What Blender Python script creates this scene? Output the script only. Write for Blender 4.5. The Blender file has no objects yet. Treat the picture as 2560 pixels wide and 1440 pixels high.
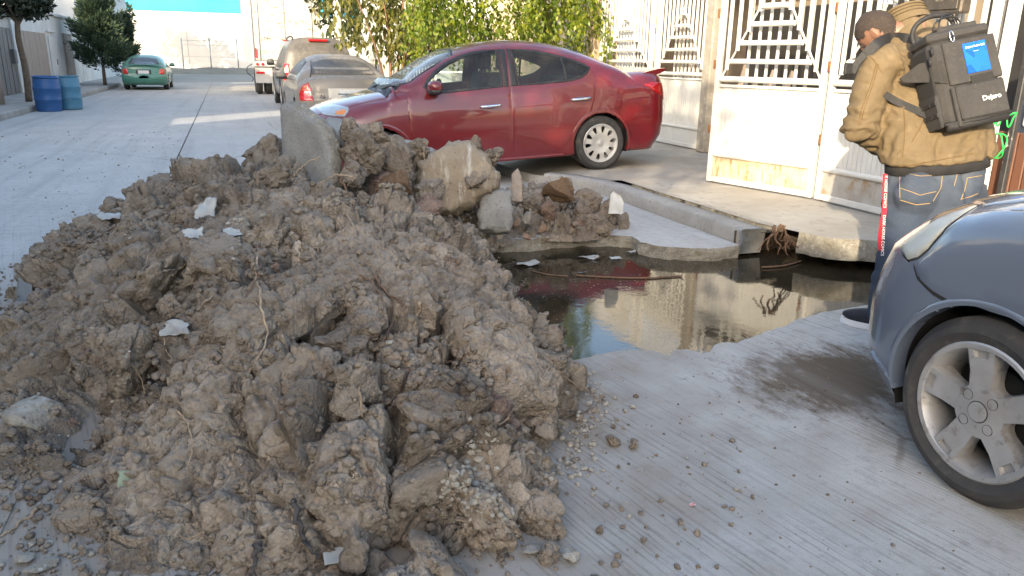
import bpy, bmesh, math, random
import numpy as np
from math import sin, cos, pi, radians, atan2, sqrt, hypot
from mathutils import Vector, Matrix
from mathutils.geometry import delaunay_2d_cdt
random.seed(7); np.random.seed(7)
SC = bpy.context.scene
COL = SC.collection
# ------------------------------------------------------------------ camera
CAM_H, PITCH, YAW, ROLL = 1.35, radians(16.4), radians(20.0), radians(1.0)
cam_data = bpy.data.cameras.new('camera')
cam_data.sensor_width = 36.0
cam_data.lens = 1923.0 / 2560.0 * 36.0
cam_data.clip_start = 0.05; cam_data.clip_end = 3000
cam = bpy.data.objects.new('camera', cam_data); COL.objects.link(cam)
_R0 = Vector((cos(YAW), -sin(YAW), 0)); _F = Vector((sin(YAW)*cos(PITCH), cos(YAW)*cos(PITCH), -sin(PITCH)))
_U0 = _R0.cross(_F)
_R = _R0*cos(ROLL) + _U0*sin(ROLL); _U = _U0*cos(ROLL) - _R0*sin(ROLL)
_m = Matrix((_R, _U, -_F)).transposed().to_4x4(); _m.translation = (0, 0, CAM_H)
cam.matrix_world = _m
SC.camera = cam
# ------------------------------------------------------------------ light
SUN_EL, SUN_AZ = radians(17.0), radians(222.0)       # azimuth from +Y towards +X
world = bpy.data.worlds.new('World'); SC.world = world; world.use_nodes = True
_nt = world.node_tree
_bg = _nt.nodes['Background']
_sky = _nt.nodes.new('ShaderNodeTexSky'); _sky.sky_type = 'NISHITA'; _sky.sun_disc = False
_sky.sun_elevation = SUN_EL; _sky.sun_rotation = SUN_AZ; _sky.air_density = 1.0; _sky.dust_density = 2.5; _sky.ozone_density = .6
_nt.links.new(_sky.outputs[0], _bg.inputs[0]); _bg.inputs[1].default_value = 0.15
_sl = bpy.data.lights.new('sun', 'SUN'); _sl.energy = 2.15; _sl.angle = radians(0.55); _sl.color = (1.0, 0.84, 0.60)
sun = bpy.data.objects.new('sun', _sl); COL.objects.link(sun)
_sd = Vector((sin(SUN_AZ)*cos(SUN_EL), cos(SUN_AZ)*cos(SUN_EL), sin(SUN_EL)))
sun.rotation_euler = (-_sd).to_track_quat('-Z', 'Y').to_euler(); sun.location = (-20, -20, 20)
SC.view_settings.view_transform = 'Standard'; SC.view_settings.look = 'None'
SC.view_settings.gamma = 1.0; SC.view_settings.use_curve_mapping = False
SC.view_settings.exposure = 2.0
# ------------------------------------------------------------------ materials
def new_mat(name):
    m = bpy.data.materials.new(name); m.use_nodes = True
    nt = m.node_tree; b = nt.nodes['Principled BSDF']
    return m, nt, b
def nd(nt, t, **kw):
    n = nt.nodes.new(t)
    for k, v in kw.items():
        if k in n.inputs.keys() if hasattr(n.inputs, 'keys') else False: n.inputs[k].default_value = v
        else: setattr(n, k, v)
    return n
def noise_fac(nt, scale, detail=6, rough=0.6, vec=None, lo=0.35, hi=0.65, dist=0.0):
    n = nt.nodes.new('ShaderNodeTexNoise'); n.inputs['Scale'].default_value = scale
    n.inputs['Detail'].default_value = detail; n.inputs['Roughness'].default_value = rough; n.inputs['Distortion'].default_value = dist
    if vec: nt.links.new(vec, n.inputs['Vector'])
    r = nt.nodes.new('ShaderNodeMapRange'); r.inputs['From Min'].default_value = lo; r.inputs['From Max'].default_value = hi
    nt.links.new(n.outputs['Fac'], r.inputs['Value'])
    return r.outputs['Result']
def mixc(nt, fac, a, b):
    m = nt.nodes.new('ShaderNodeMix'); m.data_type = 'RGBA'
    if isinstance(fac, (int, float)): m.inputs[0].default_value = fac
    else: nt.links.new(fac, m.inputs[0])
    for i, c in ((6, a), (7, b)):
        if isinstance(c, tuple): m.inputs[i].default_value = (c[0], c[1], c[2], 1)
        else: nt.links.new(c, m.inputs[i])
    return m.outputs[2]
def mth(nt, op, a, b=None, clamp=False):
    m = nt.nodes.new('ShaderNodeMath'); m.operation = op; m.use_clamp = clamp
    for i, c in ((0, a), (1, b)):
        if c is None: continue
        if isinstance(c, (int, float)): m.inputs[i].default_value = c
        else: nt.links.new(c, m.inputs[i])
    return m.outputs[0]
def coord(nt, kind='Object', scale=None, rot=None):
    t = nt.nodes.new('ShaderNodeTexCoord'); o = t.outputs[kind]
    if scale or rot:
        mp = nt.nodes.new('ShaderNodeMapping')
        if scale: mp.inputs['Scale'].default_value = scale
        if rot: mp.inputs['Rotation'].default_value = rot
        nt.links.new(o, mp.inputs['Vector']); o = mp.outputs[0]
    return o
def worldpos(nt, scale=None, rot=None):
    g = nt.nodes.new('ShaderNodeNewGeometry'); o = g.outputs['Position']
    if scale or rot:
        mp = nt.nodes.new('ShaderNodeMapping')
        if scale: mp.inputs['Scale'].default_value = scale
        if rot: mp.inputs['Rotation'].default_value = rot
        nt.links.new(o, mp.inputs['Vector']); o = mp.outputs[0]
    return o
def bump(nt, b, height, strength=0.5, dist=0.01):
    n = nt.nodes.new('ShaderNodeBump'); n.inputs['Strength'].default_value = strength; n.inputs['Distance'].default_value = dist
    nt.links.new(height, n.inputs['Height']); nt.links.new(n.outputs[0], b.inputs['Normal'])
    return n
def mat(name, c1, c2=None, scale=6.0, rough=0.7, metal=0.0, bmp=0.0, bscale=60.0, bdist=0.01, lo=0.35, hi=0.65, c3=None, s3=40.0, lo3=0.55, hi3=0.7, coat=0.0, spec=0.5, world_co=False, stretch=None):
    """principled material with two noise layers of colour and a noise bump"""
    m, nt, b = new_mat(name)
    b.inputs['Roughness'].default_value = rough; b.inputs['Metallic'].default_value = metal
    b.inputs['Coat Weight'].default_value = coat; b.inputs['Coat Roughness'].default_value = 0.04
    b.inputs['Specular IOR Level'].default_value = spec
    b.inputs['Base Color'].default_value = (*c1, 1)
    vec = worldpos(nt, stretch) if world_co else coord(nt, 'Object', stretch)
    if c2:
        o = mixc(nt, noise_fac(nt, scale, vec=vec, lo=lo, hi=hi), c1, c2)
        if c3: o = mixc(nt, noise_fac(nt, s3, vec=vec, lo=lo3, hi=hi3), o, c3)
        nt.links.new(o, b.inputs['Base Color'])
    if bmp > 0:
        n = nt.nodes.new('ShaderNodeTexNoise'); n.inputs['Scale'].default_value = bscale; n.inputs['Detail'].default_value = 8
        n.inputs['Roughness'].default_value = 0.65; nt.links.new(vec, n.inputs['Vector'])
        bump(nt, b, n.outputs['Fac'], bmp, bdist)
    return m
def glass_mat(name, tint, rough=0.02, opac=0.25, dust=None, dust_amt=0.0):
    m = bpy.data.materials.new(name); m.use_nodes = True; nt = m.node_tree
    nt.nodes.clear()
    out = nt.nodes.new('ShaderNodeOutputMaterial')
    tr = nt.nodes.new('ShaderNodeBsdfTransparent'); tr.inputs[0].default_value = (*tint, 1)
    gl = nt.nodes.new('ShaderNodeBsdfGlossy'); gl.inputs['Roughness'].default_value = rough
    lw = nt.nodes.new('ShaderNodeFresnel'); lw.inputs[0].default_value = 1.5
    mx = nt.nodes.new('ShaderNodeMixShader'); nt.links.new(lw.outputs[0], mx.inputs[0])
    nt.links.new(tr.outputs[0], mx.inputs[1]); nt.links.new(gl.outputs[0], mx.inputs[2])
    last = mx
    if dust:
        df = nt.nodes.new('ShaderNodeBsdfDiffuse'); df.inputs[0].default_value = (*dust, 1)
        f = noise_fac(nt, 5.0, vec=coord(nt), lo=0.2, hi=0.9); f = mth(nt, 'MULTIPLY', f, dust_amt*2, True)
        m2 = nt.nodes.new('ShaderNodeMixShader'); nt.links.new(f, m2.inputs[0])
        nt.links.new(mx.outputs[0], m2.inputs[1]); nt.links.new(df.outputs[0], m2.inputs[2]); last = m2
    nt.links.new(last.outputs[0], out.inputs[0])
    return m
# ------------------------------------------------------------------ objects
def mk(name, V, F, m=None, parent=None, smooth=False, kind=None):
    me = bpy.data.meshes.new(name)
    if isinstance(F, np.ndarray):
        V = np.asarray(V, dtype=np.float32); n = F.shape[1]
        me.vertices.add(len(V)); me.vertices.foreach_set('co', V.ravel())
        me.loops.add(F.size); me.loops.foreach_set('vertex_index', F.astype(np.int32).ravel())
        me.polygons.add(len(F)); me.polygons.foreach_set('loop_start', np.arange(0, F.size, n, dtype=np.int32))
        me.update(calc_edges=True); me.validate()
    else:
        me.from_pydata([tuple(map(float, v)) for v in V], [], F); me.update()
    if smooth: me.polygons.foreach_set('use_smooth', np.ones(len(me.polygons), dtype=bool))
    if m: me.materials.append(m)
    o = bpy.data.objects.new(name, me); COL.objects.link(o)
    if parent: o.parent = parent
    if kind: o['kind'] = kind
    return o
def thing(name, label, cat, loc=(0, 0, 0), rz=0.0, group=None):
    o = bpy.data.objects.new(name, None); COL.objects.link(o); o.empty_display_size = 0.1
    o.location = loc; o.rotation_euler = (0, 0, rz)
    return tag(o, label, cat, group)
def tag(o, label, cat, group=None):
    o['label'] = label; o['category'] = cat
    if group: o['group'] = group
    return o
def inst(o, parent=None, name=None):
    c = o.copy(); COL.objects.link(c); c.parent = parent
    if name: c.name = name
    return c
def copy_tree(o, parent=None):
    c = o.copy(); COL.objects.link(c); c.parent = parent
    for ch in list(o.children): copy_tree(ch, c)
    return c
class MB:
    """collects simple solids into one mesh"""
    def __init__(s): s.V = []; s.F = []
    def add(s, V, F):
        k = len(s.V); s.V += [tuple(map(float, v)) for v in V]; s.F += [tuple(int(i)+k for i in f) for f in F]; return s
    def box(s, c, d, rot=None, bev=0.0):
        x, y, z = d[0]/2, d[1]/2, d[2]/2
        if bev <= 0:
            P = [(-x,-y,-z),(x,-y,-z),(x,y,-z),(-x,y,-z),(-x,-y,z),(x,-y,z),(x,y,z),(-x,y,z)]
            Fc = [(3,2,1,0),(4,5,6,7),(0,1,5,4),(1,2,6,5),(2,3,7,6),(3,0,4,7)]
        else:
            b = min(bev, x*.49, y*.49, z*.49); P = []; Fc = []
            for sx in (-1,1):
                for sy in (-1,1):
                    for sz in (-1,1):
                        P += [(sx*x, sy*(y-b), sz*(z-b)), (sx*(x-b), sy*y, sz*(z-b)), (sx*(x-b), sy*(y-b), sz*z)]
            i = lambda sx, sy, sz, k: ((sx>0)*4+(sy>0)*2+(sz>0))*3+k
            for q in (-1,1):
                Fc.append(tuple(i(q,a,c_,0) for a,c_ in ((-1,-1),(1,-1),(1,1),(-1,1))))
                Fc.append(tuple(i(a,q,c_,1) for a,c_ in ((-1,-1),(1,-1),(1,1),(-1,1))))
                Fc.append(tuple(i(a,c_,q,2) for a,c_ in ((-1,-1),(1,-1),(1,1),(-1,1))))
            for a in (-1,1):
                for c_ in (-1,1):
                    Fc.append((i(a,c_,-1,0),i(a,c_,1,0),i(a,c_,1,1),i(a,c_,-1,1)))
                    Fc.append((i(a,-1,c_,0),i(a,1,c_,0),i(a,1,c_,2),i(a,-1,c_,2)))
                    Fc.append((i(-1,a,c_,1),i(1,a,c_,1),i(1,a,c_,2),i(-1,a,c_,2)))
                    for e in (-1,1): Fc.append((i(a,c_,e,0),i(a,c_,e,1),i(a,c_,e,2)))
        if rot is not None: P = [rot @ Vector(p) for p in P]
        return s.add([(p[0]+c[0], p[1]+c[1], p[2]+c[2]) for p in P], Fc)
    def tube(s, pts, r, n=8, cap=True):
        pts = [Vector(p) for p in pts]; m_ = len(pts)
        rs = r if isinstance(r, (list, tuple)) else [r]*m_
        up = None; k = []; V = []
        for j, p in enumerate(pts):
            t = (pts[min(j+1, m_-1)] - pts[max(j-1, 0)])
            t = t.normalized() if t.length > 1e-9 else Vector((0,0,1))
            if up is None:
                up = Vector((0,0,1)) if abs(t.z) < .9 else Vector((1,0,0))
            a = t.cross(up)
            if a.length < 1e-6: a = t.cross(Vector((0,1,0)))
            a.normalize(); up = a.cross(t)
            for q in range(n):
                w = 2*pi*q/n; V.append(p + (a*cos(w) + up*sin(w))*rs[j])
        Fc = []
        for j in range(m_-1):
            for q in range(n):
                Fc.append((j*n+q, (j+1)*n+q, (j+1)*n+(q+1) % n, j*n+(q+1) % n))
        if cap: Fc += [tuple(range(n)), tuple((m_-1)*n+q for q in reversed(range(n)))]
        return s.add(V, Fc)
    def lathe(s, prof, axis='z', c=(0,0,0), n=32, closed=False):
        """prof: (radius, height) pairs"""
        V = []; m_ = len(prof); Fc = []
        for q in range(n):
            w = 2*pi*q/n
            for r, h in prof:
                p = {'z': (r*cos(w), r*sin(w), h), 'y': (r*cos(w), h, r*sin(w)), 'x': (h, r*cos(w), r*sin(w))}[axis]
                V.append((p[0]+c[0], p[1]+c[1], p[2]+c[2]))
        for q in range(n):
            for j in range(m_ - (0 if closed else 1)):
                Fc.append((q*m_+j, ((q+1) % n)*m_+j, ((q+1) % n)*m_+(j+1) % m_, q*m_+(j+1) % m_))
        return s.add(V, Fc)
    def prism(s, poly, d, frame):
        """poly 2D, extruded by d; frame maps (u,v,w)->xyz"""
        n = len(poly)
        V = [frame(u, v, 0) for u, v in poly] + [frame(u, v, d) for u, v in poly]
        return s.add(V, [tuple(range(n)), tuple(range(2*n-1, n-1, -1))] + [(q, (q+1) % n, n+(q+1) % n, n+q) for q in range(n)])
    def build(s, name, m=None, parent=None, smooth=False, kind=None, fix=True):
        o = mk(name, s.V, s.F, m, parent, smooth, kind)
        if fix:
            bm = bmesh.new(); bm.from_mesh(o.data); bmesh.ops.recalc_face_normals(bm, faces=bm.faces); bm.to_mesh(o.data); bm.free()
            if smooth: o.data.polygons.foreach_set('use_smooth', np.ones(len(o.data.polygons), dtype=bool))
        return o
def autosmooth(o, ang=0.6):
    """smooth shading with sharp edges above the angle"""
    bm = bmesh.new(); bm.from_mesh(o.data)
    for e in bm.edges:
        e.smooth = not (len(e.link_faces) == 2 and e.calc_face_angle(0) > ang)
    for f in bm.faces: f.smooth = True
    bm.to_mesh(o.data); bm.free(); return o
def baked(o, mods):
    """apply modifiers: list of (type, settings)"""
    ms = []
    for t, kw in mods:
        q = o.modifiers.new('m', t)
        for k, v in kw.items(): setattr(q, k, v)
    dg = bpy.context.evaluated_depsgraph_get(); dg.update()
    me = bpy.data.meshes.new_from_object(o.evaluated_get(dg))
    o.modifiers.clear(); old = o.data; mats = [x for x in old.materials]
    o.data = me
    if not me.materials:
        for x in mats: me.materials.append(x)
    return o
def text_mesh(name, txt, size, m, parent=None, extrude=0.0005, align='CENTER', bold=0.0):
    cu = bpy.data.curves.new(name, 'FONT'); cu.body = txt; cu.size = size; cu.extrude = extrude; cu.align_x = align; cu.align_y = 'CENTER'; cu.offset = bold
    t = bpy.data.objects.new(name, cu); COL.objects.link(t)
    dg = bpy.context.evaluated_depsgraph_get(); dg.update()
    me = bpy.data.meshes.new_from_object(t.evaluated_get(dg))
    bpy.data.objects.remove(t)
    o = bpy.data.objects.new(name, me); COL.objects.link(o); me.materials.clear(); me.materials.append(m)
    if parent: o.parent = parent
    return o
# ------------------------------------------------------------------ numpy noise
def _h(i, j, k, s):
    with np.errstate(over='ignore'):
        n = (i.astype(np.uint32)*np.uint32(374761393) + j.astype(np.uint32)*np.uint32(668265263) + k.astype(np.uint32)*np.uint32(2147483647) + np.uint32((s*1013904223) & 0xffffffff))
        n = (n ^ (n >> np.uint32(13)))*np.uint32(1274126177); n = (n ^ (n >> np.uint32(16)))*np.uint32(2246822519); n ^= n >> np.uint32(15)
    return (n & np.uint32(0xffffff)).astype(np.float32)/np.float32(0xffffff)
def vnoise(P, s, seed=0):
    Q = (P/s); I = np.floor(Q).astype(np.int64); f = (Q-I).astype(np.float32); f = f*f*(3-2*f)
    r = 0
    for a in (0, 1):
        for b in (0, 1):
            for c in (0, 1):
                w = (f[:,0] if a else 1-f[:,0])*(f[:,1] if b else 1-f[:,1])*(f[:,2] if c else 1-f[:,2])
                r = r + w*_h(I[:,0]+a, I[:,1]+b, I[:,2]+c, seed)
    return r*2-1
def fbm(P, s, oct=4, seed=0, gain=0.5):
    r = 0; a = 1.0
    for o in range(oct):
        r = r + a*vnoise(P+o*17.3, s/(2**o), seed+o); a *= gain
    return r
def worley(P, s, seed=0):
    """F1, F2 (in units of s), three random numbers of the nearest cell, offset to the nearest point"""
    Q = (P/s).astype(np.float32); I = np.floor(Q).astype(np.int64); n = len(P)
    F1 = np.full(n, 9., np.float32); F2 = np.full(n, 9., np.float32); R = np.zeros((n, 3), np.float32); D = np.zeros((n, 3), np.float32)
    for a in (-1, 0, 1):
        for b in (-1, 0, 1):
            for c in (-1, 0, 1):
                i, j, k = I[:,0]+a, I[:,1]+b, I[:,2]+c
                r0, r1, r2 = _h(i, j, k, seed), _h(i, j, k, seed+101), _h(i, j, k, seed+202)
                d = np.stack([i+r0, j+r1, k+r2], 1).astype(np.float32) - Q
                dd = np.sqrt((d*d).sum(1)); nw = dd < F1
                F2 = np.where(nw, F1, np.minimum(F2, dd)); F1 = np.where(nw, dd, F1)
                R[nw] = np.stack([_h(i, j, k, seed+303), _h(i, j, k, seed+404), _h(i, j, k, seed+505)], 1)[nw]; D[nw] = d[nw]
    return F1, F2, R, D
def in_poly(P, poly):
    x, y = P[:,0], P[:,1]; c = np.zeros(len(P), bool); n = len(poly)
    for i in range(n):
        x1, y1 = poly[i]; x2, y2 = poly[(i+1) % n]
        if y1 == y2: continue
        c ^= ((y1 > y) != (y2 > y)) & (x < (x2-x1)*(y-y1)/(y2-y1)+x1)
    return c
def resample(poly, step, closed=True):
    out = []; n = len(poly)
    for i in range(n if closed else n-1):
        a, b = poly[i], poly[(i+1) % n]; d = hypot(b[0]-a[0], b[1]-a[1]); k = max(1, int(round(d/step)))
        out += [(a[0]+(b[0]-a[0])*q/k, a[1]+(b[1]-a[1])*q/k) for q in range(k)]
    if not closed: out.append(poly[-1])
    return out
def smooth_poly(poly, it=2, keep=()):
    for _ in range(it):
        n = len(poly); q = []
        for i in range(n):
            a, b = poly[i], poly[(i+1) % n]
            q += [(a[0]*.75+b[0]*.25, a[1]*.75+b[1]*.25), (a[0]*.25+b[0]*.75, a[1]*.25+b[1]*.75)]
        poly = q
    return poly
def inset(poly, d):
    n = len(poly); A = sum(poly[i][0]*poly[(i+1) % n][1]-poly[(i+1) % n][0]*poly[i][1] for i in range(n)); s = 1 if A > 0 else -1; out = []
    for i in range(n):
        a, b, c = poly[i-1], poly[i], poly[(i+1) % n]
        tx, ty = c[0]-a[0], c[1]-a[1]; l = hypot(tx, ty) or 1
        out.append((b[0]-s*ty/l*d, b[1]+s*tx/l*d))
    return out
def cdt(outer, holes=(), step=0.03, rings=()):
    """triangulate an outline with holes and an inner grid of points: (points, triangles, loops of border indices)"""
    pts = []; edges = []; loops = []
    for lp in [outer]+list(holes):
        k = len(pts); pts += list(lp); m_ = len(lp); edges += [(k+i, k+(i+1) % m_) for i in range(m_)]; loops.append(list(range(k, k+m_)))
    for lp in rings: pts += list(lp)
    xs = [p[0] for p in outer]; ys = [p[1] for p in outer]
    gx = np.arange(min(xs)+step*.37, max(xs), step); gy = np.arange(min(ys)+step*.41, max(ys), step)
    if len(gx) and len(gy):
        G = np.array([(a+(step*.5 if j % 2 else 0), b) for j, b in enumerate(gy) for a in gx])
        ok = in_poly(G, outer)
        for h in holes: ok &= ~in_poly(G, h)
        B = np.array(pts)
        G = G[ok]
        if len(G):
            dm = np.full(len(G), 9.)
            for b in B: dm = np.minimum(dm, (G[:,0]-b[0])**2+(G[:,1]-b[1])**2)
            G = G[dm > (step*.45)**2]
            pts += [tuple(g) for g in G]
    vo, eo, fo, ov, oe, of = delaunay_2d_cdt([Vector(p) for p in pts], edges, [], 0, 1e-6)
    P = np.array([tuple(v) for v in vo]); T = np.array([f for f in fo if len(f) == 3])
    cen = P[T].mean(1); ok = in_poly(cen, outer)
    for h in holes: ok &= ~in_poly(cen, h)
    mp = {}
    for i, src in enumerate(ov):
        for q in src: mp[q] = i
    return P, T[ok], [[mp[i] for i in lp] for lp in loops]
# ================================================================== SETTING
def road_mat():
    m, nt, b = new_mat('road_concrete')
    wp = worldpos(nt)
    base = mixc(nt, noise_fac(nt, 0.9, 8, .65, wp, .3, .7), (.395, .39, .375), (.485, .48, .46))
    base = mixc(nt, noise_fac(nt, 14, 8, .7, wp, .5, .8), base, (.27, .255, .23))
    base = mixc(nt, noise_fac(nt, 260, 2, .5, wp, .62, .7), base, (.19, .18, .16))
    # dusty tracks further up the street and dust near the dig
    sx = nt.nodes.new('ShaderNodeSeparateXYZ'); nt.links.new(wp, sx.inputs[0])
    def blob(cx, cy, rx, ry):
        a = mth(nt, 'DIVIDE', mth(nt, 'SUBTRACT', sx.outputs[0], cx), rx); c = mth(nt, 'DIVIDE', mth(nt, 'SUBTRACT', sx.outputs[1], cy), ry)
        d = mth(nt, 'SQRT', mth(nt, 'ADD', mth(nt, 'MULTIPLY', a, a), mth(nt, 'MULTIPLY', c, c)))
        return d
    nz = noise_fac(nt, 3.5, 8, .7, wp, .2, .8)
    dust = mth(nt, 'SUBTRACT', 1.25, mth(nt, 'ADD', blob(.2, 3.6, 2.6, 3.4), mth(nt, 'MULTIPLY', nz, .75)), True)
    base = mixc(nt, mth(nt, 'MULTIPLY', dust, 2.2, True), base, (.27, .235, .195))
    dl = mth(nt, 'SUBTRACT', 1.35, mth(nt, 'ADD', blob(-1.1, 2.8, 1.0, 1.9), mth(nt, 'MULTIPLY', nz, .8)), True)
    base = mixc(nt, mth(nt, 'MULTIPLY', dl, 1.6, True), base, (.30, .255, .205))
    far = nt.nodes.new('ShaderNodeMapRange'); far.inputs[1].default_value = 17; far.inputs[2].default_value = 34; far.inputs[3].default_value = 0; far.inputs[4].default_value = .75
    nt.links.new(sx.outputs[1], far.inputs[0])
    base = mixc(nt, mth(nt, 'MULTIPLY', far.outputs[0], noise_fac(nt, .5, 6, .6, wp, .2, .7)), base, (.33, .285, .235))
    # damp muddy stain beside the parked car
    st = mth(nt, 'SUBTRACT', 1.36, mth(nt, 'ADD', mth(nt, 'MULTIPLY', blob(2.55, 2.52, .60, .42), .8), mth(nt, 'MULTIPLY', noise_fac(nt, 6, 10, .78, worldpos(nt, (2.2,.9,1)), .25, .75), 1.0)), True)
    base = mixc(nt, mth(nt, 'MULTIPLY', st, 2.3, True), base, (.105, .078, .052))
    st2 = mth(nt, 'SUBTRACT', 1.1, mth(nt, 'ADD', blob(2.55, 1.9, .35, .35), mth(nt, 'MULTIPLY', noise_fac(nt, 14, 8, .7, wp, .25, .75), .8)), True)
    base = mixc(nt, mth(nt, 'MULTIPLY', st2, 1.6, True), base, (.13, .11, .09))
    # hairline cracks, old patches and grey tyre tracks
    vc = nt.nodes.new('ShaderNodeTexVoronoi'); vc.feature = 'DISTANCE_TO_EDGE'; vc.inputs['Scale'].default_value = .42
    vm = nt.nodes.new('ShaderNodeVectorMath'); vm.operation = 'ADD'; vn_ = nt.nodes.new('ShaderNodeTexNoise'); vn_.inputs['Scale'].default_value = 2.2; vn_.inputs['Detail'].default_value = 6; nt.links.new(wp, vn_.inputs[0])
    vs = nt.nodes.new('ShaderNodeVectorMath'); vs.operation = 'SCALE'; vs.inputs['Scale'].default_value = .16; nt.links.new(vn_.outputs['Color'], vs.inputs[0]); nt.links.new(wp, vm.inputs[0]); nt.links.new(vs.outputs[0], vm.inputs[1]); nt.links.new(vm.outputs[0], vc.inputs['Vector'])
    ck = nt.nodes.new('ShaderNodeMapRange'); ck.inputs[1].default_value = .006; ck.inputs[2].default_value = .002; nt.links.new(vc.outputs['Distance'], ck.inputs[0])
    base = mixc(nt, mth(nt, 'MULTIPLY', ck.outputs[0], mth(nt, 'MULTIPLY', noise_fac(nt, .8, 3, .5, wp, .52, .60), .6)), base, (.16,.14,.115))
    trk = mth(nt, 'MULTIPLY', noise_fac(nt, 1.1, 6, .6, worldpos(nt, (3.2,.12,1)), .50, .68), .38); base = mixc(nt, trk, base, (.25,.245,.24))
    base = mixc(nt, mth(nt, 'MULTIPLY', noise_fac(nt, 2.6, 9, .75, wp, .56, .70), .55), base, (.27,.24,.20))
    # tined grooves raked across the street, irregular spacing
    u = coord(nt, 'Object')
    mp = nt.nodes.new('ShaderNodeMapping'); mp.inputs['Rotation'].default_value = (0, 0, radians(-12)); nt.links.new(wp, mp.inputs[0])
    wob = nt.nodes.new('ShaderNodeTexNoise'); wob.inputs['Scale'].default_value = 1.7; wob.inputs['Detail'].default_value = 3; nt.links.new(wp, wob.inputs[0])
    s2 = nt.nodes.new('ShaderNodeSeparateXYZ'); nt.links.new(mp.outputs[0], s2.inputs[0])
    gx = mth(nt, 'ADD', s2.outputs[0], mth(nt, 'MULTIPLY', wob.outputs[0], .03))
    n1 = nt.nodes.new('ShaderNodeTexNoise'); n1.noise_dimensions = '1D'; n1.inputs['Scale'].default_value = 62; n1.inputs['Detail'].default_value = 1.2
    nt.links.new(gx, n1.inputs['W'])
    gr = nt.nodes.new('ShaderNodeMapRange'); gr.inputs[1].default_value = .50; gr.inputs[2].default_value = .36; nt.links.new(n1.outputs['Fac'], gr.inputs[0])
    brk = noise_fac(nt, 5.0, 8, .75, wp, .38, .58)
    nearf = nt.nodes.new('ShaderNodeMapRange'); nearf.inputs[1].default_value = 9; nearf.inputs[2].default_value = 3.2; nearf.inputs[3].default_value = .12; nearf.inputs[4].default_value = 1.0
    nt.links.new(sx.outputs[1], nearf.inputs[0])
    patchy = noise_fac(nt, 1.3, 4, .6, wp, .36, .60)
    line = mth(nt, 'MULTIPLY', mth(nt, 'MULTIPLY', gr.outputs[0], mth(nt, 'ADD', mth(nt, 'MULTIPLY', brk, .9), .10), True), mth(nt, 'MULTIPLY', nearf.outputs[0], mth(nt, 'ADD', mth(nt, 'MULTIPLY', patchy, .75), .25)), True)
    base = mixc(nt, mth(nt, 'MULTIPLY', line, .50), base, (.15, .125, .10))
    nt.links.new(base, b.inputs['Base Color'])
    b.inputs['Roughness'].default_value = .88; b.inputs['Specular IOR Level'].default_value = .35
    fine = nt.nodes.new('ShaderNodeTexNoise'); fine.inputs['Scale'].default_value = 180; fine.inputs['Detail'].default_value = 6; nt.links.new(wp, fine.inputs[0])
    hgt = mth(nt, 'SUBTRACT', mth(nt, 'MULTIPLY', fine.outputs[0], .35), mth(nt, 'MULTIPLY', line, .8))
    bump(nt, b, hgt, .55, .006)
    return m
M_ROAD = road_mat()
M_WALK = mat('sidewalk_concrete', (.40, .375, .33), (.31, .28, .235), 1.7, .9, bmp=.35, bscale=90, bdist=.004, c3=(.24, .215, .18), s3=11, lo3=.55, hi3=.75, world_co=True)
M_KERB = mat('kerb_concrete', (.36, .35, .325), (.28, .265, .24), 3.0, .9, bmp=.5, bscale=70, bdist=.006, c3=(.21, .20, .18), s3=30, world_co=True)
M_BROKEN = mat('broken_concrete', (.42, .39, .33), (.27, .245, .20), 16, .95, bmp=1.0, bscale=55, bdist=.03, c3=(.55, .53, .48), s3=45, lo3=.58, hi3=.68, world_co=True)
M_SOIL = mat('damp_soil', (.10, .075, .055), (.055, .042, .032), 7, .95, bmp=1.0, bscale=30, bdist=.04, world_co=True)
M_DIRT = mat('dry_dirt', (.27, .22, .165), (.20, .16, .12), .8, .95, bmp=.4, bscale=12, bdist=.03, world_co=True)
HOLE = [(1.47,3.09),(1.57,3.12),(1.69,3.14),(1.77,3.13),(1.81,3.10),(1.86,3.10),(1.91,3.0),(1.97,3.06),(2.04,3.05),(2.08,2.99),(2.12,2.99),(2.2,3.06),(2.26,3.08),(2.33,3.06),(2.46,3.11),(2.6,3.16),(2.72,3.2),(2.92,3.29),(3.13,3.34),(3.32,3.36),(3.55,3.39),(3.68,3.42)]
HOLE_E = [(3.68,4.93),(3.48,4.88),(3.28,4.93),(3.07,5.04),(2.97,5.23),(3.02,5.45),(2.8,5.55),(2.52,5.62),(2.35,5.57),(2.18,5.56),(2.0,5.6),(1.87,5.61),(1.63,5.51),(1.45,5.45),(1.28,5.1),(1.15,4.5),(1.02,3.9),(1.05,3.4),(1.25,3.1)]
def jag(poly, step, amp, closed=False, seed=1):
    rnd = random.Random(seed); q = resample(poly, step, closed); out = []
    for i, p in enumerate(q): out.append((p[0]+rnd.uniform(-amp, amp), p[1]+rnd.uniform(-amp, amp)))
    return out
hole_near = jag(HOLE, .04, .007, False, 3); hole_far = jag(HOLE_E, .05, .014, False, 4)
hole = hole_near + hole_far
def flat(name, outer, holes, z, m, step=.5, kind='structure', zf=None):
    P, T, L = cdt(outer, holes, step)
    zz = np.full(len(P), z) if zf is None else zf(P)
    V = np.column_stack([P, zz]); 
    t = T.copy(); a = V[t[:,0]]; n = np.cross(V[t[:,1]]-a, V[t[:,2]]-a)[:,2] < 0
    t[n] = t[n][:, ::-1]
    return mk(name, V, t.astype(np.int32), m, None, False, kind), V, L
# ground sheet to the horizon
big = [(-400,-60),(400,-60),(400,900),(-400,900)]
flat('ground', big, [[(.9,2.5),(5.0,2.5),(5.0,6.0),(.9,6.0)]], -.035, M_DIRT, 60)
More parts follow.
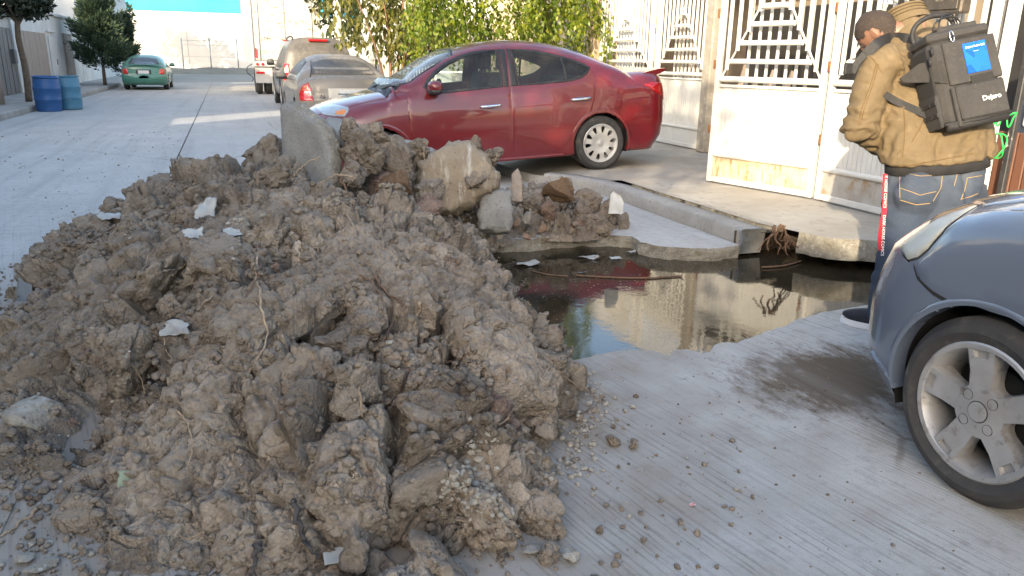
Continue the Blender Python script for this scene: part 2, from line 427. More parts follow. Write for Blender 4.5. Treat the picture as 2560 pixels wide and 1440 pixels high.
# two road slabs with a joint between
road_b = [(-.712,-12),(1.6,-12),(3.68,-12),(3.68,3.42)] + list(reversed(hole_near[:-1])) + list(reversed(hole_far)) + [(3.68,4.93),(3.68,7.5),(3.5,8.0),(3.2,8.4),(3.15,11.8),(3.68,12.3),(3.68,46),(-.712,46)]
# build as rectangle minus hole, hole open to the kerb side
road_out = [(-.712,-12),(3.69,-12),(3.69,3.425)] + [(p[0], p[1]) for p in reversed(hole_near[:-1])] + [(p[0], p[1]) for p in reversed(hole_far[1:])] + [(3.69,4.935),(3.69,46),(-.712,46)]
flat('road', road_out, [], 0.0, M_ROAD, .35)
flat('road', [(-4.42,-12),(-.728,-12),(-.728,46),(-4.42,46)], [], 0.0, M_ROAD, 2.0)
flat('road', [(-40,46.01),(40,46.01),(40,69),(-40,69)], [], -.012, mat('dusty_road', (.36,.31,.255), (.29,.25,.205), .35, .95, bmp=.3, bscale=8, bdist=.02, world_co=True), 8)
flat('joint_dust', [(-.735,-12),(-.705,-12),(-.705,8.5),(-.735,8.5)], [], -.004, mat('joint_dust', (.31,.27,.22), (.25,.21,.165), 12, .95, world_co=True), 2)
# broken edge faces of the road slab round the hole, soil below
def skirt(name, line, zt, zb, m, amp, rows=4, seed=5, out=0.0, kind='structure', parent=None, close=False):
    n = len(line); V = []; F = []
    for i, (x, y) in enumerate(line):
        for r in range(rows+1):
            t = r/rows; V.append((x, y, zt+(zb-zt)*t))
    V = np.array(V)
    a = np.array(line); tg = np.gradient(a, axis=0); nr = np.column_stack([-tg[:,1], tg[:,0]]); nr /= np.linalg.norm(nr, axis=1)[:,None]+1e-9
    N = np.repeat(nr, rows+1, 0); tt = np.tile(np.arange(rows+1)/rows, n)
    d = (fbm(V*1.0, .08, 4, seed)*amp + out*tt)*(tt > 0)
    V[:, :2] += N*d[:, None]
    for i in range(n-1):
        for r in range(rows):
            k = i*(rows+1)+r; F.append((k, k+1, k+rows+2, k+rows+1))
    return mk(name, V, np.array(F, np.int32), m, parent, False, kind)
skirt('road_edge', hole_near, 0, -.16, M_BROKEN, .02, 5, 6)
skirt('road_edge', hole_far, 0, -.13, M_BROKEN, .035, 5, 7)
def grow(line, d):
    a = np.array(line); tg = np.gradient(a, axis=0); nr = np.column_stack([-tg[:,1], tg[:,0]]); nr /= np.linalg.norm(nr, axis=1)[:,None]+1e-9
    return [tuple(q) for q in a - nr*d]
skirt('pit_wall', grow(hole_near, .05), -.10, -.7, M_SOIL, .06, 6, 8)
skirt('pit_wall', grow(hole_far, .04), -.07, -.7, M_SOIL, .07, 6, 9)
# pit under the pavement on the right
pit_r = resample([(3.68,3.42),(4.2,3.35),(4.75,3.6),(4.85,4.2),(4.6,4.75),(4.3,5.0),(3.95,5.1),(3.68,5.0)], .08, False)
skirt('pit_wall', pit_r, .10, -.7, M_SOIL, .09, 8, 12)
mk('pit_floor', [(.8,2.4,-.62),(5.2,2.4,-.62),(5.2,6.1,-.62),(.8,6.1,-.62)], [(0,1,2,3)], M_SOIL, None, False, 'structure')
# water
def water_mat():
    m, nt, b = new_mat('dirty_water')
    wp = worldpos(nt)
    b.inputs['Roughness'].default_value = .045; b.inputs['IOR'].default_value = 1.40
    b.inputs['Specular IOR Level'].default_value = .6
    c = mixc(nt, noise_fac(nt, 3, 5, .6, wp, .35, .7), (.022, .018, .012), (.045, .036, .022))
    nt.links.new(c, b.inputs['Base Color'])
    n = nt.nodes.new('ShaderNodeTexNoise'); n.inputs['Scale'].default_value = 16; n.inputs['Detail'].default_value = 4; nt.links.new(wp, n.inputs[0])
    bump(nt, b, n.outputs[0], .10, .006)
    return m
WZ = -.10
flat('water', [(.95,2.9),(1.5,2.95),(3.7,3.25),(4.3,3.2),(4.95,3.5),(5.0,4.4),(4.5,5.1),(3.9,5.2),(3.2,5.7),(2.4,5.85),(1.5,5.8),(.95,5.2)], [], WZ, water_mat(), .5)
# pavement on the right: kerb stone, broken strip, slab
def walk_z(P):
    x, y = P[:,0], P[:,1]
    r = np.clip((x-3.2)/.8, 0, 1); r = r*r*(3-2*r)
    inr = np.clip((y-7.4)/.7, 0, 1)*np.clip((12.4-y)/.6, 0, 1)
    base = np.where(x < 3.92, .118, .14)
    return base*(1-inr) + (.006+.134*r)*inr
brk_edge = [(4.02,4.66),(4.1,4.42),(4.25,4.33),(4.39,4.28),(4.52,4.1),(4.58,3.9),(4.45,3.62),(4.2,3.52),(3.94,3.5)]
brk = jag(brk_edge, .05, .015, False, 11)
walk = [(3.94,-10),(3.94,3.5)] + list(reversed(brk)) + [(3.93,5.05),(3.93,7.4),(3.55,7.9),(3.25,8.3),(3.18,8.8),(3.16,11.7),(3.5,12.3),(3.93,12.6),(3.93,46),(14,46),(14,-10)]
flat('pavement', walk, [], .14, M_WALK, .22, zf=walk_z)
skirt('pavement_edge', brk + [(3.93,5.05)] if False else list(reversed(brk)), .14, -.02, M_BROKEN, .03, 5, 13)
skirt('pavement_edge', resample([(3.93,5.05),(3.93,7.4),(3.55,7.9),(3.25,8.3),(3.18,8.8),(3.16,11.7),(3.5,12.3),(3.93,12.6),(3.93,46)], .2, False), .10, -.03, M_KERB, .0, 2, 14)
kerb_line_in = resample([(3.90,5.0),(3.90,7.3)], .12, False)
def kerb(line, w, zt, name='kerb', seed=3, h=.2):
    """a kerb with a rounded front edge, swept along the line (inner edge), the front towards -X"""
    prof = [(0, zt-h), (0, zt), (-w*.45, zt+.002), (-w*.86, zt), (-w*.955, zt-.006), (-w, zt-.022), (-w-.006, zt-.07), (-w-.012, zt-h)]
    a = np.array(line); tg = np.gradient(a, axis=0); nr = np.column_stack([tg[:,1], -tg[:,0]]); nr /= np.linalg.norm(nr, axis=1)[:,None]
    V = []; F = []; k = len(prof)
    for i in range(len(a)):
        for (u, z) in prof: V.append((a[i,0]+nr[i,0]*u, a[i,1]+nr[i,1]*u, z))
    V = np.array(V); V[:k,1] += .06*fbm(V[:k], .07, 3, seed+9)-.02; V[:k,0] += .02*fbm(V[:k], .05, 3, seed+8); d = fbm(V, .12, 4, seed)*.006; V[:,0] += d; V[:,2] += fbm(V, .3, 3, seed+1)*.004
    for i in range(len(a)-1):
        for j in range(k-1): F.append((i*k+j, i*k+j+1, (i+1)*k+j+1, (i+1)*k+j))
    F += [tuple(range(k)), tuple((len(a)-1)*k+j for j in reversed(range(k)))]
    return mk(name, V, F, M_KERB, None, True, 'structure')
kerb(resample([(3.90,4.93),(3.90,7.15),(3.86,7.6),(3.72,8.0),(3.5,8.3)], .06, False), .19, .122)
kerb(resample([(3.90,-10),(3.90,3.45)], .5, False), .17, .122)
kerb(resample([(3.55,12.2),(3.90,12.6),(3.90,46)], .5, False), .17, .122)
flat('gap_soil', [(3.86,4.9),(3.98,4.9),(3.98,8.0),(3.86,8.0)], [], .092, M_SOIL, .3)
# broken strip of old mortar between kerb and pavement slab
rn = random.Random(5)
for i in range(9):
    y = 5.0+i*.27+rn.uniform(-.03, .03); w = rn.uniform(.07, .1); l = rn.uniform(.18, .25)
    b_ = MB(); b_.box((0,0,0), (w, l, .05), Matrix.Rotation(rn.uniform(-.1,.1), 3, 'Z') @ Matrix.Rotation(rn.uniform(-.06,.06), 3, 'Y'), .012)
    o = b_.build('mortar_piece', M_BROKEN, None); o.location = (4.0+rn.uniform(-.015,.015), y, .115 if i < 7 else .105)
    tag(o, 'crumbling strip of mortar lying in the joint between kerb and pavement', 'mortar', 'mortar pieces along the kerb joint')
# left pavement
M_LWALK = mat('left_pavement', (.37, .355, .33), (.28, .265, .24), 1.2, .9, bmp=.3, bscale=40, bdist=.01, c3=(.23,.21,.18), s3=5, world_co=True)
for i, (y0, y1) in enumerate(((-12,19.4),(19.41,22.6),(22.61,26),(26.01,30),(30.01,34),(34.01,38),(38.01,44),(44.01,60))):
    b_ = MB(); b_.box((-5.42, (y0+y1)/2, .045), (1.96, y1-y0-.02, .19), None, .02); b_.build('pavement', M_LWALK, None, kind='structure')
# ------------------------------------------------------------------ buildings on the left of the street
M_WWALL = mat('white_wall', (.60, .60, .585), (.50, .50, .485), 1.2, .85, bmp=.15, bscale=25, bdist=.01, c3=(.48,.46,.43), s3=3.5, lo3=.62, hi3=.8, world_co=True)
M_GREY = mat('dark_grey_metal', (.10, .10, .105), (.075, .075, .08), 2, .55, bmp=.1, bscale=30)
M_WOOD = mat('weathered_wood', (.36, .30, .25), (.26, .21, .17), 3, .85, bmp=.4, bscale=20, bdist=.01, stretch=(9, 9, .6))
M_GREYWALL = mat('grey_wall', (.42, .41, .39), (.33, .32, .30), 1.0, .9, bmp=.2, bscale=30, world_co=True)
M_GLASSD = mat('dark_window', (.03, .035, .04), None, rough=.08)
def house(name, label, x0, x1, y0, y1, h, m, parts=(), cat='house'):
    t = thing(name, label, cat, (x0, y0, 0))
    b_ = MB(); b_.box(((x1-x0)/2, (y1-y0)/2, h/2), (x1-x0, y1-y0, h)); b_.build('wall', m, t)
    b_ = MB(); b_.box(((x1-x0)/2, (y1-y0)/2, h+.06), (x1-x0+.16, y1-y0+.06, .12), None, .02); b_.build('roof', m, t)
    return t
hs = house('low_house', 'low white house with weathered wooden doors behind the left pavement', -11, -6.1, 28.75, 40.9, 2.72, M_WWALL)
def door_planks(t, y0, y1, z0, z1, m, n, x=4.9, name='plank', frame=True):
    """a boarded door in the +X face, every board a sub-part"""
    d = MB(); d.box((x+.02, (y0+y1)/2, (z0+z1)/2), (.03, y1-y0, z1-z0)); dd = d.build('door', M_GREY if not frame else m, t)
    w = (y1-y0)/n
    for i in range(n):
        p = MB(); p.box((x+.046+random.uniform(0,.008), y0+w*(i+.5), (z0+z1)/2), (.022, w*.95, z1-z0-.02), None, .004); p.build(name, m, dd)
    return dd
door_planks(hs, .5, 4.6, .14, 2.05, M_WOOD, 12)
dw = MB(); dw.box((4.93, 5.7, 1.05), (.05, 1.0, 1.82), None, .01); wd = dw.build('door', M_WWALL, hs); wd['label'] = 'white metal door'
dw = MB(); dw.box((4.965, 6.12, 1.05), (.03, .05, .22), None, .008); dw.build('handle', M_GREY, wd)
door_planks(hs, 8.2, 9.9, .14, 2.15, M_WOOD, 6)
b_ = MB(); b_.box((4.94, 5.7, 2.14), (.10, 1.4, .06), None, .01); b_.build('lintel', M_WWALL, hs)
hs2 = house('garage_building', 'dark grey garage with tall metal doors at the left edge of the street', -11, -6.15, 24.5, 28.7, 2.35, M_GREYWALL, 'garage')
hs2['category'] = 'garage'
for i in range(4):
    p = MB(); p.box((4.88, .45+i*1.02, 1.1), (.05, .98, 1.95), None, .012); dd = p.build('door', M_GREY, hs2)
    p = MB(); p.box((4.912, .45+i*1.02, 1.1), (.02, .05, 1.9), None, .006); p.build('rail', M_GREY, dd)
p = MB(); p.tube([(4.95, 4.05, .14), (4.95, 4.05, 2.2)], .035, 8); p.build('drain_pipe', M_WWALL, hs2, True)
p = MB(); p.box((4.95, 3.75, 1.25), (.14, .3, .42), None, .02); p.build('meter_box', M_GREY, hs2)
hs3 = house('white_building', 'tall white building with a blank front behind the dark conifer', -14, -6.1, 41.0, 62, 7.5, M_WWALL, cat='building')
b_ = MB(); b_.box((7.93, 10.5, 2.05), (.05, 21, .08), None, .01); b_.build('string_course', M_WWALL, hs3)
for k in range(3):
    b_ = MB(); b_.box((7.92, 3+k*7, 5.3), (.03, 1.6, 1.1)); w_ = b_.build('window', M_GLASSD, hs3); b_ = MB(); b_.box((7.93, 3+k*7, 4.7), (.12, 1.8, .07), None, .01); b_.build('sill', M_WWALL, w_)
hs4 = house('white_annex', 'white block rising behind the low house with wooden doors', -14, -8.2, 37.0, 40.8, 4.6, M_WWALL, cat='building')
# the row of houses beside and behind the camera, which shades the street
for i, (y0, y1, h, c) in enumerate(((-30,-21,5.3,'cream'),(-20.9,-12,4.9,'white'),(-11.9,-3.5,4.72,'grey'),(-3.4,4.5,4.85,'cream'),(4.6,8.2,5.0,'white'),(13.3,19.6,4.6,'grey'),(19.7,24.4,4.2,'cream'))):
    mm = {'cream': mat('cream_wall', (.62,.55,.43), (.52,.46,.36), 1.2, .9, world_co=True), 'white': M_WWALL, 'grey': M_GREYWALL}[c]
    t = house('street_house', ('%s house on the left side of the street, ' % c) + ['far behind the camera','well behind the camera','behind the camera by a tree','beside the camera','just past the camera','before the garage','next to the garage'][i], -13, -6.4, y0, y1, h, mm) if i != 4 else house('street_house', 'white house on the left side of the street, just past the camera', -9.3, -6.4, y0, y1, h, mm)
    L_ = y1-y0
    for (yy, zz, w, hh, nm) in ((L_*.22, 1.5, 1.3, 1.1, 'window'), (L_*.75, 1.5, 1.3, 1.1, 'window'), (L_*.25, 3.7, 1.2, 1.1, 'window'), (L_*.72, 3.7, 1.2, 1.1, 'window')):
        b_ = MB(); b_.box((6.62-(3.7 if i == 4 else 0), yy, zz), (.06, w, hh)); w_ = b_.build(nm, M_GLASSD, t)
        b_ = MB(); b_.box((6.66-(3.7 if i == 4 else 0), yy, zz-hh/2-.04), (.16, w+.2, .08), None, .01); b_.build('sill', mm, w_)
    b_ = MB(); b_.box((6.63-(3.7 if i == 4 else 0), L_*.48, 1.1), (.08, 1.0, 2.1), None, .01); b_.build('door', M_WOOD, t)
b_ = MB(); b_.box((-6.5, 10.75, 1.2), (.2, 5.0, 2.4)); tag(b_.build('yard_wall', M_GREYWALL), 'low grey yard wall closing the gap between two houses', 'wall')
# ------------------------------------------------------------------ the end of the street
M_ENDW = mat('end_wall_white', (.56, .56, .55), (.50, .50, .49), .3, .85, bmp=.1, bscale=4, world_co=True)
M_BLUE = mat('blue_stripe', (.03, .36, .62), (.04, .40, .66), .4, .7, world_co=True)
wh = thing('warehouse', 'long white warehouse with a broad blue band closing the far end of the street', 'warehouse', (-30, 78, 0))
b_ = MB(); b_.box((37.5, 10, 2.55), (75, 20, 5.1)); b_.build('wall', M_ENDW, wh)
b_ = MB(); b_.box((37.5, 10, 6.8), (75.06, 20.06, 3.4)); b_.build('blue_band', M_BLUE, wh)
b_ = MB(); b_.box((37.5, 10, 8.7), (75, 20, .4)); b_.build('parapet', M_ENDW, wh)
for x in np.arange(3, 75, 6.0):
    b_ = MB(); b_.box((x, -.02, 2.55), (.03, .02, 5.08)); b_.build('panel_joint', M_GREYWALL, wh)
def mound(name, x0, x1, y0, y1, h, m, seed, nx=120, ny=24):
    X, Y = np.meshgrid(np.linspace(x0, x1, nx), np.linspace(y0, y1, ny), indexing='ij'); P = np.column_stack([X.ravel(), Y.ravel(), np.zeros(X.size)])
    e = np.clip(np.minimum(P[:,1]-y0, y1-P[:,1])/((y1-y0)*.4), 0, 1)
    P[:,2] = -.03 + h*e*(1+.35*fbm(P, 3.0, 4, seed)) + .05*fbm(P, .6, 3, seed+3)*e
    i = np.arange(nx*ny).reshape(nx, ny); F = np.stack([i[:-1,:-1], i[1:,:-1], i[1:,1:], i[:-1,1:]], -1).reshape(-1, 4)
    return mk(name, P, F, m, None, True, 'structure')
mound('dirt_bank', -20, 22, 66.5, 76, .42, mat('bank_dirt', (.25,.215,.17), (.18,.15,.115), .6, .95, bmp=.6, bscale=6, bdist=.05, world_co=True), 21)
M_STEEL = mat('galvanised_steel', (.45,.45,.44), (.35,.35,.34), 8, .5, metal=.4)
fe = thing('wire_fence', 'wire fence on steel posts in front of the white warehouse wall', 'fence', (0, 70, 0))
xs = [-3.15, -1.05, 1.05, 3.15, 5.25, 7.35]
for x in xs:
    p = MB(); p.tube([(x, 0, 0), (x, 0, 2.75)], .05, 8); p.build('post', M_STEEL, fe, True)
for z in (2.55, 2.2, 1.3, .55):
    p = MB(); p.tube([(-3.15, 0, z), (7.4, 0, z)], .012 if z < 2.5 else .02, 6); p.build('wire', M_STEEL, fe)
M_CABLE = mat('black_cable', (.02,.02,.02), None, rough=.6)
for k, (y, z0, z1, sag) in enumerate(((50, 5.2, 5.6, .9), (52, 5.6, 5.3, .7), (55, 6.1, 5.5, 1.1))):
    p = MB(); p.tube([(-7+i*.7, y, z0+(z1-z0)*i/20-sag*4*(i/20)*(1-i/20)) for i in range(21)], .012, 5)
    tag(p.build('overhead_cable', M_CABLE), ['lowest thin black cable sagging across the far end of the street','middle thin black cable crossing the far end of the street','highest thin black cable crossing the far end of the street'][k], 'cable')
# ------------------------------------------------------------------ blue drums
M_DRUM1 = mat('drum_blue', (.016, .075, .22), (.02, .095, .27), 3, .45, bmp=.1, bscale=8, c3=(.08,.13,.22), s3=14, lo3=.6, hi3=.75)
M_DRUM2 = mat('drum_faded', (.05, .17, .27), (.07, .21, .31), 3, .55, bmp=.1, bscale=8, c3=(.14,.22,.26), s3=12, lo3=.55, hi3=.75)
for (x, y, m, lb, rz) in ((-4.12, 21.9, M_DRUM1, 'bright blue plastic drum standing in front of a paler drum by the left kerb', .03), (-3.76, 22.55, M_DRUM2, 'faded paler blue drum half hidden behind the bright blue drum', -.02)):
    t = thing('drum', lb, 'drum', (x, y, 0)); t.rotation_euler = (rz, rz, 0); t.scale = (.96, .96, .93)
    b_ = MB(); b_.lathe([(.0,.015),(.27,.0),(.29,.03),(.292,.1),(.30,.28),(.312,.30),(.312,.33),(.302,.35),(.305,.55),(.315,.57),(.315,.60),(.303,.62),(.295,.78),(.282,.84),(.265,.855),(.0,.84)], n=40)
    autosmooth(b_.build('shell', m, t), .5)
    b_ = MB(); b_.lathe([(.275,.845),(.30,.85),(.305,.875),(.29,.89),(.27,.88),(.268,.85)], n=40, closed=True); b_.build('rim', m, t, True)
b_ = MB(); b_.lathe([(0,.95),(.075,.95),(.08,.93),(.085,0),(0,0)], n=16)
o = b_.build('bollard', M_WOOD, None, True); o.location = (-5.2, 22.3, .13); tag(o, 'short round wooden post on the left pavement at the picture edge', 'post')
# ================================================================== THE DUG-UP EARTH
def mud_mat(name='mud', k=1.0, red=0.0):
    m, nt, b = new_mat(name)
    wp = worldpos(nt)
    c = mixc(nt, noise_fac(nt, 2.6, 8, .62, wp, .34, .66), (.185*k+red*.03, .150*k, .116*k), (.330*k+red*.05, .278*k, .220*k))
    c = mixc(nt, noise_fac(nt, 11, 8, .7, wp, .48, .74), c, (.095*k+red*.02, .070*k, .051*k))
    c = mixc(nt, noise_fac(nt, 5.3, 6, .7, wp, .60, .72), c, (.165, .105, .07))
    c = mixc(nt, noise_fac(nt, 38, 6, .7, wp, .58, .74), c, (.36*k, .30*k, .235*k))
    c = mixc(nt, noise_fac(nt, 130, 3, .6, wp, .69, .73), c, (.40, .37, .32))
    at = nt.nodes.new('ShaderNodeAttribute'); at.attribute_name = 'tone'
    hs = nt.nodes.new('ShaderNodeHueSaturation'); nt.links.new(c, hs.inputs['Color']); nt.links.new(mth(nt, 'ADD', 1.0, mth(nt, 'MULTIPLY', at.outputs['Fac'], 1.1)), hs.inputs['Value']); c = hs.outputs[0]
    nt.links.new(c, b.inputs['Base Color']); b.inputs['Roughness'].default_value = .93; b.inputs['Specular IOR Level'].default_value = .25
    n = nt.nodes.new('ShaderNodeTexNoise'); n.inputs['Scale'].default_value = 48; n.inputs['Detail'].default_value = 7; n.inputs['Roughness'].default_value = .66; nt.links.new(wp, n.inputs[0])
    v = nt.nodes.new('ShaderNodeTexVoronoi'); v.inputs['Scale'].default_value = 62; v.inputs['Detail'].default_value = 1.0; v.inputs['Randomness'].default_value = 1.0; nt.links.new(wp, v.inputs['Vector'])
    mk_ = noise_fac(nt, 9, 5, .6, wp, .40, .60)
    h = mth(nt, 'SUBTRACT', mth(nt, 'MULTIPLY', n.outputs[0], 1.5), mth(nt, 'MULTIPLY', v.outputs['Distance'], mth(nt, 'ADD', .25, mk_)))
    bump(nt, b, h, .9, .0095)
    return m
M_MUD = mud_mat()
M_MUDR = mud_mat('reddish_mud', .85, 1.0)
M_MUDP = mud_mat('pale_mud', 1.35)
def rbf(ctrl, X, Y):
    C = np.array(ctrl, float); n = len(C)
    d = np.sqrt((C[:,None,0]-C[None,:,0])**2+(C[:,None,1]-C[None,:,1])**2 + .0009)
    A = np.zeros((n+1, n+1)); A[:n,:n] = d; A[:n,n] = 1; A[n,:n] = 1; A[:n,:n] -= np.eye(n)*.02
    w = np.linalg.solve(A, np.append(C[:,2], 0))
    out = np.full(X.shape, w[n])
    for i in range(n): out += w[i]*np.sqrt((X-C[i,0])**2+(Y-C[i,1])**2+.0009)
    return out
def sstep(a, b, x): 
    t = np.clip((x-a)/(b-a), 0, 1); return t*t*(3-2*t)
FRONT = [(.22,6.04,.70),(-.06,5.74,.61),(-.22,5.65,.56),(-.42,6.0,.50),(-.67,6.1,.42),(-.79,5.8,.36),(-.98,5.02,.24),(-1.09,4.54,.07),(.27,4.3,.65),(.4,3.97,.65),(.86,4.22,.50),(1.08,4.18,.38),(1.04,3.57,.48),(1.11,3.21,.35),(1.13,2.94,.29),(.41,3.36,.57),(.06,3.43,.53),(.18,2.71,.45),(-.23,2.89,.41),(.57,2.84,.46),(.72,2.52,.39),(.82,2.35,.29),(1.08,2.64,.24),(1.2,2.62,.14),(.52,2.04,.22),(.6,1.88,.10),(.26,1.95,.15),(.08,2.32,.32),(-.22,2.51,.29),(0,2.18,.19),(-.17,2.16,.07),(-.36,3.96,.5),(-.72,3.92,.25),(-.47,3.11,.22),(-.78,3.66,.12),(-.78,3.1,.035),(-.44,2.72,.10),(.62,5.1,.46),(.55,5.6,.46),(.95,5.3,.32),
 (-1.32,5.0,-.06),(-1.27,4.2,-.06),(-1.1,3.4,-.05),(-.92,2.8,-.045),(-.72,2.42,-.05),(-.55,2.1,-.05),(-.35,1.92,-.04),(-.12,1.88,-.02),(.08,1.72,-.03),(.3,1.62,-.05),(.6,1.66,-.05),(.76,1.86,-.05),(.95,2.12,-.06),(1.14,2.38,-.06),(1.36,2.68,-.06),(1.42,3.0,-.1),(1.50,3.45,-.22),(1.58,4.0,-.25),(1.62,4.5,-.22),(1.6,4.9,-.12),(-1.35,5.8,-.06),(-1.1,6.6,-.06),(-.6,7.0,-.06),(.2,7.2,-.06),(.8,7.0,-.05),(1.3,6.6,-.02),(1.45,5.6,.0),(-1.7,3.5,-.1),(-1.7,6.5,-.1),(-1.2,1.8,-.1),(1.8,2.0,-.12),(2.0,3.5,-.35),(0.3,1.2,-.1),(1.3,1.4,-.1)]
SMOOTH = [(-.02,1.98,.16),(-.13,2.30,.26),(-.22,2.55,.17),(-.05,2.08,.22),(.33,2.14,.15),(.62,3.0,.33),(.45,3.25,.2),(-.50,2.62,.18),(-.2,2.85,.12),(.95,2.75,.12),(-.62,3.6,.12)]
def chunk(Q, s, seed, off, tilt, dome, crack, cw):
    """broken blocks: every cell is a tilted plane at its own height, narrow clefts between"""
    F1, F2, R, D = worley(Q, s, seed)
    e = F2-F1
    return s*((R[:,0]-.5)*off + (D*(R-.5)).sum(1)*tilt + (.45-F1*F1)*dome)*sstep(-.06, .03, e) - s*crack*np.exp(-(e/cw)**2)*(.35+.9*R[:,1])
def clay(P, N, smooth, seed=0, amp=1.0):
    """displacement of blocky dug clay along the normals, and a tone per block"""
    w = lambda s, o, a: np.stack([fbm(P, s, 3, seed+o), fbm(P, s, 3, seed+o+3), fbm(P, s, 3, seed+o+6)], 1)*a
    Q = P + w(.20, 50, .040) + w(.05, 51, .012)
    rough = 1-smooth
    g = sstep(-.40, .10, fbm(P, .30, 2, seed+20))*rough            # where the clay has crumbled
    g2 = sstep(-.40, .15, fbm(P, .15, 3, seed+24))*rough
    d = .030*fbm(P, .5, 2, seed+15)
    d += amp*chunk(Q, .40, seed+1, .30, .50, .10, .28, .035)*(1-.85*smooth)
    d += amp*chunk(Q, .185, seed+2, .26, .60, .14, .30, .05)*(1-.97*smooth)
    f1, f2, R, D = worley(Q, .185, seed+2); tone = (R[:,2]-.5)*.55
    d += amp*chunk(Q, .082, seed+3, .32, .60, .24, .28, .08)*(.18+.82*g)*(1-.88*smooth)
    d += amp*chunk(Q+w(.02, 57, .004), .034, seed+4, .55, .8, .25, .30, .10)*(.05+.95*g2)*(1-.92*smooth)
    d += amp*chunk(P+w(.012, 59, .003), .0165, seed+14, .55, .5, .3, .30, .14)*(.10+.90*g2*(.4+.6*g))*(1-.9*smooth)
    d += amp*(.0065*fbm(P, .05, 4, seed+5) + .0035*np.abs(fbm(P, .016, 3, seed+6)))*(.25+.75*rough)
    Qs = P*np.array([1,1,.8]) + w(.1, 80, .03)
    f1, f2, R, D = worley(Qs, .125, seed+8)
    d -= smooth*(.050*np.exp(-((f2-f1)/.085)**2)*(.15+.85*R[:,2]**.7)) + smooth*((R[:,1]-.5)*.010 + (D*(R-.5)).sum(1)*.018)
    tone += smooth*(R[:,0]-.5)*.18 + .16*smooth
    f1, f2, R, D = worley(Qs, .056, seed+9)
    d -= (.30+.70*smooth)*.014*np.exp(-((f2-f1)/.09)**2)*sstep(-.25, .2, fbm(P, .16, 2, seed+30)) + smooth*(R[:,0]-.5)*.003
    return d, tone
def base_hit(ctrl, px, py):
    """where a sight line meets the undisturbed heap surface"""
    d = _F + _R*((px-1280)/1923.) - _U*((py-720)/1923.); t = np.arange(1.6, 8, .01); X = d.x*t; Y = d.y*t; Z = CAM_H+d.z*t
    k = np.argmax(Z < np.maximum(rbf(ctrl, X, Y), 0)); return X[k], Y[k]
SURF = {}
CLEFT_PX = [([(835,640),(850,720),(905,810)],.10,.030),([(700,630),(722,720),(745,800),(850,885),(848,1000),(832,1100),(818,1165),(785,1210)],.15,.040),([(352,880),(362,980),(345,1080),(335,1170),(300,1190)],.10,.030),([(985,985),(990,1080),(984,1180),(970,1265),(1010,1370)],.13,.036),([(1330,930),(1305,1000),(1250,1055),(1180,1080)],.09,.030),([(640,690),(610,750),(560,800),(480,815)],.09,.030),([(1135,1020),(1070,1050),(1000,1085)],.07,.022),([(420,560),(400,640),(375,720),(380,800)],.08,.028),([(150,700),(170,800),(130,880)],.08,.03),([(900,560),(850,600),(790,590)],.08,.028),([(600,520),(560,580),(520,640)],.07,.026),([(1100,800),(1040,860),(930,870)],.06,.02),([(570,1000),(600,1100),(640,1190),(700,1230)],.08,.024),([(1090,1190),(1030,1210),(985,1260)],.08,.03)]
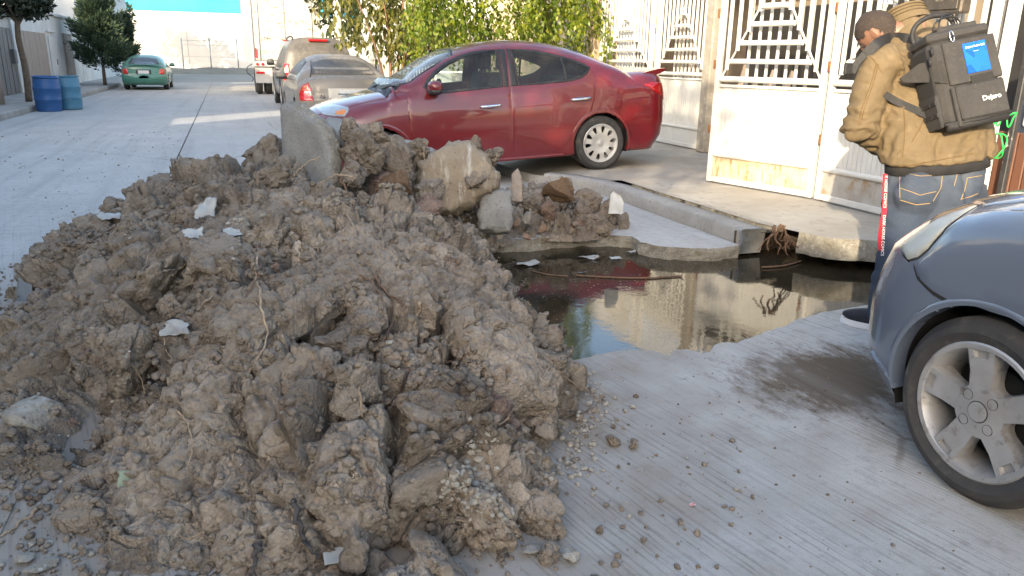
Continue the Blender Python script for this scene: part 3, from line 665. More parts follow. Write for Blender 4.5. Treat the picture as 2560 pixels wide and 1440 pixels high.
def heap_mesh(name, parent, ctrl, xr, ys, nx, seed, smooth_spots, floor=-.05, grooves=None, cut=None):
    xs = np.linspace(xr[0], xr[1], nx); X, Y = np.meshgrid(xs, ys, indexing='ij')
    H = rbf(ctrl, X, Y)
    gx = np.gradient(H, xs, axis=0); gy = np.gradient(H, ys, axis=1)
    N = np.stack([-gx, -gy, np.ones_like(H)], -1).reshape(-1, 3); N /= np.linalg.norm(N, axis=1)[:,None]
    P = np.stack([X, Y, H], -1).reshape(-1, 3)
    sm = np.zeros(len(P)); wob = fbm(P, .18, 3, seed+40)*.10
    for (a, b, r) in smooth_spots:
        dd = np.hypot(P[:,0]-a, P[:,1]-b)+wob; sm = np.maximum(sm, 1-sstep(r*.7, r*1.15, dd))
    fade = sstep(-.05, .07, P[:,2])
    d, tone = clay(P, N, sm, seed); d *= (.25+.75*fade)
    if grooves is not None:
        wq = np.stack([fbm(P, .12, 3, 91), fbm(P, .12, 3, 92)], 1)*.035
        for path, dep_, wid_ in CLEFT_PX:
            L = [base_hit(ctrl, *q) for q in path]; dm = np.full(len(P), 9.)
            for (ax_, ay_), (bx_, by_) in zip(L[:-1], L[1:]):
                vx, vy = bx_-ax_, by_-ay_; tt = np.clip(((P[:,0]+wq[:,0]-ax_)*vx+(P[:,1]+wq[:,1]-ay_)*vy)/(vx*vx+vy*vy+1e-9), 0, 1)
                dm = np.minimum(dm, np.hypot(P[:,0]+wq[:,0]-ax_-tt*vx, P[:,1]+wq[:,1]-ay_-tt*vy))
            d -= dep_*np.exp(-(dm/wid_)**2) - .010*np.exp(-((dm-.07)/.04)**2)
        (cx, cy, r, dx, dy) = grooves
        dd = np.hypot(P[:,0]-cx, P[:,1]-cy); w = 1-sstep(r*.6, r, dd+wob)
        t = (P[:,0]-cx)*dy - (P[:,1]-cy)*dx + .03*fbm(P, .3, 2, 77)
        u = t/.105; fr = u-np.floor(u); k = _h(np.floor(u).astype(np.int64), np.zeros(len(u), np.int64), np.zeros(len(u), np.int64), 5)
        d += w*((k-.4)*.06 - .075*np.exp(-(np.minimum(fr, 1-fr)/.13)**2)*(.4+.6*k) + .008*np.cos(fr*2*pi*4))
    P2 = P + N*d[:,None]
    i = np.arange(nx*len(ys)).reshape(nx, len(ys)); F = np.stack([i[:-1,:-1], i[1:,:-1], i[1:,1:], i[:-1,1:]], -1).reshape(-1, 4)
    keep = (P2[F][:,:,2].max(1) > floor)
    if cut is not None: keep &= cut(P2[F].mean(1))
    F = F[keep]; used = np.unique(F); mp = np.full(len(P2), -1); mp[used] = np.arange(len(used))
    o = mk(name, P2[used], mp[F].astype(np.int32), M_MUD, parent, False)
    at = o.data.attributes.new('tone', 'FLOAT', 'POINT'); at.data.foreach_set('value', tone[used].astype(np.float32))
    me = o.data; NN = np.zeros(len(me.vertices)*3, np.float32); me.vertices.foreach_get('normal', NN); SURF[name+str(seed)] = (P2[used], NN.reshape(-1,3))
    return o, (lambda x, y: rbf(ctrl, np.array(x), np.array(y)))
ys = [1.5]
while ys[-1] < 7.1: ys.append(ys[-1] +   .0040*max(1.0, (ys[-1]+.4)/2.6))
ys = np.array(ys)
heap = thing('earth_heap', 'large heap of dug up cracked brown clay lying on the road in front', 'earth heap', (0, 0, 0))
mound_o, HF = heap_mesh('mound', heap, FRONT, (-1.5, 1.68), ys, 660, 11, SMOOTH, -.03, (.66, 3.05, .62, .38, -.92), cut=lambda c: ~((c[:,0] > 1.2) & (c[:,2] < -.2)))
BACK = [(.76,5.5,.5),(1.0,5.55,.5),(1.25,5.5,.42),(1.5,5.35,.30),(1.75,5.7,.22),(1.7,5.35,.16),(1.95,5.95,.22),(2.3,6.15,.24),(2.55,6.15,.25),(2.8,6.05,.20),(2.75,5.75,.14),(3.02,5.95,.08),(2.3,5.8,.10),(2.0,5.72,.05),(1.62,5.55,.06),(1.35,6.0,.40),(1.1,6.3,.42),(1.6,6.4,.2),(2.7,5.55,.02),(2.9,5.6,-.01),
 (3.25,5.8,-.06),(3.3,6.2,-.06),(2.9,6.5,-.06),(2.4,6.6,-.06),(2.0,6.6,-.05),(1.8,7.0,-.06),(1.2,7.0,-.06),(.6,7.0,-.06),(.4,6.4,.2),(.3,5.2,.3),(2.5,5.4,-.1),(2.1,5.4,-.12),(1.8,5.3,-.1),(1.6,5.1,-.1),(1.3,4.9,.05),(.8,4.9,.4),(3.2,5.4,-.1),(3.6,6,-.12),(2.5,7.2,-.1)]
heap2 = thing('rubble_heap', 'lower heap of crumbled clay and stones beyond the flooded hole', 'rubble heap', (0, 0, 0))
ys2 = np.linspace(4.85, 7.1, 250)
mound2, HF2 = heap_mesh('mound', heap2, BACK, (.3, 3.5), ys2, 330, 31, [], -.02)
# ---------------------------------------------------------------- clods
def ico(n):
    bm = bmesh.new(); bmesh.ops.create_icosphere(bm, subdivisions=n, radius=1.0)
    V = np.array([v.co[:] for v in bm.verts]); F = np.array([[v.index for v in f.verts] for f in bm.faces], np.int32); bm.free(); return V, F
ICO = {n: ico(n) for n in (1, 2, 3, 4, 5)}
def clod_mesh(seed, sub=5, flat=.8, facets=5, lump=1.0):
    V, F = ICO[sub]; V = V.copy(); rs = np.random.RandomState(seed)
    r = np.ones(len(V))
    for k in range(facets+5):                                   # planar breaks
        n = rs.normal(size=3); n /= np.linalg.norm(n); c = rs.uniform(.50, .86); dn = V @ n
        r = np.where(dn > .05, np.minimum(r, c/np.maximum(dn, 1e-3)), r)
    P = V*r[:,None]*np.array([1, rs.uniform(.7, 1), flat*rs.uniform(.75, 1.1)])
    o = rs.uniform(0, 50, 3); w = np.stack([fbm(P+o, .35, 3, seed+k) for k in (0, 3, 6)], 1)*.07
    g = sstep(-.15, .3, fbm(P+o, .8, 2, seed+9))                # crumbled side, smoother side
    d = chunk(P+o+w, .95, seed, .16, .45, .04, .16, .035)*lump
    d += chunk(P+o+w, .38, seed+1, .28, .6, .08, .24, .055)*lump*(.25+.75*g)
    d += chunk(P+o+w, .17, seed+2, .42, .6, .15, .26, .09)*lump*(.10+.90*g)
    d += chunk(P+o+w*.5, .085, seed+5, .5, .5, .25, .26, .12)*lump*(.08+.92*g)
    d += (.035*fbm(P+o, .3, 4, seed+3) + .02*np.abs(fbm(P+o, .08, 3, seed+4)))*lump*(.4+.6*g)
    return P+V*d[:,None], F
CLODS = [clod_mesh(100+i, 5 if i < 8 else 4, .82, 4) for i in range(12)]
ROCKS = [clod_mesh(300+i, 4, .75, 9, .35) for i in range(5)]
def data_of(V, F, m, name='clod'):
    o = mk(name, V, F, m, None, False); me = o.data; bpy.data.objects.remove(o); return me
CL = {k: [data_of(V, F, m) for V, F in CLODS] for k, m in (('mud', M_MUD), ('red', M_MUDR), ('pale', M_MUDP))}
M_STONE = mat('white_stone', (.50,.47,.41), (.33,.29,.23), 14, .9, bmp=.8, bscale=40, bdist=.03, c3=(.20,.165,.125), s3=22, lo3=.55, hi3=.66, world_co=True)
M_GSTONE = mat('grey_stone', (.34,.32,.28), (.22,.20,.165), 10, .9, bmp=.7, bscale=45, bdist=.02, c3=(.42,.40,.36), s3=50, world_co=True)
M_BSTONE = mat('brown_stone', (.27,.17,.11), (.18,.115,.075), 8, .9, bmp=.6, bscale=30, bdist=.02, c3=(.24,.2,.16), s3=20, world_co=True)
RK = {k: [data_of(V, F, m, 'stone') for V, F in ROCKS] for k, m in (('white', M_STONE), ('grey', M_GSTONE), ('brown', M_BSTONE))}
def put(me, loc, s, rot=None, parent=None, name='clod'):
    o = bpy.data.objects.new(name, me); COL.objects.link(o); o.location = loc
    o.scale = (s, s, s) if not isinstance(s, tuple) else s
    o.rotation_euler = rot if rot else (random.uniform(0, 6.3), random.uniform(0, 6.3), random.uniform(0, 6.3))
    if parent: o.parent = parent
    return o
rn = random.Random(21)
# big clods read off the photograph: x, y, height above road of the centre, radius
BIG = [(.46,1.98,.14,.20,'mud'),(.68,2.02,.13,.17,'pale'),(.60,1.86,.09,.15,'pale'),(.80,1.96,.07,.13,'mud'),(.94,2.18,.06,.09,'pale'),(.92,2.02,.06,.085,'mud'),(.84,1.86,.05,.085,'mud'),(.98,2.34,.12,.10,'mud'),
 (.75,2.2,.22,.14,'red'),(.55,2.2,.28,.15,'mud'),(.92,2.42,.24,.14,'mud'),(1.1,2.62,.2,.13,'mud'),(1.24,2.72,.10,.12,'mud'),(1.2,2.9,.2,.12,'mud'),(.3,2.3,.34,.13,'mud'),(.18,2.42,.36,.14,'mud'),(.12,2.2,.22,.12,'pale'),(.26,2.12,.2,.11,'mud'),(.02,2.7,.43,.16,'mud'),(.22,2.85,.46,.15,'mud'),(-.25,2.86,.42,.15,'mud'),(-.42,2.95,.3,.14,'mud'),(.36,2.62,.42,.15,'mud'),
 (-.1,3.35,.52,.18,'mud'),(.1,3.55,.55,.17,'mud'),(.28,3.6,.58,.16,'mud'),(-.35,3.5,.45,.17,'mud'),(-.6,3.55,.3,.16,'red'),(-.72,4.0,.2,.15,'mud'),(-.5,4.2,.46,.18,'mud'),(-.86,4.5,.14,.14,'mud'),(-.95,4.95,.2,.12,'mud'),(-.82,5.3,.28,.15,'mud'),(-.72,5.75,.33,.15,'mud'),(-.45,5.85,.44,.16,'mud'),(-.2,5.7,.50,.15,'mud'),(.02,5.8,.57,.15,'mud'),(.2,5.95,.68,.19,'mud'),(.33,5.2,.66,.16,'mud'),(.2,4.6,.68,.16,'mud'),(.5,4.5,.56,.14,'mud'),(.75,4.35,.46,.13,'mud'),(.95,4.2,.39,.12,'mud'),(.85,3.9,.48,.12,'mud'),(1.05,3.5,.44,.12,'mud'),(1.1,3.15,.32,.12,'mud'),
 (-.42,2.52,.07,.10,'mud'),(-.52,2.32,.05,.075,'mud'),(-.3,2.06,.04,.05,'mud'),(.42,1.72,.07,.11,'mud'),(.32,1.66,.06,.11,'pale'),(.17,1.72,.05,.09,'mud'),(.75,1.72,.03,.045,'mud'),(.16,2.02,.16,.10,'mud'),(.05,4.0,.6,.2,'mud'),(-.2,4.6,.56,.2,'mud'),(-.5,4.9,.5,.19,'mud'),(-.15,5.2,.58,.18,'mud')]
for (x, y, z, r, k) in BIG:
    if any(hypot(x-a, y-b) < q*.85 for a, b, q in SMOOTH) and y > 1.9 and r < .19: continue
    z -= r*.18
    if x > .75 and y < 2.3: x -= .06
    put(rn.choice(CL[k][:8]), (x, y, z), (r*rn.uniform(.9,1.15), r*rn.uniform(.85,1.1), r*rn.uniform(.75,.95)), None, heap)
cnt = 0
while cnt < 175:
    x, y = rn.uniform(-1.35, 1.45), 1.6+5.0*rn.random()**1.6
    h = float(HF(x, y))
    if h < -.03: continue
    if any(hypot(x-a, y-b) < q*.9 for a, b, q in SMOOTH) and rn.random() < .85: continue
    r = .020+.055*rn.random()**2.2
    if h < .03: r *= .7
    put(rn.choice(CL['mud'] if rn.random() < .82 else CL['red' if rn.random() < .5 else 'pale']), (x, y, max(h, 0)+r*.3+.012), r, None, heap); cnt += 1
# second heap
for (x, y, z, r, k) in [(2.62,6.05,.27,.17,'mud'),(2.45,6.1,.22,.15,'mud'),(2.2,6.1,.22,.14,'mud'),(2.85,5.95,.20,.16,'mud'),(3.0,5.85,.10,.13,'mud'),(2.7,5.78,.14,.15,'mud'),(2.45,5.85,.12,.12,'red'),(2.35,5.95,.2,.12,'mud'),(1.9,6.05,.26,.14,'mud'),(1.72,5.75,.3,.11,'mud'),(2.6,5.62,.04,.10,'red'),(2.85,5.6,.04,.10,'mud'),(1.12,5.55,.62,.22,'mud'),(.95,5.5,.60,.2,'mud'),(1.3,5.35,.42,.16,'mud'),(1.38,5.75,.56,.2,'mud'),(.98,5.25,.45,.17,'red'),(1.62,5.32,.52,.12,'mud'),(1.68,5.5,.40,.12,'mud'),(1.2,5.15,.36,.14,'red'),(3.08,5.72,.06,.09,'mud')]:
    put(rn.choice(CL[k][:8]), (x, y, z), (r, r*.9, r*.85), None, heap2)
cnt = 0
while cnt < 90:
    x, y = rn.uniform(1.0, 3.2), rn.uniform(5.2, 6.5); h = float(HF2(x, y))
    if h < -.02: continue
    r = .022+.04*rn.random()**1.6
    put(rn.choice(CL['mud'] if rn.random() < .8 else CL['red']), (x, y, max(h, 0)+r*.4), r, None, heap2); cnt += 1
# crumbs and gravel: uncountable
def crumbs(name, pts, m, seed, label, cat='crumbs'):
    V0, F0 = ICO[1]; rs = np.random.RandomState(seed); Vs = []; Fs = []; k = 0
    for (x, y, z, r) in pts:
        q = V0*(1+rs.uniform(-.3, .3, (len(V0), 1)))*r*np.array([rs.uniform(.7,1.2), rs.uniform(.7,1.2), rs.uniform(.5,.9)])
        a = rs.uniform(0, 6.3); c, s = cos(a), sin(a); q = np.column_stack([q[:,0]*c-q[:,1]*s, q[:,0]*s+q[:,1]*c, q[:,2]])
        Vs.append(q+np.array([x, y, z+r*.3])); Fs.append(F0+k); k += len(V0)
    o = mk(name, np.vstack(Vs), np.vstack(Fs).astype(np.int32), m, None, False, 'stuff'); o['label'] = label; o['category'] = cat; return o
def scatter(n, seed, xr, yr, hf, rmin, rmax, lo=-9, hi=9, dens=None):
    r_ = random.Random(seed); out = []; X = np.array([r_.uniform(*xr) for _ in range(n*4)]); Y = np.array([r_.uniform(*yr) for _ in range(n*4)])
    H = hf(X, Y) if hf else np.zeros(len(X))
    for x, y, h in zip(X, Y, H):
        if len(out) >= n: break
        if h < lo or h > hi: continue
        if dens and r_.random() > dens(x, y, h): continue
        out.append((x, y, max(h, 0)+.002, rmin+(rmax-rmin)*r_.random()**3))
    return out
def on_surface(key, n, seed, rmin, rmax, pw, lo=.0, patch=.35, cut=-.1, zmin=.01):
    """positions on the real surface of a heap, gathered in crumbled patches"""
    P, N = SURF[key]; rs = np.random.RandomState(seed); i = rs.randint(0, len(P), n*6); Q = P[i]; M = N[i]
    ok = (Q[:,2] > zmin) & (M[:,2] > .12) & (fbm(Q, patch, 3, seed) + .35*M[:,2] + rs.normal(size=len(Q))*.22 > cut)
    for (a, b, r) in SMOOTH: ok &= (np.hypot(Q[:,0]-a, Q[:,1]-b) > r*.95) | (rs.random(len(Q)) < .06)
    Q, M = Q[ok][:n], M[ok][:n]; r = rmin+(rmax-rmin)*rs.random(len(Q))**pw; Q = Q+M*(r*.15)[:,None]
    return [(q[0], q[1], q[2], rr) for q, rr in zip(Q, r)]
crumbs('clay_crumbs', on_surface('mound11', 9500, 1, .004, .026, 2.6, cut=.15), M_MUD, 1, 'loose brown clay crumbs strewn over the large heap')
crumbs('clay_crumbs', on_surface('mound31', 1800, 6, .005, .028, 2.4), M_MUD, 6, 'loose clay crumbs and grit on the lower heap beyond the hole')
spill = lambda x, y, h: math.exp(-max(0, -h-.03)*24)
crumbs('clay_crumbs', scatter(3200, 2, (-1.9,1.75), (1.3,6), HF, .002, .014, -.30, .03, spill), M_MUD, 2, 'fine brown crumbs spilled on the road round the foot of the large heap')
crumbs('clay_crumbs', scatter(2600, 12, (-2.0,-.2), (1.6,4.8), HF, .003, .020, -.6, .03, lambda x, y, h: math.exp(-max(0, -h-.02)*5)), M_MUD, 12, 'loose dirt and crumbs spread over the road left of the large heap')
crumbs('gravel', scatter(300, 3, (1.0,1.5), (1.75,2.95), HF, .004, .015, -.2, .05, lambda x, y, h: math.exp(-((h+.04)/.05)**2)), M_STONE, 3, 'pale chips of concrete along the right foot of the large heap', 'gravel')
crumbs('gravel', scatter(500, 4, (-1.5,-.2), (1.85,4.6), HF, .003, .013, -.25, .06), M_STONE, 4, 'pale grit and chips at the left foot of the large heap', 'gravel')
crumbs('gravel', on_surface('mound11', 330, 5, .003, .015, 3.0, cut=-.3), M_STONE, 5, 'small white stones bedded in the clay of the large heap', 'gravel')
crumbs('gravel', scatter(260, 7, (1.5,2.7), (5.55,6.1), HF2, .006, .022, -.1), M_STONE, 7, 'pale stone chips in front of the lower heap', 'gravel')
def on_road(n, seed, xr, yr, a, b):
    r_ = random.Random(seed); return [(r_.uniform(*xr), r_.uniform(*yr), .001, a+(b-a)*r_.random()**3) for _ in range(n)]
crumbs('grit', on_road(280, 8, (.95,2.6), (1.2,3.0), .0015, .0055), M_MUD, 8, 'tiny specks of dirt on the road between heap and parked car', 'grit')
crumbs('grit', on_road(500, 9, (-3.8,-.8), (3,16), .003, .014), M_MUD, 9, 'specks of dirt scattered on the road up the street', 'grit')
# single clods and stones on the road, right of the heap
SPOTS = [(1505,997,.017),(1533,1112,.033),(1582,1120,.026),(1545,1170,.008),(1640,1140,.008),(1700,1310,.012),(1742,1337,.013),(1745,1420,.010),(1615,1320,.009),(1602,1285,.011),(1545,1395,.012),(1500,1330,.016),(1558,1320,.010),(1515,1265,.010),(1850,1130,.006),(1780,1090,.007),(1660,1086,.006),(1930,1480,.008),(1700,1060,.005),(1880,1245,.008)]
def gp(x, y, z=0.0):
    d = _F + _R*((x-1280)/1923.) - _U*((y-720)/1923.); t = (z-CAM_H)/d.z; return Vector((0,0,CAM_H))+d*t
for i, (x, y, r) in enumerate(SPOTS):
    p = gp(x, y); o = put(CL['mud'][4+i % 8], (p.x, p.y, r*.55), r, None, None, 'dirt_clod')
    big = r > .02
    tag(o, ('darker of the two fist sized clods lying together on the road' if i == 1 else 'paler flat clod beside the dark clod on the road') if big else 'small crumb of clay lying on the grooved road beside the heap', 'clod', None if big else 'single clods on the road')
def rock_thing(px, py, z, r, k, label, sc=(1,1,.8), rot=None, cat='stone'):
    p = gp(px, py, z); o = put(RK[k][hash(label) % 5 if False else (px+py) % 5], p, (r*sc[0], r*sc[1], r*sc[2]), rot, None, 'stone'); return tag(o, label, cat)
rock_thing(1430, 1387, .02, .034, 'white', 'white angular stone on the road at the right foot of the heap', rot=(.3,.2,.4))
rock_thing(1330, 1370, .015, .035, 'grey', 'flat grey pebble under the edge of the clay near the bottom', (1.2,.9,.6), (0,.1,.2))
rock_thing(92, 1035, .07, .125, 'white', 'large white crumbly stone at the left foot of the heap', (1,1,.95), (.4,.2,.9))
rock_thing(110, 1412, .012, .042, 'grey', 'pale flat stone in the bottom left corner', (1.3,.9,.6), (0,.1,.5))
rock_thing(60, 1395, .012, .03, 'grey', 'small grey stone in the bottom left corner beside the pale flat stone', (1,1,.8), (.2,.1,1.5))
rock_thing(1210, 640+20, -.05, .06, 'grey', 'dusty lump at the waterside below the heap', (1.3,1,.6))
for i, (px, py, r, k) in enumerate([(1200,585,.045,'grey'),(1357,572,.05,'brown'),(1318,592,.04,'brown'),(1145,555,.06,'grey'),(1290,556,.055,'brown'),(1385,518,.05,'white'),(1250,590,.03,'white'),(1316,548,.06,'grey')]):
    rock_thing(px, py, .10 if py > 560 else .16, r, k, ['square grey chip on the broken road edge','upright brown stone at the foot of the lower heap','small tan stone on the broken white road edge','dull grey stone between the boulder and the road edge','rusty brown stone beneath the small concrete block','pale upright splinter in the lower heap','white pebble on the road edge behind the water','grey cobble right of the small concrete block'][i], (1,.9,.9))
# ================================================================== SLABS, ROOTS AND LITTER ON THE HEAP
def pt(px, py, t):
    return Vector((0,0,CAM_H)) + (_F + _R*((px-1280)/1923.) - _U*((py-720)/1923.))*t
def slab(name, outline, thick, origin, U, Vv, m, label, cat, seed, step=.022, amp=.008, edge=.02, dome=0.0, side=None, crack=0.0):
    """a broken slab: outline in its own plane (U,V unit vectors), thickness behind it, ragged broken sides"""
    U = Vector(U).normalized(); Vv = Vector(Vv); Vv = (Vv-U*Vv.dot(U)).normalized(); W = U.cross(Vv)
    ol = resample(outline, step); 
    P, T, L = cdt(ol, [], step*1.3)
    n = len(P); cen = P.mean(0); q = np.column_stack([P, np.zeros(n)])
    e = np.full(n, 9.)
    for i in L[0]: e = np.minimum(e, np.hypot(P[:,0]-P[i,0], P[:,1]-P[i,1]))
    f = q.copy(); f[:,2] = amp*fbm(q+seed, .09, 4, seed) + amp*.5*fbm(q+seed, .03, 3, seed+1) - .012*np.exp(-e/.012) + dome*(1-np.exp(-e/.10))
    if crack:
        qq = q+seed*1.7+np.stack([fbm(q+seed, .07, 3, 5), fbm(q+seed, .07, 3, 6), 0*q[:,0]], 1)*.025
        for sc_, dp_, cw_ in ((.15, .065, .085), (.075, .034, .10), (.034, .010, .16)):
            f1, f2, R_, D_ = worley(qq, sc_, seed); f[:,2] -= crack*dp_*np.exp(-((f2-f1)/cw_)**2)*(.15+.85*R_[:,0]); f[:,2] += crack*(R_[:,1]-.5)*dp_*.30 + crack*.25*dp_*(D_*(R_-.5)).sum(1)
    b = q.copy(); b[:,2] = -thick + amp*2*fbm(q+seed+5, .09, 4, seed+2) + .012*np.exp(-e/.012)
    V = [f, b]; k = 2*n; F = [T, T[:, ::-1]+n]
    lp = L[0]; m_ = len(lp); rows = 4; ids = [np.array(lp)]
    A = P[lp]; tg = np.roll(A, -1, 0)-np.roll(A, 1, 0); nr = np.column_stack([tg[:,1], -tg[:,0]]); nr /= np.linalg.norm(nr, axis=1)[:,None]+1e-9
    if (nr*(A-cen)).sum() < 0: nr = -nr
    for r in range(1, rows):
        s_ = np.column_stack([A, np.full(m_, -thick*r/rows)]); d = edge*(.5+fbm(s_+seed, .05, 4, seed+7)); s_[:,:2] += nr*d[:,None]
        V.append(s_); ids.append(np.arange(k, k+m_)); k += m_
    ids.append(np.array(lp)+n); Q = []
    for r in range(rows):
        a, c = ids[r], ids[r+1]
        Q.append(np.stack([a, c, np.roll(c, -1)], 1)); Q.append(np.stack([a, np.roll(c, -1), np.roll(a, -1)], 1))
    V = np.vstack(V); F = np.vstack(F+Q).astype(np.int32)
    o = mk(name, V, F, m); o.data.materials.append(side or m); mi = np.zeros(len(F), np.int32); mi[2*len(T):] = 1; o.data.polygons.foreach_set('material_index', mi); bm = bmesh.new(); bm.from_mesh(o.data); bmesh.ops.recalc_face_normals(bm, faces=bm.faces); bm.to_mesh(o.data); bm.free()
    M4 = Matrix((U, Vv, W)).transposed().to_4x4(); M4.translation = Vector(origin); o.matrix_world = M4
    return tag(o, label, cat)
M_SLAB = mat('slab_concrete', (.30,.295,.28), (.215,.21,.195), 5, .92, bmp=.6, bscale=60, bdist=.012, c3=(.15,.14,.125), s3=60, lo3=.56, hi3=.68)
def streak_mat():
    m, nt, b = new_mat('streaked_rock'); co = coord(nt, 'Object'); st = coord(nt, 'Object', (9, 1.6, 3), (0, 0, radians(-25)))
    c = mixc(nt, noise_fac(nt, 4, 8, .65, co, .35, .65), (.33,.265,.185), (.24,.19,.135))
    c = mixc(nt, noise_fac(nt, 1.6, 8, .7, st, .55, .70), c, (.55,.52,.46))
    c = mixc(nt, noise_fac(nt, 30, 6, .6, co, .6, .72), c, (.17,.13,.09))
    nt.links.new(c, b.inputs['Base Color']); b.inputs['Roughness'].default_value = .92
    n = nt.nodes.new('ShaderNodeTexNoise'); n.inputs['Scale'].default_value = 45; n.inputs['Detail'].default_value = 9; nt.links.new(co, n.inputs[0]); bump(nt, b, n.outputs[0], .8, .015)
    return m
M_STREAK = streak_mat()
slab('concrete_slab', [(0,.18),(.0,.74),(-.02,1.02),(.02,1.05),(.09,1.045),(.17,1.02),(.26,.985),(.34,.95),(.41,.89),(.45,.82),(.475,.72),(.485,.6),(.49,.18)], .12, (.285,5.60,0), (.60,-.80,0), (.03,.06,1), M_SLAB, 'grey concrete slab standing upright on the crest of the heap', 'concrete slab', 3, amp=.004, edge=.022, side=M_BROKEN)
slab('concrete_slab', [(-.27,-.2),(-.28,.06),(-.15,.14),(.05,.16),(.2,.10),(.28,.0),(.25,-.2)], .11, (.93,5.86,.83), (.86,-.30,-.36), (.15,.90,.25), M_SLAB, 'pale slab lying tilted right behind the upright slab, earth stuck below it', 'concrete slab', 5, amp=.006)
slab('concrete_slab', [(-.28,-.16),(-.25,.14),(.0,.18),(.24,.10),(.28,-.08),(.15,-.18)], .10, (1.33,6.05,.66), (.92,-.25,-.2), (.2,.85,.4), M_SLAB, 'flat pale slab sloping down towards the boulder, just below the red car door', 'concrete slab', 7, amp=.006)
slab('boulder', [(-.27,-.02),(-.25,.10),(-.19,.16),(-.10,.21),(.02,.235),(.13,.20),(.22,.11),(.28,.0),(.25,-.10),(.18,-.14),(.10,-.165),(-.02,-.235),(-.12,-.245),(-.20,-.20),(-.25,-.12)], .24, tuple(pt(1142,440,5.55)), (.94,-.30,.05), (.05,.30,.95), M_STREAK, 'big rounded slab of rubble with white streaks leaning on the earth', 'boulder', 9, amp=.016, edge=.05, dome=.035)
slab('concrete_block', [(-.11,-.15),(-.12,.05),(-.10,.13),(0,.15),(.09,.12),(.115,.0),(.10,-.16)], .16, tuple(pt(1241,520,5.62)), (.95,-.28,-.03), (.05,.35,.95), M_SLAB, 'small grey concrete block standing in the rubble right of the boulder', 'concrete block', 11, amp=.01, dome=.01)
M_ORANGE = mat('orange_clay', (.27,.165,.09), (.19,.12,.07), 9, .9, bmp=.8, bscale=40, bdist=.02, c3=(.14,.1,.07), s3=16, lo3=.5, hi3=.65)
o_ = mk('orange_clod', *CLODS[3], M_ORANGE); o_.location = pt(1398,475,6.0); o_.scale = (.15,.14,.135); o_.rotation_euler = (.4,.2,.9); tag(o_, 'orange brown block of clay on top of the lower heap', 'clay block')
o_ = mk('clay_block', *CLODS[6], M_ORANGE); o_.location = pt(990,470,5.05); o_.scale = (.14,.13,.12); o_.rotation_euler = (.1,.5,2.0); tag(o_, 'square tan block of clay in the hollow left of the boulder', 'clay block')
slab('wood_chunk', [(-.03,-.12),(-.04,.08),(0,.13),(.03,.06),(.045,-.12)], .05, tuple(pt(1293,462,5.85)), (.95,-.28,-.05), (.1,.3,.95), M_WOOD, 'upright splinter of brown wood behind the small concrete block', 'wood', 17, step=.015, amp=.006, edge=.006)
M_PLASTER = mat('white_plaster', (.62,.62,.60), (.5,.5,.47), 9, .8, bmp=.3, bscale=30, bdist=.01)
slab('tile_shard', [(-.055,-.09),(-.04,.06),(-.015,.085),(.035,.05),(.06,.0),(.06,-.09)], .03, tuple(pt(1540,505,6.05)), (.95,-.3,0), (.02,.2,.98), M_PLASTER, 'white three cornered shard standing in the lower heap near the kerb', 'shard', 19, step=.02, amp=.001, edge=.002)
# big cohesive slabs of sheared clay in the heap: smooth cracked faces, laid along its slope
def clay_slab(l, r, t, b, seed, out=.05, thick=.14, sq=.75, m=None, dome=.03, crack=1.0, amp=.008, nudge=(0,0,0)):
    P = []
    for q in (l, r, t, b):
        x, y = base_hit(FRONT, *q); P.append(Vector((x, y, max(0., float(HF(x, y))))))
    U, Vv = P[1]-P[0], P[2]-P[3]; c = (P[0]+P[1]+P[2]+P[3])/4; W = U.cross(Vv).normalized(); r_ = random.Random(seed); ol = []
    for k in range(18):
        a = 2*pi*k/18; cx, sy = cos(a), sin(a); j = r_.uniform(.86, 1.10)
        ol.append((math.copysign(abs(cx)**sq, cx)*U.length/2*j, math.copysign(abs(sy)**sq, sy)*Vv.length/2*j))
    o = slab('clay_slab', ol, thick, c+W*out+Vector(nudge), U, Vv, m or M_MUD, '', '', seed, step=.0085, amp=amp, edge=.02, dome=dome, crack=crack)
    del o['label']; del o['category']; o.parent = heap; o.data.polygons.foreach_set('use_smooth', np.zeros(len(o.data.polygons), bool)); return o
M_SHEAR = mud_mat('sheared_clay', 1.12)
clay_slab((385,1050),(570,1070),(452,850),(490,1300), 41, .045, .16, .7, M_SHEAR)
clay_slab((300,1360),(640,1350),(500,1250),(470,1425), 42, .035, .10, .8, M_SHEAR, .015)
clay_slab((560,1290),(760,1300),(650,1200),(690,1410), 43, .045, .12, .75, M_SHEAR)
clay_slab((712,720),(838,770),(745,615),(832,865), 44, .075, .16, .7, None, .03, .7)
clay_slab((835,690),(925,680),(845,600),(925,800), 45, .040, .14, .65, None, .025, .8)
clay_slab((905,680),(1010,670),(910,580),(1035,790), 46, .062, .14, .65, M_SHEAR, .025, .9)
clay_slab((1000,680),(1110,670),(985,575),(1150,790), 47, .036, .14, .65, None, .025, .9)
clay_slab((1095,700),(1200,700),(1075,590),(1245,800), 48, .050, .13, .65, M_SHEAR, .025, .9)
clay_slab((785,1235),(975,1175),(890,1085),(860,1345), 49, .085, .18, .75, M_SHEAR, .035, .45, .010)
clay_slab((180,740),(372,760),(265,640),(235,835), 50, .050, .16, .75, None, .03, .8)
clay_slab((1180,890),(1330,900),(1260,810),(1240,980), 51, .070, .14, .75, M_SHEAR, .03, .7)
clay_slab((520,560),(690,570),(610,500),(580,640), 52, .045, .14, .8, None, .035, .8)
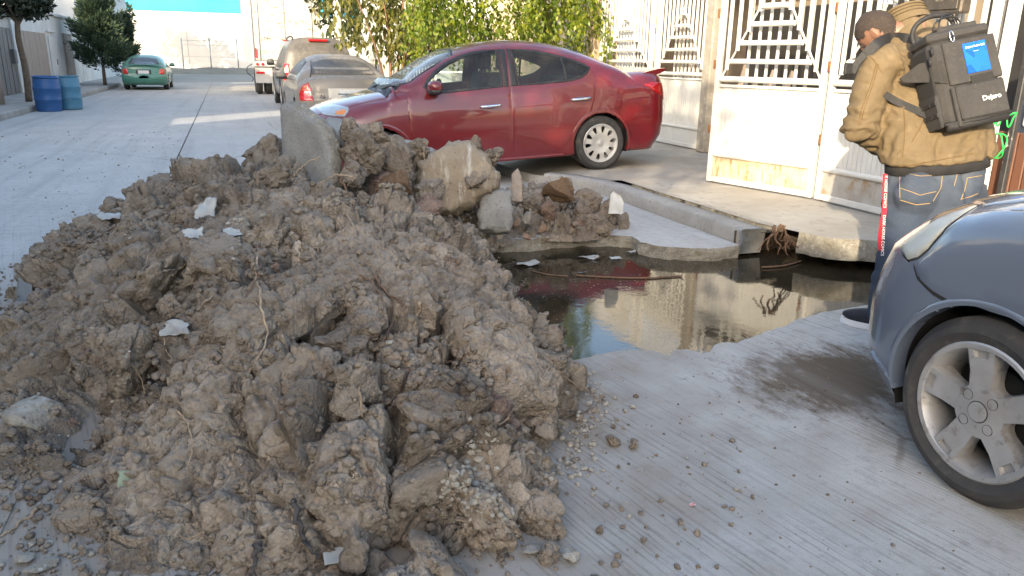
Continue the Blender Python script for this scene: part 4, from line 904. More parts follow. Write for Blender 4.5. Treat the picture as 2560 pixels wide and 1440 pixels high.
# hits on the heaps, found along sight lines
bpy.context.view_layer.update(); _dg = bpy.context.evaluated_depsgraph_get()
def hit(px, py, objs=None, lift=.0):
    o0 = Vector((0,0,CAM_H)); d = (_F + _R*((px-1280)/1923.) - _U*((py-720)/1923.)).normalized(); best = None
    ok, loc, nor, idx, ob, mx = SC.ray_cast(_dg, o0, d)
    if ok: best = loc.copy()
    g_ = gp(px, py)
    if best is None or (g_-o0).length < (best-o0).length: best = g_
    return best - d*lift
rs_ = random.Random(77); chalk = []
for cx, cy, sx_, sy_, n_, rm in ((1170,1215,62,60,150,.013),(1240,1290,70,40,50,.009),(1200,1110,60,30,30,.010),(1395,1175,45,35,40,.010),(600,560,40,40,40,.010),(330,900,60,60,25,.009)):
    for _ in range(n_):
        p_ = hit(cx+rs_.gauss(0, sx_*.6), cy+rs_.gauss(0, sy_*.6)); chalk.append((p_.x, p_.y, p_.z, .003+rm*rs_.random()**1.6))
crumbs('chalk_bits', chalk, M_STONE, 78, 'white chalky fragments bedded in the clods at the right foot of the heap', 'chalk')
top_ = []
for _ in range(2600):
    px_, py_ = rs_.uniform(60, 1420), rs_.uniform(430, 1420)
    if vnoise(np.array([[px_/130., py_/110., 3.3]]), 1.0, 5)[0] < rs_.uniform(-.35, .55): continue
    p_ = hit(px_, py_)
    if p_.z > .03 and p_.y < 5: top_.append((p_.x, p_.y, p_.z-.002, .003+.017*rs_.random()**2.4))
crumbs('clay_crumbs', top_, M_MUD, 79, 'crumbs of clay lying on the slabs and clods of the large heap')
M_ROOT = mat('root_tan', (.42,.32,.21), (.28,.20,.13), 30, .85, bmp=.4, bscale=120, bdist=.004)
M_ROOTB = mat('root_brown', (.20,.115,.07), (.13,.08,.05), 30, .85, bmp=.4, bscale=120, bdist=.004)
M_ROOTD = mat('stick_dark', (.085,.075,.07), (.05,.042,.038), 20, .9, bmp=.5, bscale=90, bdist=.006)
def catmull(P, k=5):
    Q = [P[0]]+list(P)+[P[-1]]; out = []
    for i in range(1, len(Q)-2):
        a, b, c, d = Q[i-1:i+3]
        for j in range(k):
            t = j/k; out.append(.5*((2*b)+(c-a)*t+(2*a-5*b+4*c-d)*t*t+(3*b-a-3*c+d)*t*t*t))
    out.append(Q[-2]); return out
def root(path, r, m, label=None, lift=.012, air=None, name='root', cat='root', taper=.35, group=None):
    P = [hit(x, y, None, lift) for x, y in path] if air is None else [pt(x, y, t) for (x, y), t in zip(path, air)]
    # keep neighbouring points at believable depth
    for i in range(1, len(P)):
        if (P[i]-P[i-1]).length > .45: P[i] = pt(path[i][0], path[i][1], (P[i-1]-Vector((0,0,CAM_H))).dot(_F))
    P = catmull(P); n = len(P); r_ = random.Random(int(path[0][0]*7+path[0][1])); wob = r*.9
    P = [p+Vector((r_.uniform(-wob,wob), r_.uniform(-wob,wob), r_.uniform(-wob,wob))) for p in P]
    b_ = MB(); b_.tube(P, [r*(1-(1-taper)*i/(n-1)) for i in range(n)], 6)
    o = b_.build(name, m, None, True); return tag(o, label, cat, group)
g_r = 'thin roots lying on the heap'
for path, r, m, lb, lift in [
 ([(640,615),(648,660),(646,690)], .009, M_ROOTB, 'broken brown root stub in the middle of the heap', .03),
 ([(646,640),(640,690),(650,730),(655,780),(667,830),(652,880),(628,925),(600,955)], .0055, M_ROOT, 'longest pale root, hanging down the middle of the heap', .02),
 ([(650,690),(630,715),(612,745)], .004, M_ROOTB, 'short red brown root beside the long pale one', .02),
 ([(440,1028),(462,1045),(480,1090),(478,1130),(470,1160)], .0038, M_ROOT, 'pale root curling down the smooth clay face at lower left', .012),
 ([(733,1245),(742,1290),(755,1340),(775,1370),(795,1390)], .009, M_ROOTD, 'thick dark stick leaning at the foot of the heap', .03),
 ([(645,1365),(636,1400),(628,1450)], .010, M_ROOTD, 'thick dark stick at the bottom edge of the picture', .03),
 ([(938,690),(955,720),(985,742),(1010,765)], .0055, M_ROOTB, 'forked brown root on the grooved clay block', .02),
 ([(900,688),(930,705),(952,742),(962,805)], .004, M_ROOTB, 'brown root crossing below the forked root', .02),
 ([(1052,758),(1046,785),(1040,808)], .005, M_ROOT, 'short tan twig standing out of the grooved clay', .02),
 ([(1275,1038),(1255,1060),(1228,1082)], .0042, M_ROOT, 'straw coloured twig on the lower right of the heap', .02),
 ([(905,1040),(902,1000),(896,965)], .0035, M_ROOT, 'pale upright root fibre in the dark cleft', .02),
 ([(985,985-180),(960,850),(942,882)], .0035, M_ROOTB, 'thin brown root right of the centre', .02),
 ([(95,1270),(60,1300),(30,1325),(-5,1342)], .006, M_ROOT, 'pinkish twig lying on the road at the left edge', .008),
 ([(410,846),(418,880),(432,900)], .003, M_ROOT, 'thin bent root above the smooth clay face', .012),
 ([(430,690),(455,668),(492,640)], .0035, M_ROOT, 'thin root on the upper left of the heap', .015),
 ([(290,565),(250,590),(215,610)], .0065, M_ROOTB, 'brown root along the upper left shoulder of the heap', .02),
 ([(372,640),(362,668),(345,695)], .0045, M_ROOT, 'light root sloping down at upper left', .02),
 ([(560,725),(520,748),(492,780)], .004, M_ROOT, 'pale arched root left of the long root', .02),
 ([(228,880),(212,905),(194,925)], .0038, M_ROOT, 'short pale twig on the left flank', .015),
 ([(860,520),(880,560),(895,600)], .0035, M_ROOT, 'thin root below the upright slab', .02),
 ([(1395,925),(1415,945),(1450,972)], .0035, M_ROOT, 'thin fibre on the rightmost clod by the water', .012),
 ([(1170,880),(1150,900),(1112,905)], .003, M_ROOTB, 'thin dark root on the right flank', .015),
 ([(330,910),(350,940),(362,985)], .003, M_ROOT, 'fine root left of the smooth clay face', .012),
 ([(1500,492),(1478,508),(1455,524)], .004, M_ROOT, 'pale twig on the lower heap beside the orange block', .02),
 ([(1130,1225),(1140,1245),(1152,1262)], .003, M_ROOT, 'tiny pale root on the chalky clod', .012),
 ([(510,1330),(470,1345),(440,1340)], .0028, M_ROOT, 'fine root on the cracked clay at the bottom', .008)]:
    root(path, r, m, lb, lift)
root([(800,394),(768,408),(742,430),(722,470)], .0055, M_ROOT, 'arched pale root standing free before the upright slab', air=[4.75,4.65,4.6,4.62])
root([(886,441),(840,438),(800,458),(770,484)], .006, M_ROOT, 'curved pale root reaching right below the upright slab', air=[4.6,4.6,4.6,4.62])
root([(850,440),(862,470),(880,505)], .010, M_ROOTB, 'dark root in the hollow right of the upright slab', air=[4.9,4.85,4.85])
root([(905,445),(890,420),(885,395),(878,370)], .0035, M_ROOT, 'thin root hanging down the earth behind the upright slab', air=[4.95,5.0,5.05,5.1])
root([(1062,402),(1060,385),(1058,365)], .004, M_ROOT, 'short root fibre pointing up left of the boulder', air=[5.4,5.4,5.4])
# root stump washed bare under the pavement edge
st = thing('root_stump', 'washed out root stump hanging under the broken pavement edge', 'root', tuple(pt(1945,580,5.62)))
rr = random.Random(4)
for i in range(9):
    a = rr.uniform(-.5,.5); P = [Vector((rr.uniform(-.05,.05), rr.uniform(-.03,.03), .05))]
    for k in range(6): P.append(P[-1]+Vector((a*.05+rr.uniform(-.025,.025), rr.uniform(-.025,.015), -.030+rr.uniform(-.015,.02))))
    b_ = MB(); b_.tube(catmull(P, 3), [.012*(1-.7*j/18) if i < 3 else .005 for j in range(19)], 6); b_.build('root', M_ROOTB, st, True)
for (px, py, t_, r_c) in ((905,385,5.15,.17),(930,330,5.42,.13),(872,330,5.2,.10),(1000,420,5.3,.17),(960,370,5.5,.13),(1190,368,5.75,.10),(1232,392,5.75,.10),(1050,380,5.75,.12),(880,430,5.0,.13),(1010,380,5.7,.12)):
    put(CL['mud'][(px+py) % 8], tuple(pt(px, py, t_)), r_c, None, heap2)
# scraps of plastic, paper and tile
M_PLAST = mat('white_plastic', (.44,.46,.45), (.34,.35,.34), 8, .45, c3=(.35,.33,.3), s3=20, lo3=.6, hi3=.72)
M_PLASTD = mat('dirty_plastic', (.38,.38,.36), (.24,.23,.21), 12, .4, c3=(.2,.17,.13), s3=25)
M_PLASTB = mat('blue_grey_sheet', (.20,.23,.26), (.15,.17,.19), 5, .4)
def scrap(px, py, w, h, m, label, cat='plastic scrap', lift=.02, rz=0., up=None, z=None, seed=0, crum=.02, thick=.0012, name='plastic_scrap', air=None):
    p = pt(px, py, air) if air else (hit(px, py, None, lift) if z is None else gp(px, py, z)); n = 12; r_ = random.Random(px*3+py)
    X, Y = np.meshgrid(np.linspace(-1, 1, n), np.linspace(-1, 1, n), indexing='ij'); rad = 1-.35*np.array([[vv for vv in fbm(np.column_stack([np.cos(np.arctan2(Y, X)).ravel()*1.3, np.sin(np.arctan2(Y, X)).ravel()*1.3, np.full(n*n, px*.1)]), .8, 3, 3)]]).reshape(n, n)
    rad = rad if crum > .003 else np.ones((n, n))
    V = np.column_stack([(X*rad).ravel()*w/2, (Y*rad).ravel()*h/2, np.zeros(n*n)]); V[:,2] = crum*fbm(V+px, .06, 3, py)
    i = np.arange(n*n).reshape(n, n); F = np.stack([i[:-1,:-1], i[1:,:-1], i[1:,1:], i[:-1,1:]], -1).reshape(-1, 4)
    o = mk(name, V, F.astype(np.int32), m, None, crum < .03)
    o = baked(o, [('SOLIDIFY', dict(thickness=thick))])
    nrm = Vector(up).normalized() if up else Vector((0,0,1)); o.rotation_euler = (nrm.to_track_quat('Z', 'Y').to_matrix() @ Matrix.Rotation(rz, 3, 'Z')).to_euler(); o.location = p
    return tag(o, label, cat)
scrap(515,522,.10,.13,M_PLAST,'largest crumpled white plastic scrap on the upper left of the heap',up=(-.2,-.8,.6),lift=.05)
scrap(272,537,.12,.07,M_PLAST,'white plastic rag near the left shoulder of the heap',up=(-.1,-.5,.8),lift=.05)
scrap(482,582,.08,.05,M_PLAST,'white plastic scrap below the largest scrap',up=(.1,-.5,.8),lift=.04)
scrap(580,580,.07,.05,M_PLAST,'pale torn sheet at the edge of a clod right of the scraps',up=(.3,-.6,.7),lift=.04)
scrap(440,818,.085,.06,M_PLASTD,'grey white smear of plastic on top of the smooth clay face',up=(-.1,-.6,.8),lift=.02,crum=.012)
scrap(62,745,.09,.24,M_PLASTB,'blue grey sheet standing at the left edge of the heap',up=(-.5,-.8,.25),lift=.06,rz=.1,crum=.006)
scrap(838,1387,.062,.052,M_PLAST,'small square white tile lying in the gap at the foot of the heap',cat='tile',up=(0,-.25,.95),lift=.02,crum=.002,thick=.006,name='tile')
scrap(315,1195,.045,.055,mat('dry_leaf',(.30,.34,.24),(.24,.28,.19),20,.7),'pale green leaf at the lower left of the heap',cat='leaf',up=(0,-.6,.8),lift=.02,crum=.006,name='leaf')
scrap(1730,1262,.018,.014,mat('red_paper',(.62,.10,.10),(.7,.6,.58),90,.7),'tiny red and white scrap of paper on the road',cat='paper scrap',z=.004,crum=.004,name='paper_scrap')
for a in [(1190,655,.16,.10,M_PLAST,'white plastic bag at the water edge below the heap'),(1222,674,.13,.06,M_PLAST,'flat white plastic strip floating beside the bag'),(1320,658,.22,.12,M_PLASTD,'crumpled clear plastic floating near the broken road edge'),(1473,643,.15,.07,M_PLASTD,'small grey plastic film in the water below the lower heap'),(1540,643,.08,.05,M_PLAST,'crushed white cup floating by the slab'),(1455,679,.05,.03,M_PLASTB,'tiny bluish scrap floating in the middle of the water'),(1580,630,.07,.04,M_PLASTD,'grey wrapper beside the broken slab'),(1232,692,.10,.05,M_PLASTD,'grey film half sunk at the left bank')]:
    scrap(a[0],a[1],a[2],a[3],a[4],a[5],z=-.085,crum=.014)
b_ = MB()
def twig(path, z, r, label):
    P = catmull([gp(x, y, z) for x, y in path]); b_ = MB(); b_.tube(P, r, 6); tag(b_.build('twig', M_ROOTB, None, True), label, 'twig')
twig([(1440,688),(1540,694),(1620,695),(1660,692),(1704,690)], -.093, .006, 'long brown twig floating across the water')
twig([(1328,676),(1370,686),(1420,690)], -.094, .004, 'thin twig floating left of the long one')
twig([(1855,832),(1870,840),(1885,845)], -.093, .003, 'hooked bit of twig floating near the front edge')
twig([(1905,668),(1960,664),(2003,652)], -.088, .006, 'twig under the pavement edge by the root stump')
r_ = random.Random(8); fl = []
while len(fl) < 900:
    x, y = r_.uniform(1.3,3.7), r_.uniform(3.0,5.5)
    if r_.random() < .12+.88*math.exp(-(((x-2.35)/.75)**2+((y-4.45)/.45)**2)): fl.append((x, y, WZ+.001, .0022+.008*r_.random()**4))
V0 = np.array([(1,0,0),(.2,.6,0),(-1,.1,0),(-.1,-.5,0)]); Vs = []; Fs = []
for k, (x, y, z, r) in enumerate(fl):
    a = r_.uniform(0, 6.3); c, s_ = cos(a), sin(a); q = V0*r; Vs.append(np.column_stack([q[:,0]*c-q[:,1]*s_+x, q[:,0]*s_+q[:,1]*c+y, q[:,2]+z])); Fs.append(np.arange(4)+4*k)
o = mk('floating_bits', np.vstack(Vs), np.array(Fs, np.int32), mat('straw_bits', (.42,.33,.2), (.3,.22,.13), 40, .8, world_co=True), None, False, 'stuff'); o['label'] = 'chips of straw and scum floating on the dark water'; o['category'] = 'debris'
# ================================================================== GATES AND HOUSES ON THE RIGHT
def gate_paint(name='gate_white', rust=.66):
    m, nt, b = new_mat(name); wp = worldpos(nt)
    c = mixc(nt, noise_fac(nt, 2.5, 5, .6, wp, .3, .7), (.68,.67,.63), (.57,.55,.50))
    c = mixc(nt, noise_fac(nt, 9, 9, .75, worldpos(nt, (1,1,.45)), rust, rust+.05), c, (.32,.15,.05))
    c = mixc(nt, noise_fac(nt, 30, 6, .7, wp, .68, .72), c, (.12,.09,.07))
    nt.links.new(c, b.inputs['Base Color']); b.inputs['Roughness'].default_value = .5
    n = nt.nodes.new('ShaderNodeTexNoise'); n.inputs['Scale'].default_value = 40; n.inputs['Detail'].default_value = 6; nt.links.new(wp, n.inputs[0]); bump(nt, b, n.outputs[0], .15, .004)
    return m
M_GATE = gate_paint()
def rust_mat():
    m, nt, b = new_mat('rusty_plate'); wp = worldpos(nt); st = worldpos(nt, (6,6,1.2))
    c = mixc(nt, noise_fac(nt, 4, 7, .7, wp, .38, .62), (.66,.56,.40), (.50,.38,.22))
    c = mixc(nt, noise_fac(nt, 3.5, 8, .75, st, .52, .66), c, (.36,.17,.05))
    c = mixc(nt, noise_fac(nt, 13, 8, .75, wp, .58, .68), c, (.20,.09,.035))
    nt.links.new(c, b.inputs['Base Color']); b.inputs['Roughness'].default_value = .75; return m
M_RUST = rust_mat()
M_RUSTG = mat('grey_rusty_plate', (.46,.43,.39), (.34,.31,.27), 6, .8, c3=(.33,.21,.10), s3=9, lo3=.55, hi3=.7, world_co=True)
M_POST = mat('concrete_post', (.33,.30,.25), (.25,.22,.18), 4, .9, bmp=.4, bscale=40, bdist=.006, c3=(.42,.39,.33), s3=14, world_co=True)
M_RUSTBIT = mat('rust', (.25,.11,.04), (.14,.06,.025), 30, .9)
def gate_leaf(name, label, p0, p1, z0, H, apex, plate, seed, outer=None, rows=(1.06,1.235,1.41,1.585,1.75,1.92), pz=(.30,.98), lean=0.0):
    """one leaf of a sheet and tube gate; local x along the leaf from p0 to p1, local -y towards the street"""
    p0 = Vector((*p0, z0)); p1 = Vector((*p1, z0)); L = (p1-p0).length; a = atan2(p1.y-p0.y, p1.x-p0.x)
    t = thing(name, label, 'gate', p0, a); t.rotation_euler = (lean, 0, a)
    rn = random.Random(seed)
    def tube(nm, A, B, r, m=M_GATE, n=10):
        b_ = MB(); b_.tube([A, B], r, n); return autosmooth(b_.build(nm, m, t), .7)
    def bar(nm, c, d, m=M_GATE, bev=.006):
        b_ = MB(); b_.box(c, d, None, bev); return b_.build(nm, m, t)
    # frame
    bar('post', (.03, 0, H/2), (.06, .05, H)); bar('post', (L-.03, 0, H/2), (.06, .05, H))
    bar('rail', (L/2, 0, .03), (L-.124, .045, .055)); tube('rail', (.06, -.012, pz[0]-.01), (L-.06, -.012, pz[0]-.01), .026)
    # ribbed sheet
    n = int((L-.12)/.055); V = []; F = []
    for i in range(n):
        x0 = .06+(L-.12)*i/n; x1 = .06+(L-.12)*(i+1)/n; w = x1-x0
        for (x, y) in ((x0, .004), (x0+w*.78, .004), (x0+w*.82, .014), (x0+w*.96, .014)): V.append((x, y))
    V.append((L-.06, .004)); k = len(V)
    VV = [(x, y, pz[0]+.01) for x, y in V] + [(x, y, pz[1]) for x, y in V]
    mk('panel', VV, [(i, i+1, k+i+1, k+i) for i in range(k-1)], M_GATE, t)
    bar('top_strip', (L/2, -.004, pz[1]+.012), (L-.124, .03, .03))
    bar('plate', (L/2, .0, (pz[0]+.045)/2+.01), (L-.13, .008, pz[0]-.045), plate, .002)
    bar('plate_rib', (L*.44, -.008, (pz[0]+.04)/2+.01), (.025, .012, pz[0]-.07), plate, .003)
    tube('rail', (.06, -.012, rows[0]), (L-.06, -.012, rows[0]), .030)
    # stepped rungs inside the tall triangle
    zt = rows[-1]+.06; hw = L/2-.07; cx = L*apex
    for i, z in enumerate(rows[1:]):
        w = hw*(zt-z)/(zt-rows[0])*1.0
        tube('rung', (max(.06, cx-w), -.014, z), (min(L-.06, cx+w), -.014, z), .026)
    tube('diagonal', (.075, .004, rows[0]+.03), (cx-.035, .004, zt), .010, n=6); tube('diagonal', (L-.075, .004, rows[0]+.03), (cx+.035, .004, zt), .010, n=6)
    tube('rung', (cx-.045, -.012, zt), (cx+.045, -.012, zt), .026)
    # upright tubes, cut off by the triangle
    nb = int(round((L-.14)/.112)); 
    for i in range(nb):
        x = .07+(L-.14)*(i+.5)/nb; u = 1-abs(x-cx)/hw; zb = rows[0]+(zt-rows[0])*max(0, u)
        tube('bar', (x, 0, zb+.0), (x, 0, H-.03), .021)
    # tubes of the inner screen, seen through the triangle
    for i in range(nb-1):
        x = .07+(L-.14)*(i+1.0)/nb
        if abs(x-cx) < hw*.62: tube('inner_bar', (x, .11, .9), (x, .11, H-.2), .017)
    bar('top_rail', (L/2, 0, H-.015), (L-.124, .045, .05))
    for i in range(3):
        z = (.55, 1.2, 1.7)[i]; bar('hinge', (-.012, -.012, z), (.03, .045, .09), M_RUSTBIT, .006)
    b_ = MB(); b_.tube([(.05,.03,.0),(.05,.03,-.10)], .012, 6); b_.build('floor_bolt', M_RUSTBIT, t)
    return t
ZP = .155
gate_leaf('gate_leaf', 'white street gate leaf with a rust stained bottom plate, sunlit, left of the person', (4.80,7.09), (5.15,5.86), ZP, 3.0, .5, M_RUST, 1)
gate_leaf('gate_leaf', 'white street gate leaf partly hidden behind the person, with a dark metal box', (5.155,5.82), (5.14,4.22), ZP, 3.0, .5, M_RUSTG, 2)
gate_leaf('gate_leaf', 'white gate leaf next to the concrete pillar, behind the tail of the red car', (6.47,11.27), (6.46,9.80), ZP, 3.15, .5, M_GATE, 3)
gate_leaf('gate_leaf', 'white gate leaf farther up, seen above the boot of the red car', (6.50,13.35), (6.47,11.36), ZP, 3.15, .5, M_GATE, 4)
b_ = MB(); b_.box((0,0,1.65), (.22,.20,3.3), None, .015); o = b_.build('pillar', M_POST); o.location = (6.44,9.62,.14); tag(o, 'square concrete pillar between the two white gates', 'pillar')
b_ = MB(); b_.box((0,0,1.4), (.26,.26,2.8), None, .015); o = b_.build('pillar', mat('tan_pillar', (.46,.36,.25), (.38,.29,.2), 3, .9, bmp=.3, bscale=30, world_co=True)); o.location = (6.52,13.55,.14); tag(o, 'tan rendered pillar beside the hanging green tree', 'pillar')
M_PEEL = mat('peeling_paint', (.74,.72,.66), (.62,.59,.52), 5, .6, c3=(.10,.085,.07), s3=12, lo3=.60, hi3=.64, world_co=True)
b_ = MB(); b_.box((0,0,1.5), (.07,.07,3.0), None, .008); o = b_.build('gate_post', M_PEEL); o.location = (5.14,4.12,.14); tag(o, 'peeling white square post at the right end of the gates', 'post')
M_BOXM = mat('mailbox_metal', (.060,.052,.045), (.10,.085,.07), 9, .55, metal=.4, c3=(.2,.14,.09), s3=26, lo3=.6, hi3=.7, bmp=.3, bscale=30)
mb = thing('mailbox', 'dark rusty metal box with a flower emblem fixed high on the white gate', 'mailbox', (5.09,4.62,1.74)); mb.rotation_euler = (0,0,radians(-90))
b_ = MB(); b_.box((0,-.03,.22), (.36,.10,.44), None, .012); b_.build('body', M_BOXM, mb)
b_ = MB(); b_.box((0,-.088,.22), (.31,.012,.38), None, .004); b_.build('lid', M_BOXM, mb)
M_BRASS = mat('old_brass', (.34,.30,.22), (.24,.2,.14), 30, .45, metal=.6)
b_ = MB()
for a in range(6):
    w = a*pi/3; b_.add([(.03*cos(w)+.022*cos(w+q)*1.2, -.098, .12+.02*sin(w)+.016*sin(w+q)) for q in np.linspace(0, 2*pi, 8, False)], [tuple(range(8))])
b_.lathe([(0,-.112),(.014,-.106),(.016,-.096)], 'y', (0,0,.12), 12); b_.build('emblem', M_BRASS, mb)
# yard behind the street gate: house front, dark opening, wooden stack
M_CREAM = mat('cream_render', (.58,.48,.33), (.48,.39,.27), 1.3, .9, bmp=.2, bscale=30, world_co=True)
M_BLACK = mat('shade_and_trim_black', (.022,.02,.02), (.03,.028,.026), 4, .7)
yh = thing('yard_house', 'cream house behind the white gates with a dark carport opening', 'house', (8.6,-2,0))
b_ = MB(); b_.box((2.0,4.2,2.0), (4,8.4,4.0)); b_.build('wall', M_CREAM, yh)
b_ = MB(); b_.box((2.0,13.2,2.0), (4,9.4,4.0)); b_.build('wall', mat('brown_wall', (.30,.235,.17), (.24,.19,.14), 2, .9, world_co=True), yh)
b_ = MB(); b_.box((-.02,7.9,1.25), (.06,2.6,2.2)); dd = b_.build('door', M_BLACK, yh)  # near-black panel on the wall paints the shade inside an open carport
b_ = MB(); b_.box((-.02,12.0,1.2), (.06,3.6,2.1)); b_.build('door', M_BLACK, yh)  # second near-black panel, the shade of an opening put into its colour
b_ = MB(); b_.box((-.02,4.6,1.5), (.05,1.4,1.2)); w_ = b_.build('window', M_GLASSD, yh)
for q in range(7):
    b_ = MB(); b_.tube([(-.07,4.0+q*.2,.9),(-.07,4.0+q*.2,2.1)], .012, 6); b_.build('grille_bar', M_GATE, w_)
b_ = MB(); b_.box((-.6,7.5,3.0), (1.4,20,.14)); b_.build('canopy', M_GREYWALL, yh)
lum = thing('timber_stack', 'planks and offcuts leaning in the yard behind the farther white gate', 'timber', (7.3,11.2,.14))
rr = random.Random(2)
for i in range(16):
    b_ = MB(); b_.box((0,0,.5), (.03,.11,.9+rr.random()*.5), None, .004); o = b_.build('plank', M_WOOD, lum); o.location = (rr.uniform(-.2,.3), rr.uniform(-1.4,1.6), rr.uniform(0,.35)); o.rotation_euler = (rr.uniform(-.35,.35), rr.uniform(.1,.35), 0)
# right picture edge: slatted brown gate, dark posts, van behind
M_BROWN = mat('brown_panel', (.17,.075,.045), (.13,.06,.038), 4, .6, bmp=.2, bscale=30, world_co=True)
bg = thing('brown_gate', 'brown slatted low gate at the right edge of the picture', 'gate', (6.1,5.15,.14))
for i in range(14):
    b_ = MB(); b_.box((0,-i*.095,.36), (.025,.085,.72), None, .006); b_.build('slat', M_BROWN, bg)
for z in (.1,.62):
    b_ = MB(); b_.box((.03,-.62,z), (.03,1.3,.05), None, .004); b_.build('rail', M_BROWN, bg)
M_BPOST = mat('black_peeling_post', (.03,.03,.034), (.05,.05,.052), 8, .5, c3=(.5,.47,.4), s3=10, lo3=.62, hi3=.66, world_co=True)
for (x, y, lb, dx) in ((5.95,4.86,'dark peeling post beside the green cable',0), (6.0,4.62,'second dark post at the right picture edge',0)):
    b_ = MB(); b_.box((0,0,1.3), (.05,.05,2.6), None, .006); o = b_.build('post', M_BPOST); o.location = (x,y,.14); tag(o, lb, 'post')
b_ = MB(); b_.box((0,0,.5), (.06,.05,1.0), None, .006); o = b_.build('orange_post', mat('orange_paint', (.55,.20,.06), (.45,.16,.05), 6, .6)); o.location = (5.6,4.62,.14); tag(o, 'short orange post behind the peeling white post', 'post')
# bundle of green cable on the post
M_GREEN = mat('green_cable', (.03,.55,.10), None, rough=.4)
gc = MB(); rr = random.Random(9); P = []
c0 = Vector((5.05,4.05,1.0))
for k in range(40):
    a = k/39*2*pi*2.2; P.append(c0+Vector((-.02+.03*sin(a*1.7), -.07+.075*cos(a), -.16+.085*sin(a))))
for k in range(12): P.append(c0+Vector((.0+.02*k/11, .02-.17*k/11, .02+.05*sin(k*1.3))))
for k in range(10): P.append(c0+Vector((-.01, -.15+.2*k/9, .07-.12*k/9)))
gc.tube(catmull(P, 3), .0055, 6); tag(gc.build('green_cable', M_GREEN, None, True), 'bright green cable coiled round the peeling white post', 'cable')
# white house and screens behind the trees
wh2 = thing('white_house', 'white house with dark windows behind the small trees', 'house', (4.3,21,0))
b_ = MB(); b_.box((3.5,3,1.9), (7,6,3.8)); b_.build('wall', M_WWALL, wh2)
for i, y in enumerate((.9,3.6)):
    b_ = MB(); b_.box((-.01,y,1.5), (.05,1.1,1.1)); w_ = b_.build('window', M_GLASSD, wh2)
    for q in range(5): b_ = MB(); b_.box((-.05,y-.44+q*.22,1.5), (.02,.02,1.12)); b_.build('grille_bar', M_WWALL, w_)
for i, x in enumerate((.7,2.6,4.6)):
    b_ = MB(); b_.box((x,-.01,1.5), (.95,.05,1.2)); w_ = b_.build('window', M_GLASSD, wh2)
    for q in range(4): b_ = MB(); b_.box((x-.36+q*.24,-.05,1.5), (.02,.02,1.22)); b_.build('grille_bar', M_WWALL, w_)
b_ = MB(); b_.box((3.5,3,3.88), (7.3,6.3,.16)); b_.build('roof', M_WWALL, wh2)
yw = thing('garden_wall', 'cream garden wall behind the hanging green tree', 'wall', (7.0,13.8,0))
b_ = MB(); b_.box((0,5,1.6), (.2,10,3.2)); b_.build('wall', M_CREAM, yw)
wf = thing('lattice_fence', 'white bar fence along the lot behind the small trees', 'fence', (3.95,14.5,.12))
for i in range(24):
    b_ = MB(); b_.tube([(0,i*.27,0),(0,i*.27,1.25)], .014, 6); b_.build('bar', M_GATE, wf)
for z in (.15,1.2):
    b_ = MB(); b_.tube([(0,0,z),(0,6.3,z)], .018, 6); b_.build('rail', M_GATE, wf)
b_ = MB()
b_.lathe([(.12,-.1),(.11,5.2),(0,5.2)], n=18); o = b_.build('utility_pole', mat('pole_concrete', (.55,.50,.40), (.46,.42,.34), 2, .85, world_co=True), None, True); o.location = (3.45,26,.1); tag(o, 'pale concrete utility pole rising behind the trailer and trees', 'pole')
ch = thing('plastic_chair', 'white plastic chair seen through the windows of the red car', 'chair', (3.62,13.1,.52)); ch.rotation_euler = (0,0,.6)
M_CHAIR = mat('chair_white', (.74,.74,.70), None, rough=.4)
b_ = MB(); b_.box((0,0,.42), (.44,.44,.03), None, .01); b_.build('seat', M_CHAIR, ch)
b_ = MB(); b_.box((0,.22,.66), (.42,.03,.46), Matrix.Rotation(-.2,3,'X'), .01); b_.build('backrest', M_CHAIR, ch)
for sx in (-1,1):
    for sy in (-1,1): b_ = MB(); b_.tube([(sx*.19,sy*.19,.42),(sx*.23,sy*.23,0)], .02, 6); b_.build('leg', M_CHAIR, ch)
    b_ = MB(); b_.box((sx*.23,.0,.64), (.04,.44,.03), None, .008); b_.build('armrest', M_CHAIR, ch)
b_ = MB(); b_.box((3.75,13.1,.32), (1.0,1.1,.40), None, .03); tag(b_.build('brick_planter', M_CREAM), 'cream masonry planter carrying the white plastic chair', 'planter')
# dark van behind the brown gate
vn = thing('van', 'dark van with an orange indicator parked behind the brown gate', 'van', (6.55,3.2,.14))
M_VAN = mat('van_paint', (.035,.045,.07), (.05,.06,.085), 3, .25, coat=.6)
b_ = MB(); b_.box((.9,.95,.62), (1.8,1.9,.75), None, .08); b_.build('body', M_VAN, vn)
b_ = MB(); b_.box((1.0,.95,1.42), (1.6,1.75,.85), None, .14); b_.build('cab', M_VAN, vn)
b_ = MB(); b_.box((.185,.95,1.42), (.03,1.5,.6), Matrix.Rotation(.12,3,'Y'), .02); b_.build('windscreen', mat('van_glass', (.05,.07,.10), None, rough=.05), vn)
b_ = MB(); b_.box((-.01,1.62,.86), (.05,.26,.24), None, .02); hl = b_.build('headlight', mat('lamp_clear', (.6,.6,.58), None, rough=.1), vn)
b_ = MB(); b_.box((-.03,1.58,.86), (.04,.14,.16), None, .015); b_.build('indicator', mat('indicator_orange', (.75,.20,.02), None, rough=.2), hl)
b_ = MB(); b_.box((-.03,.95,.42), (.10,1.85,.26), None, .04); b_.build('bumper', M_CHAIR, vn)
b_ = MB(); b_.box((.0,.95,.70), (.03,1.1,.2), None, .01); b_.build('grille', M_BLACK, vn)
for yy in (.15,1.75):
    for xx in (.45,1.45):
        b_ = MB(); b_.lathe([(0,-.1),(.2,-.1),(.3,-.08),(.31,0),(.3,.08),(.2,.1),(0,.1)], 'y', (xx,yy,.31), 20); b_.build('wheel', M_BLACK, vn, True)
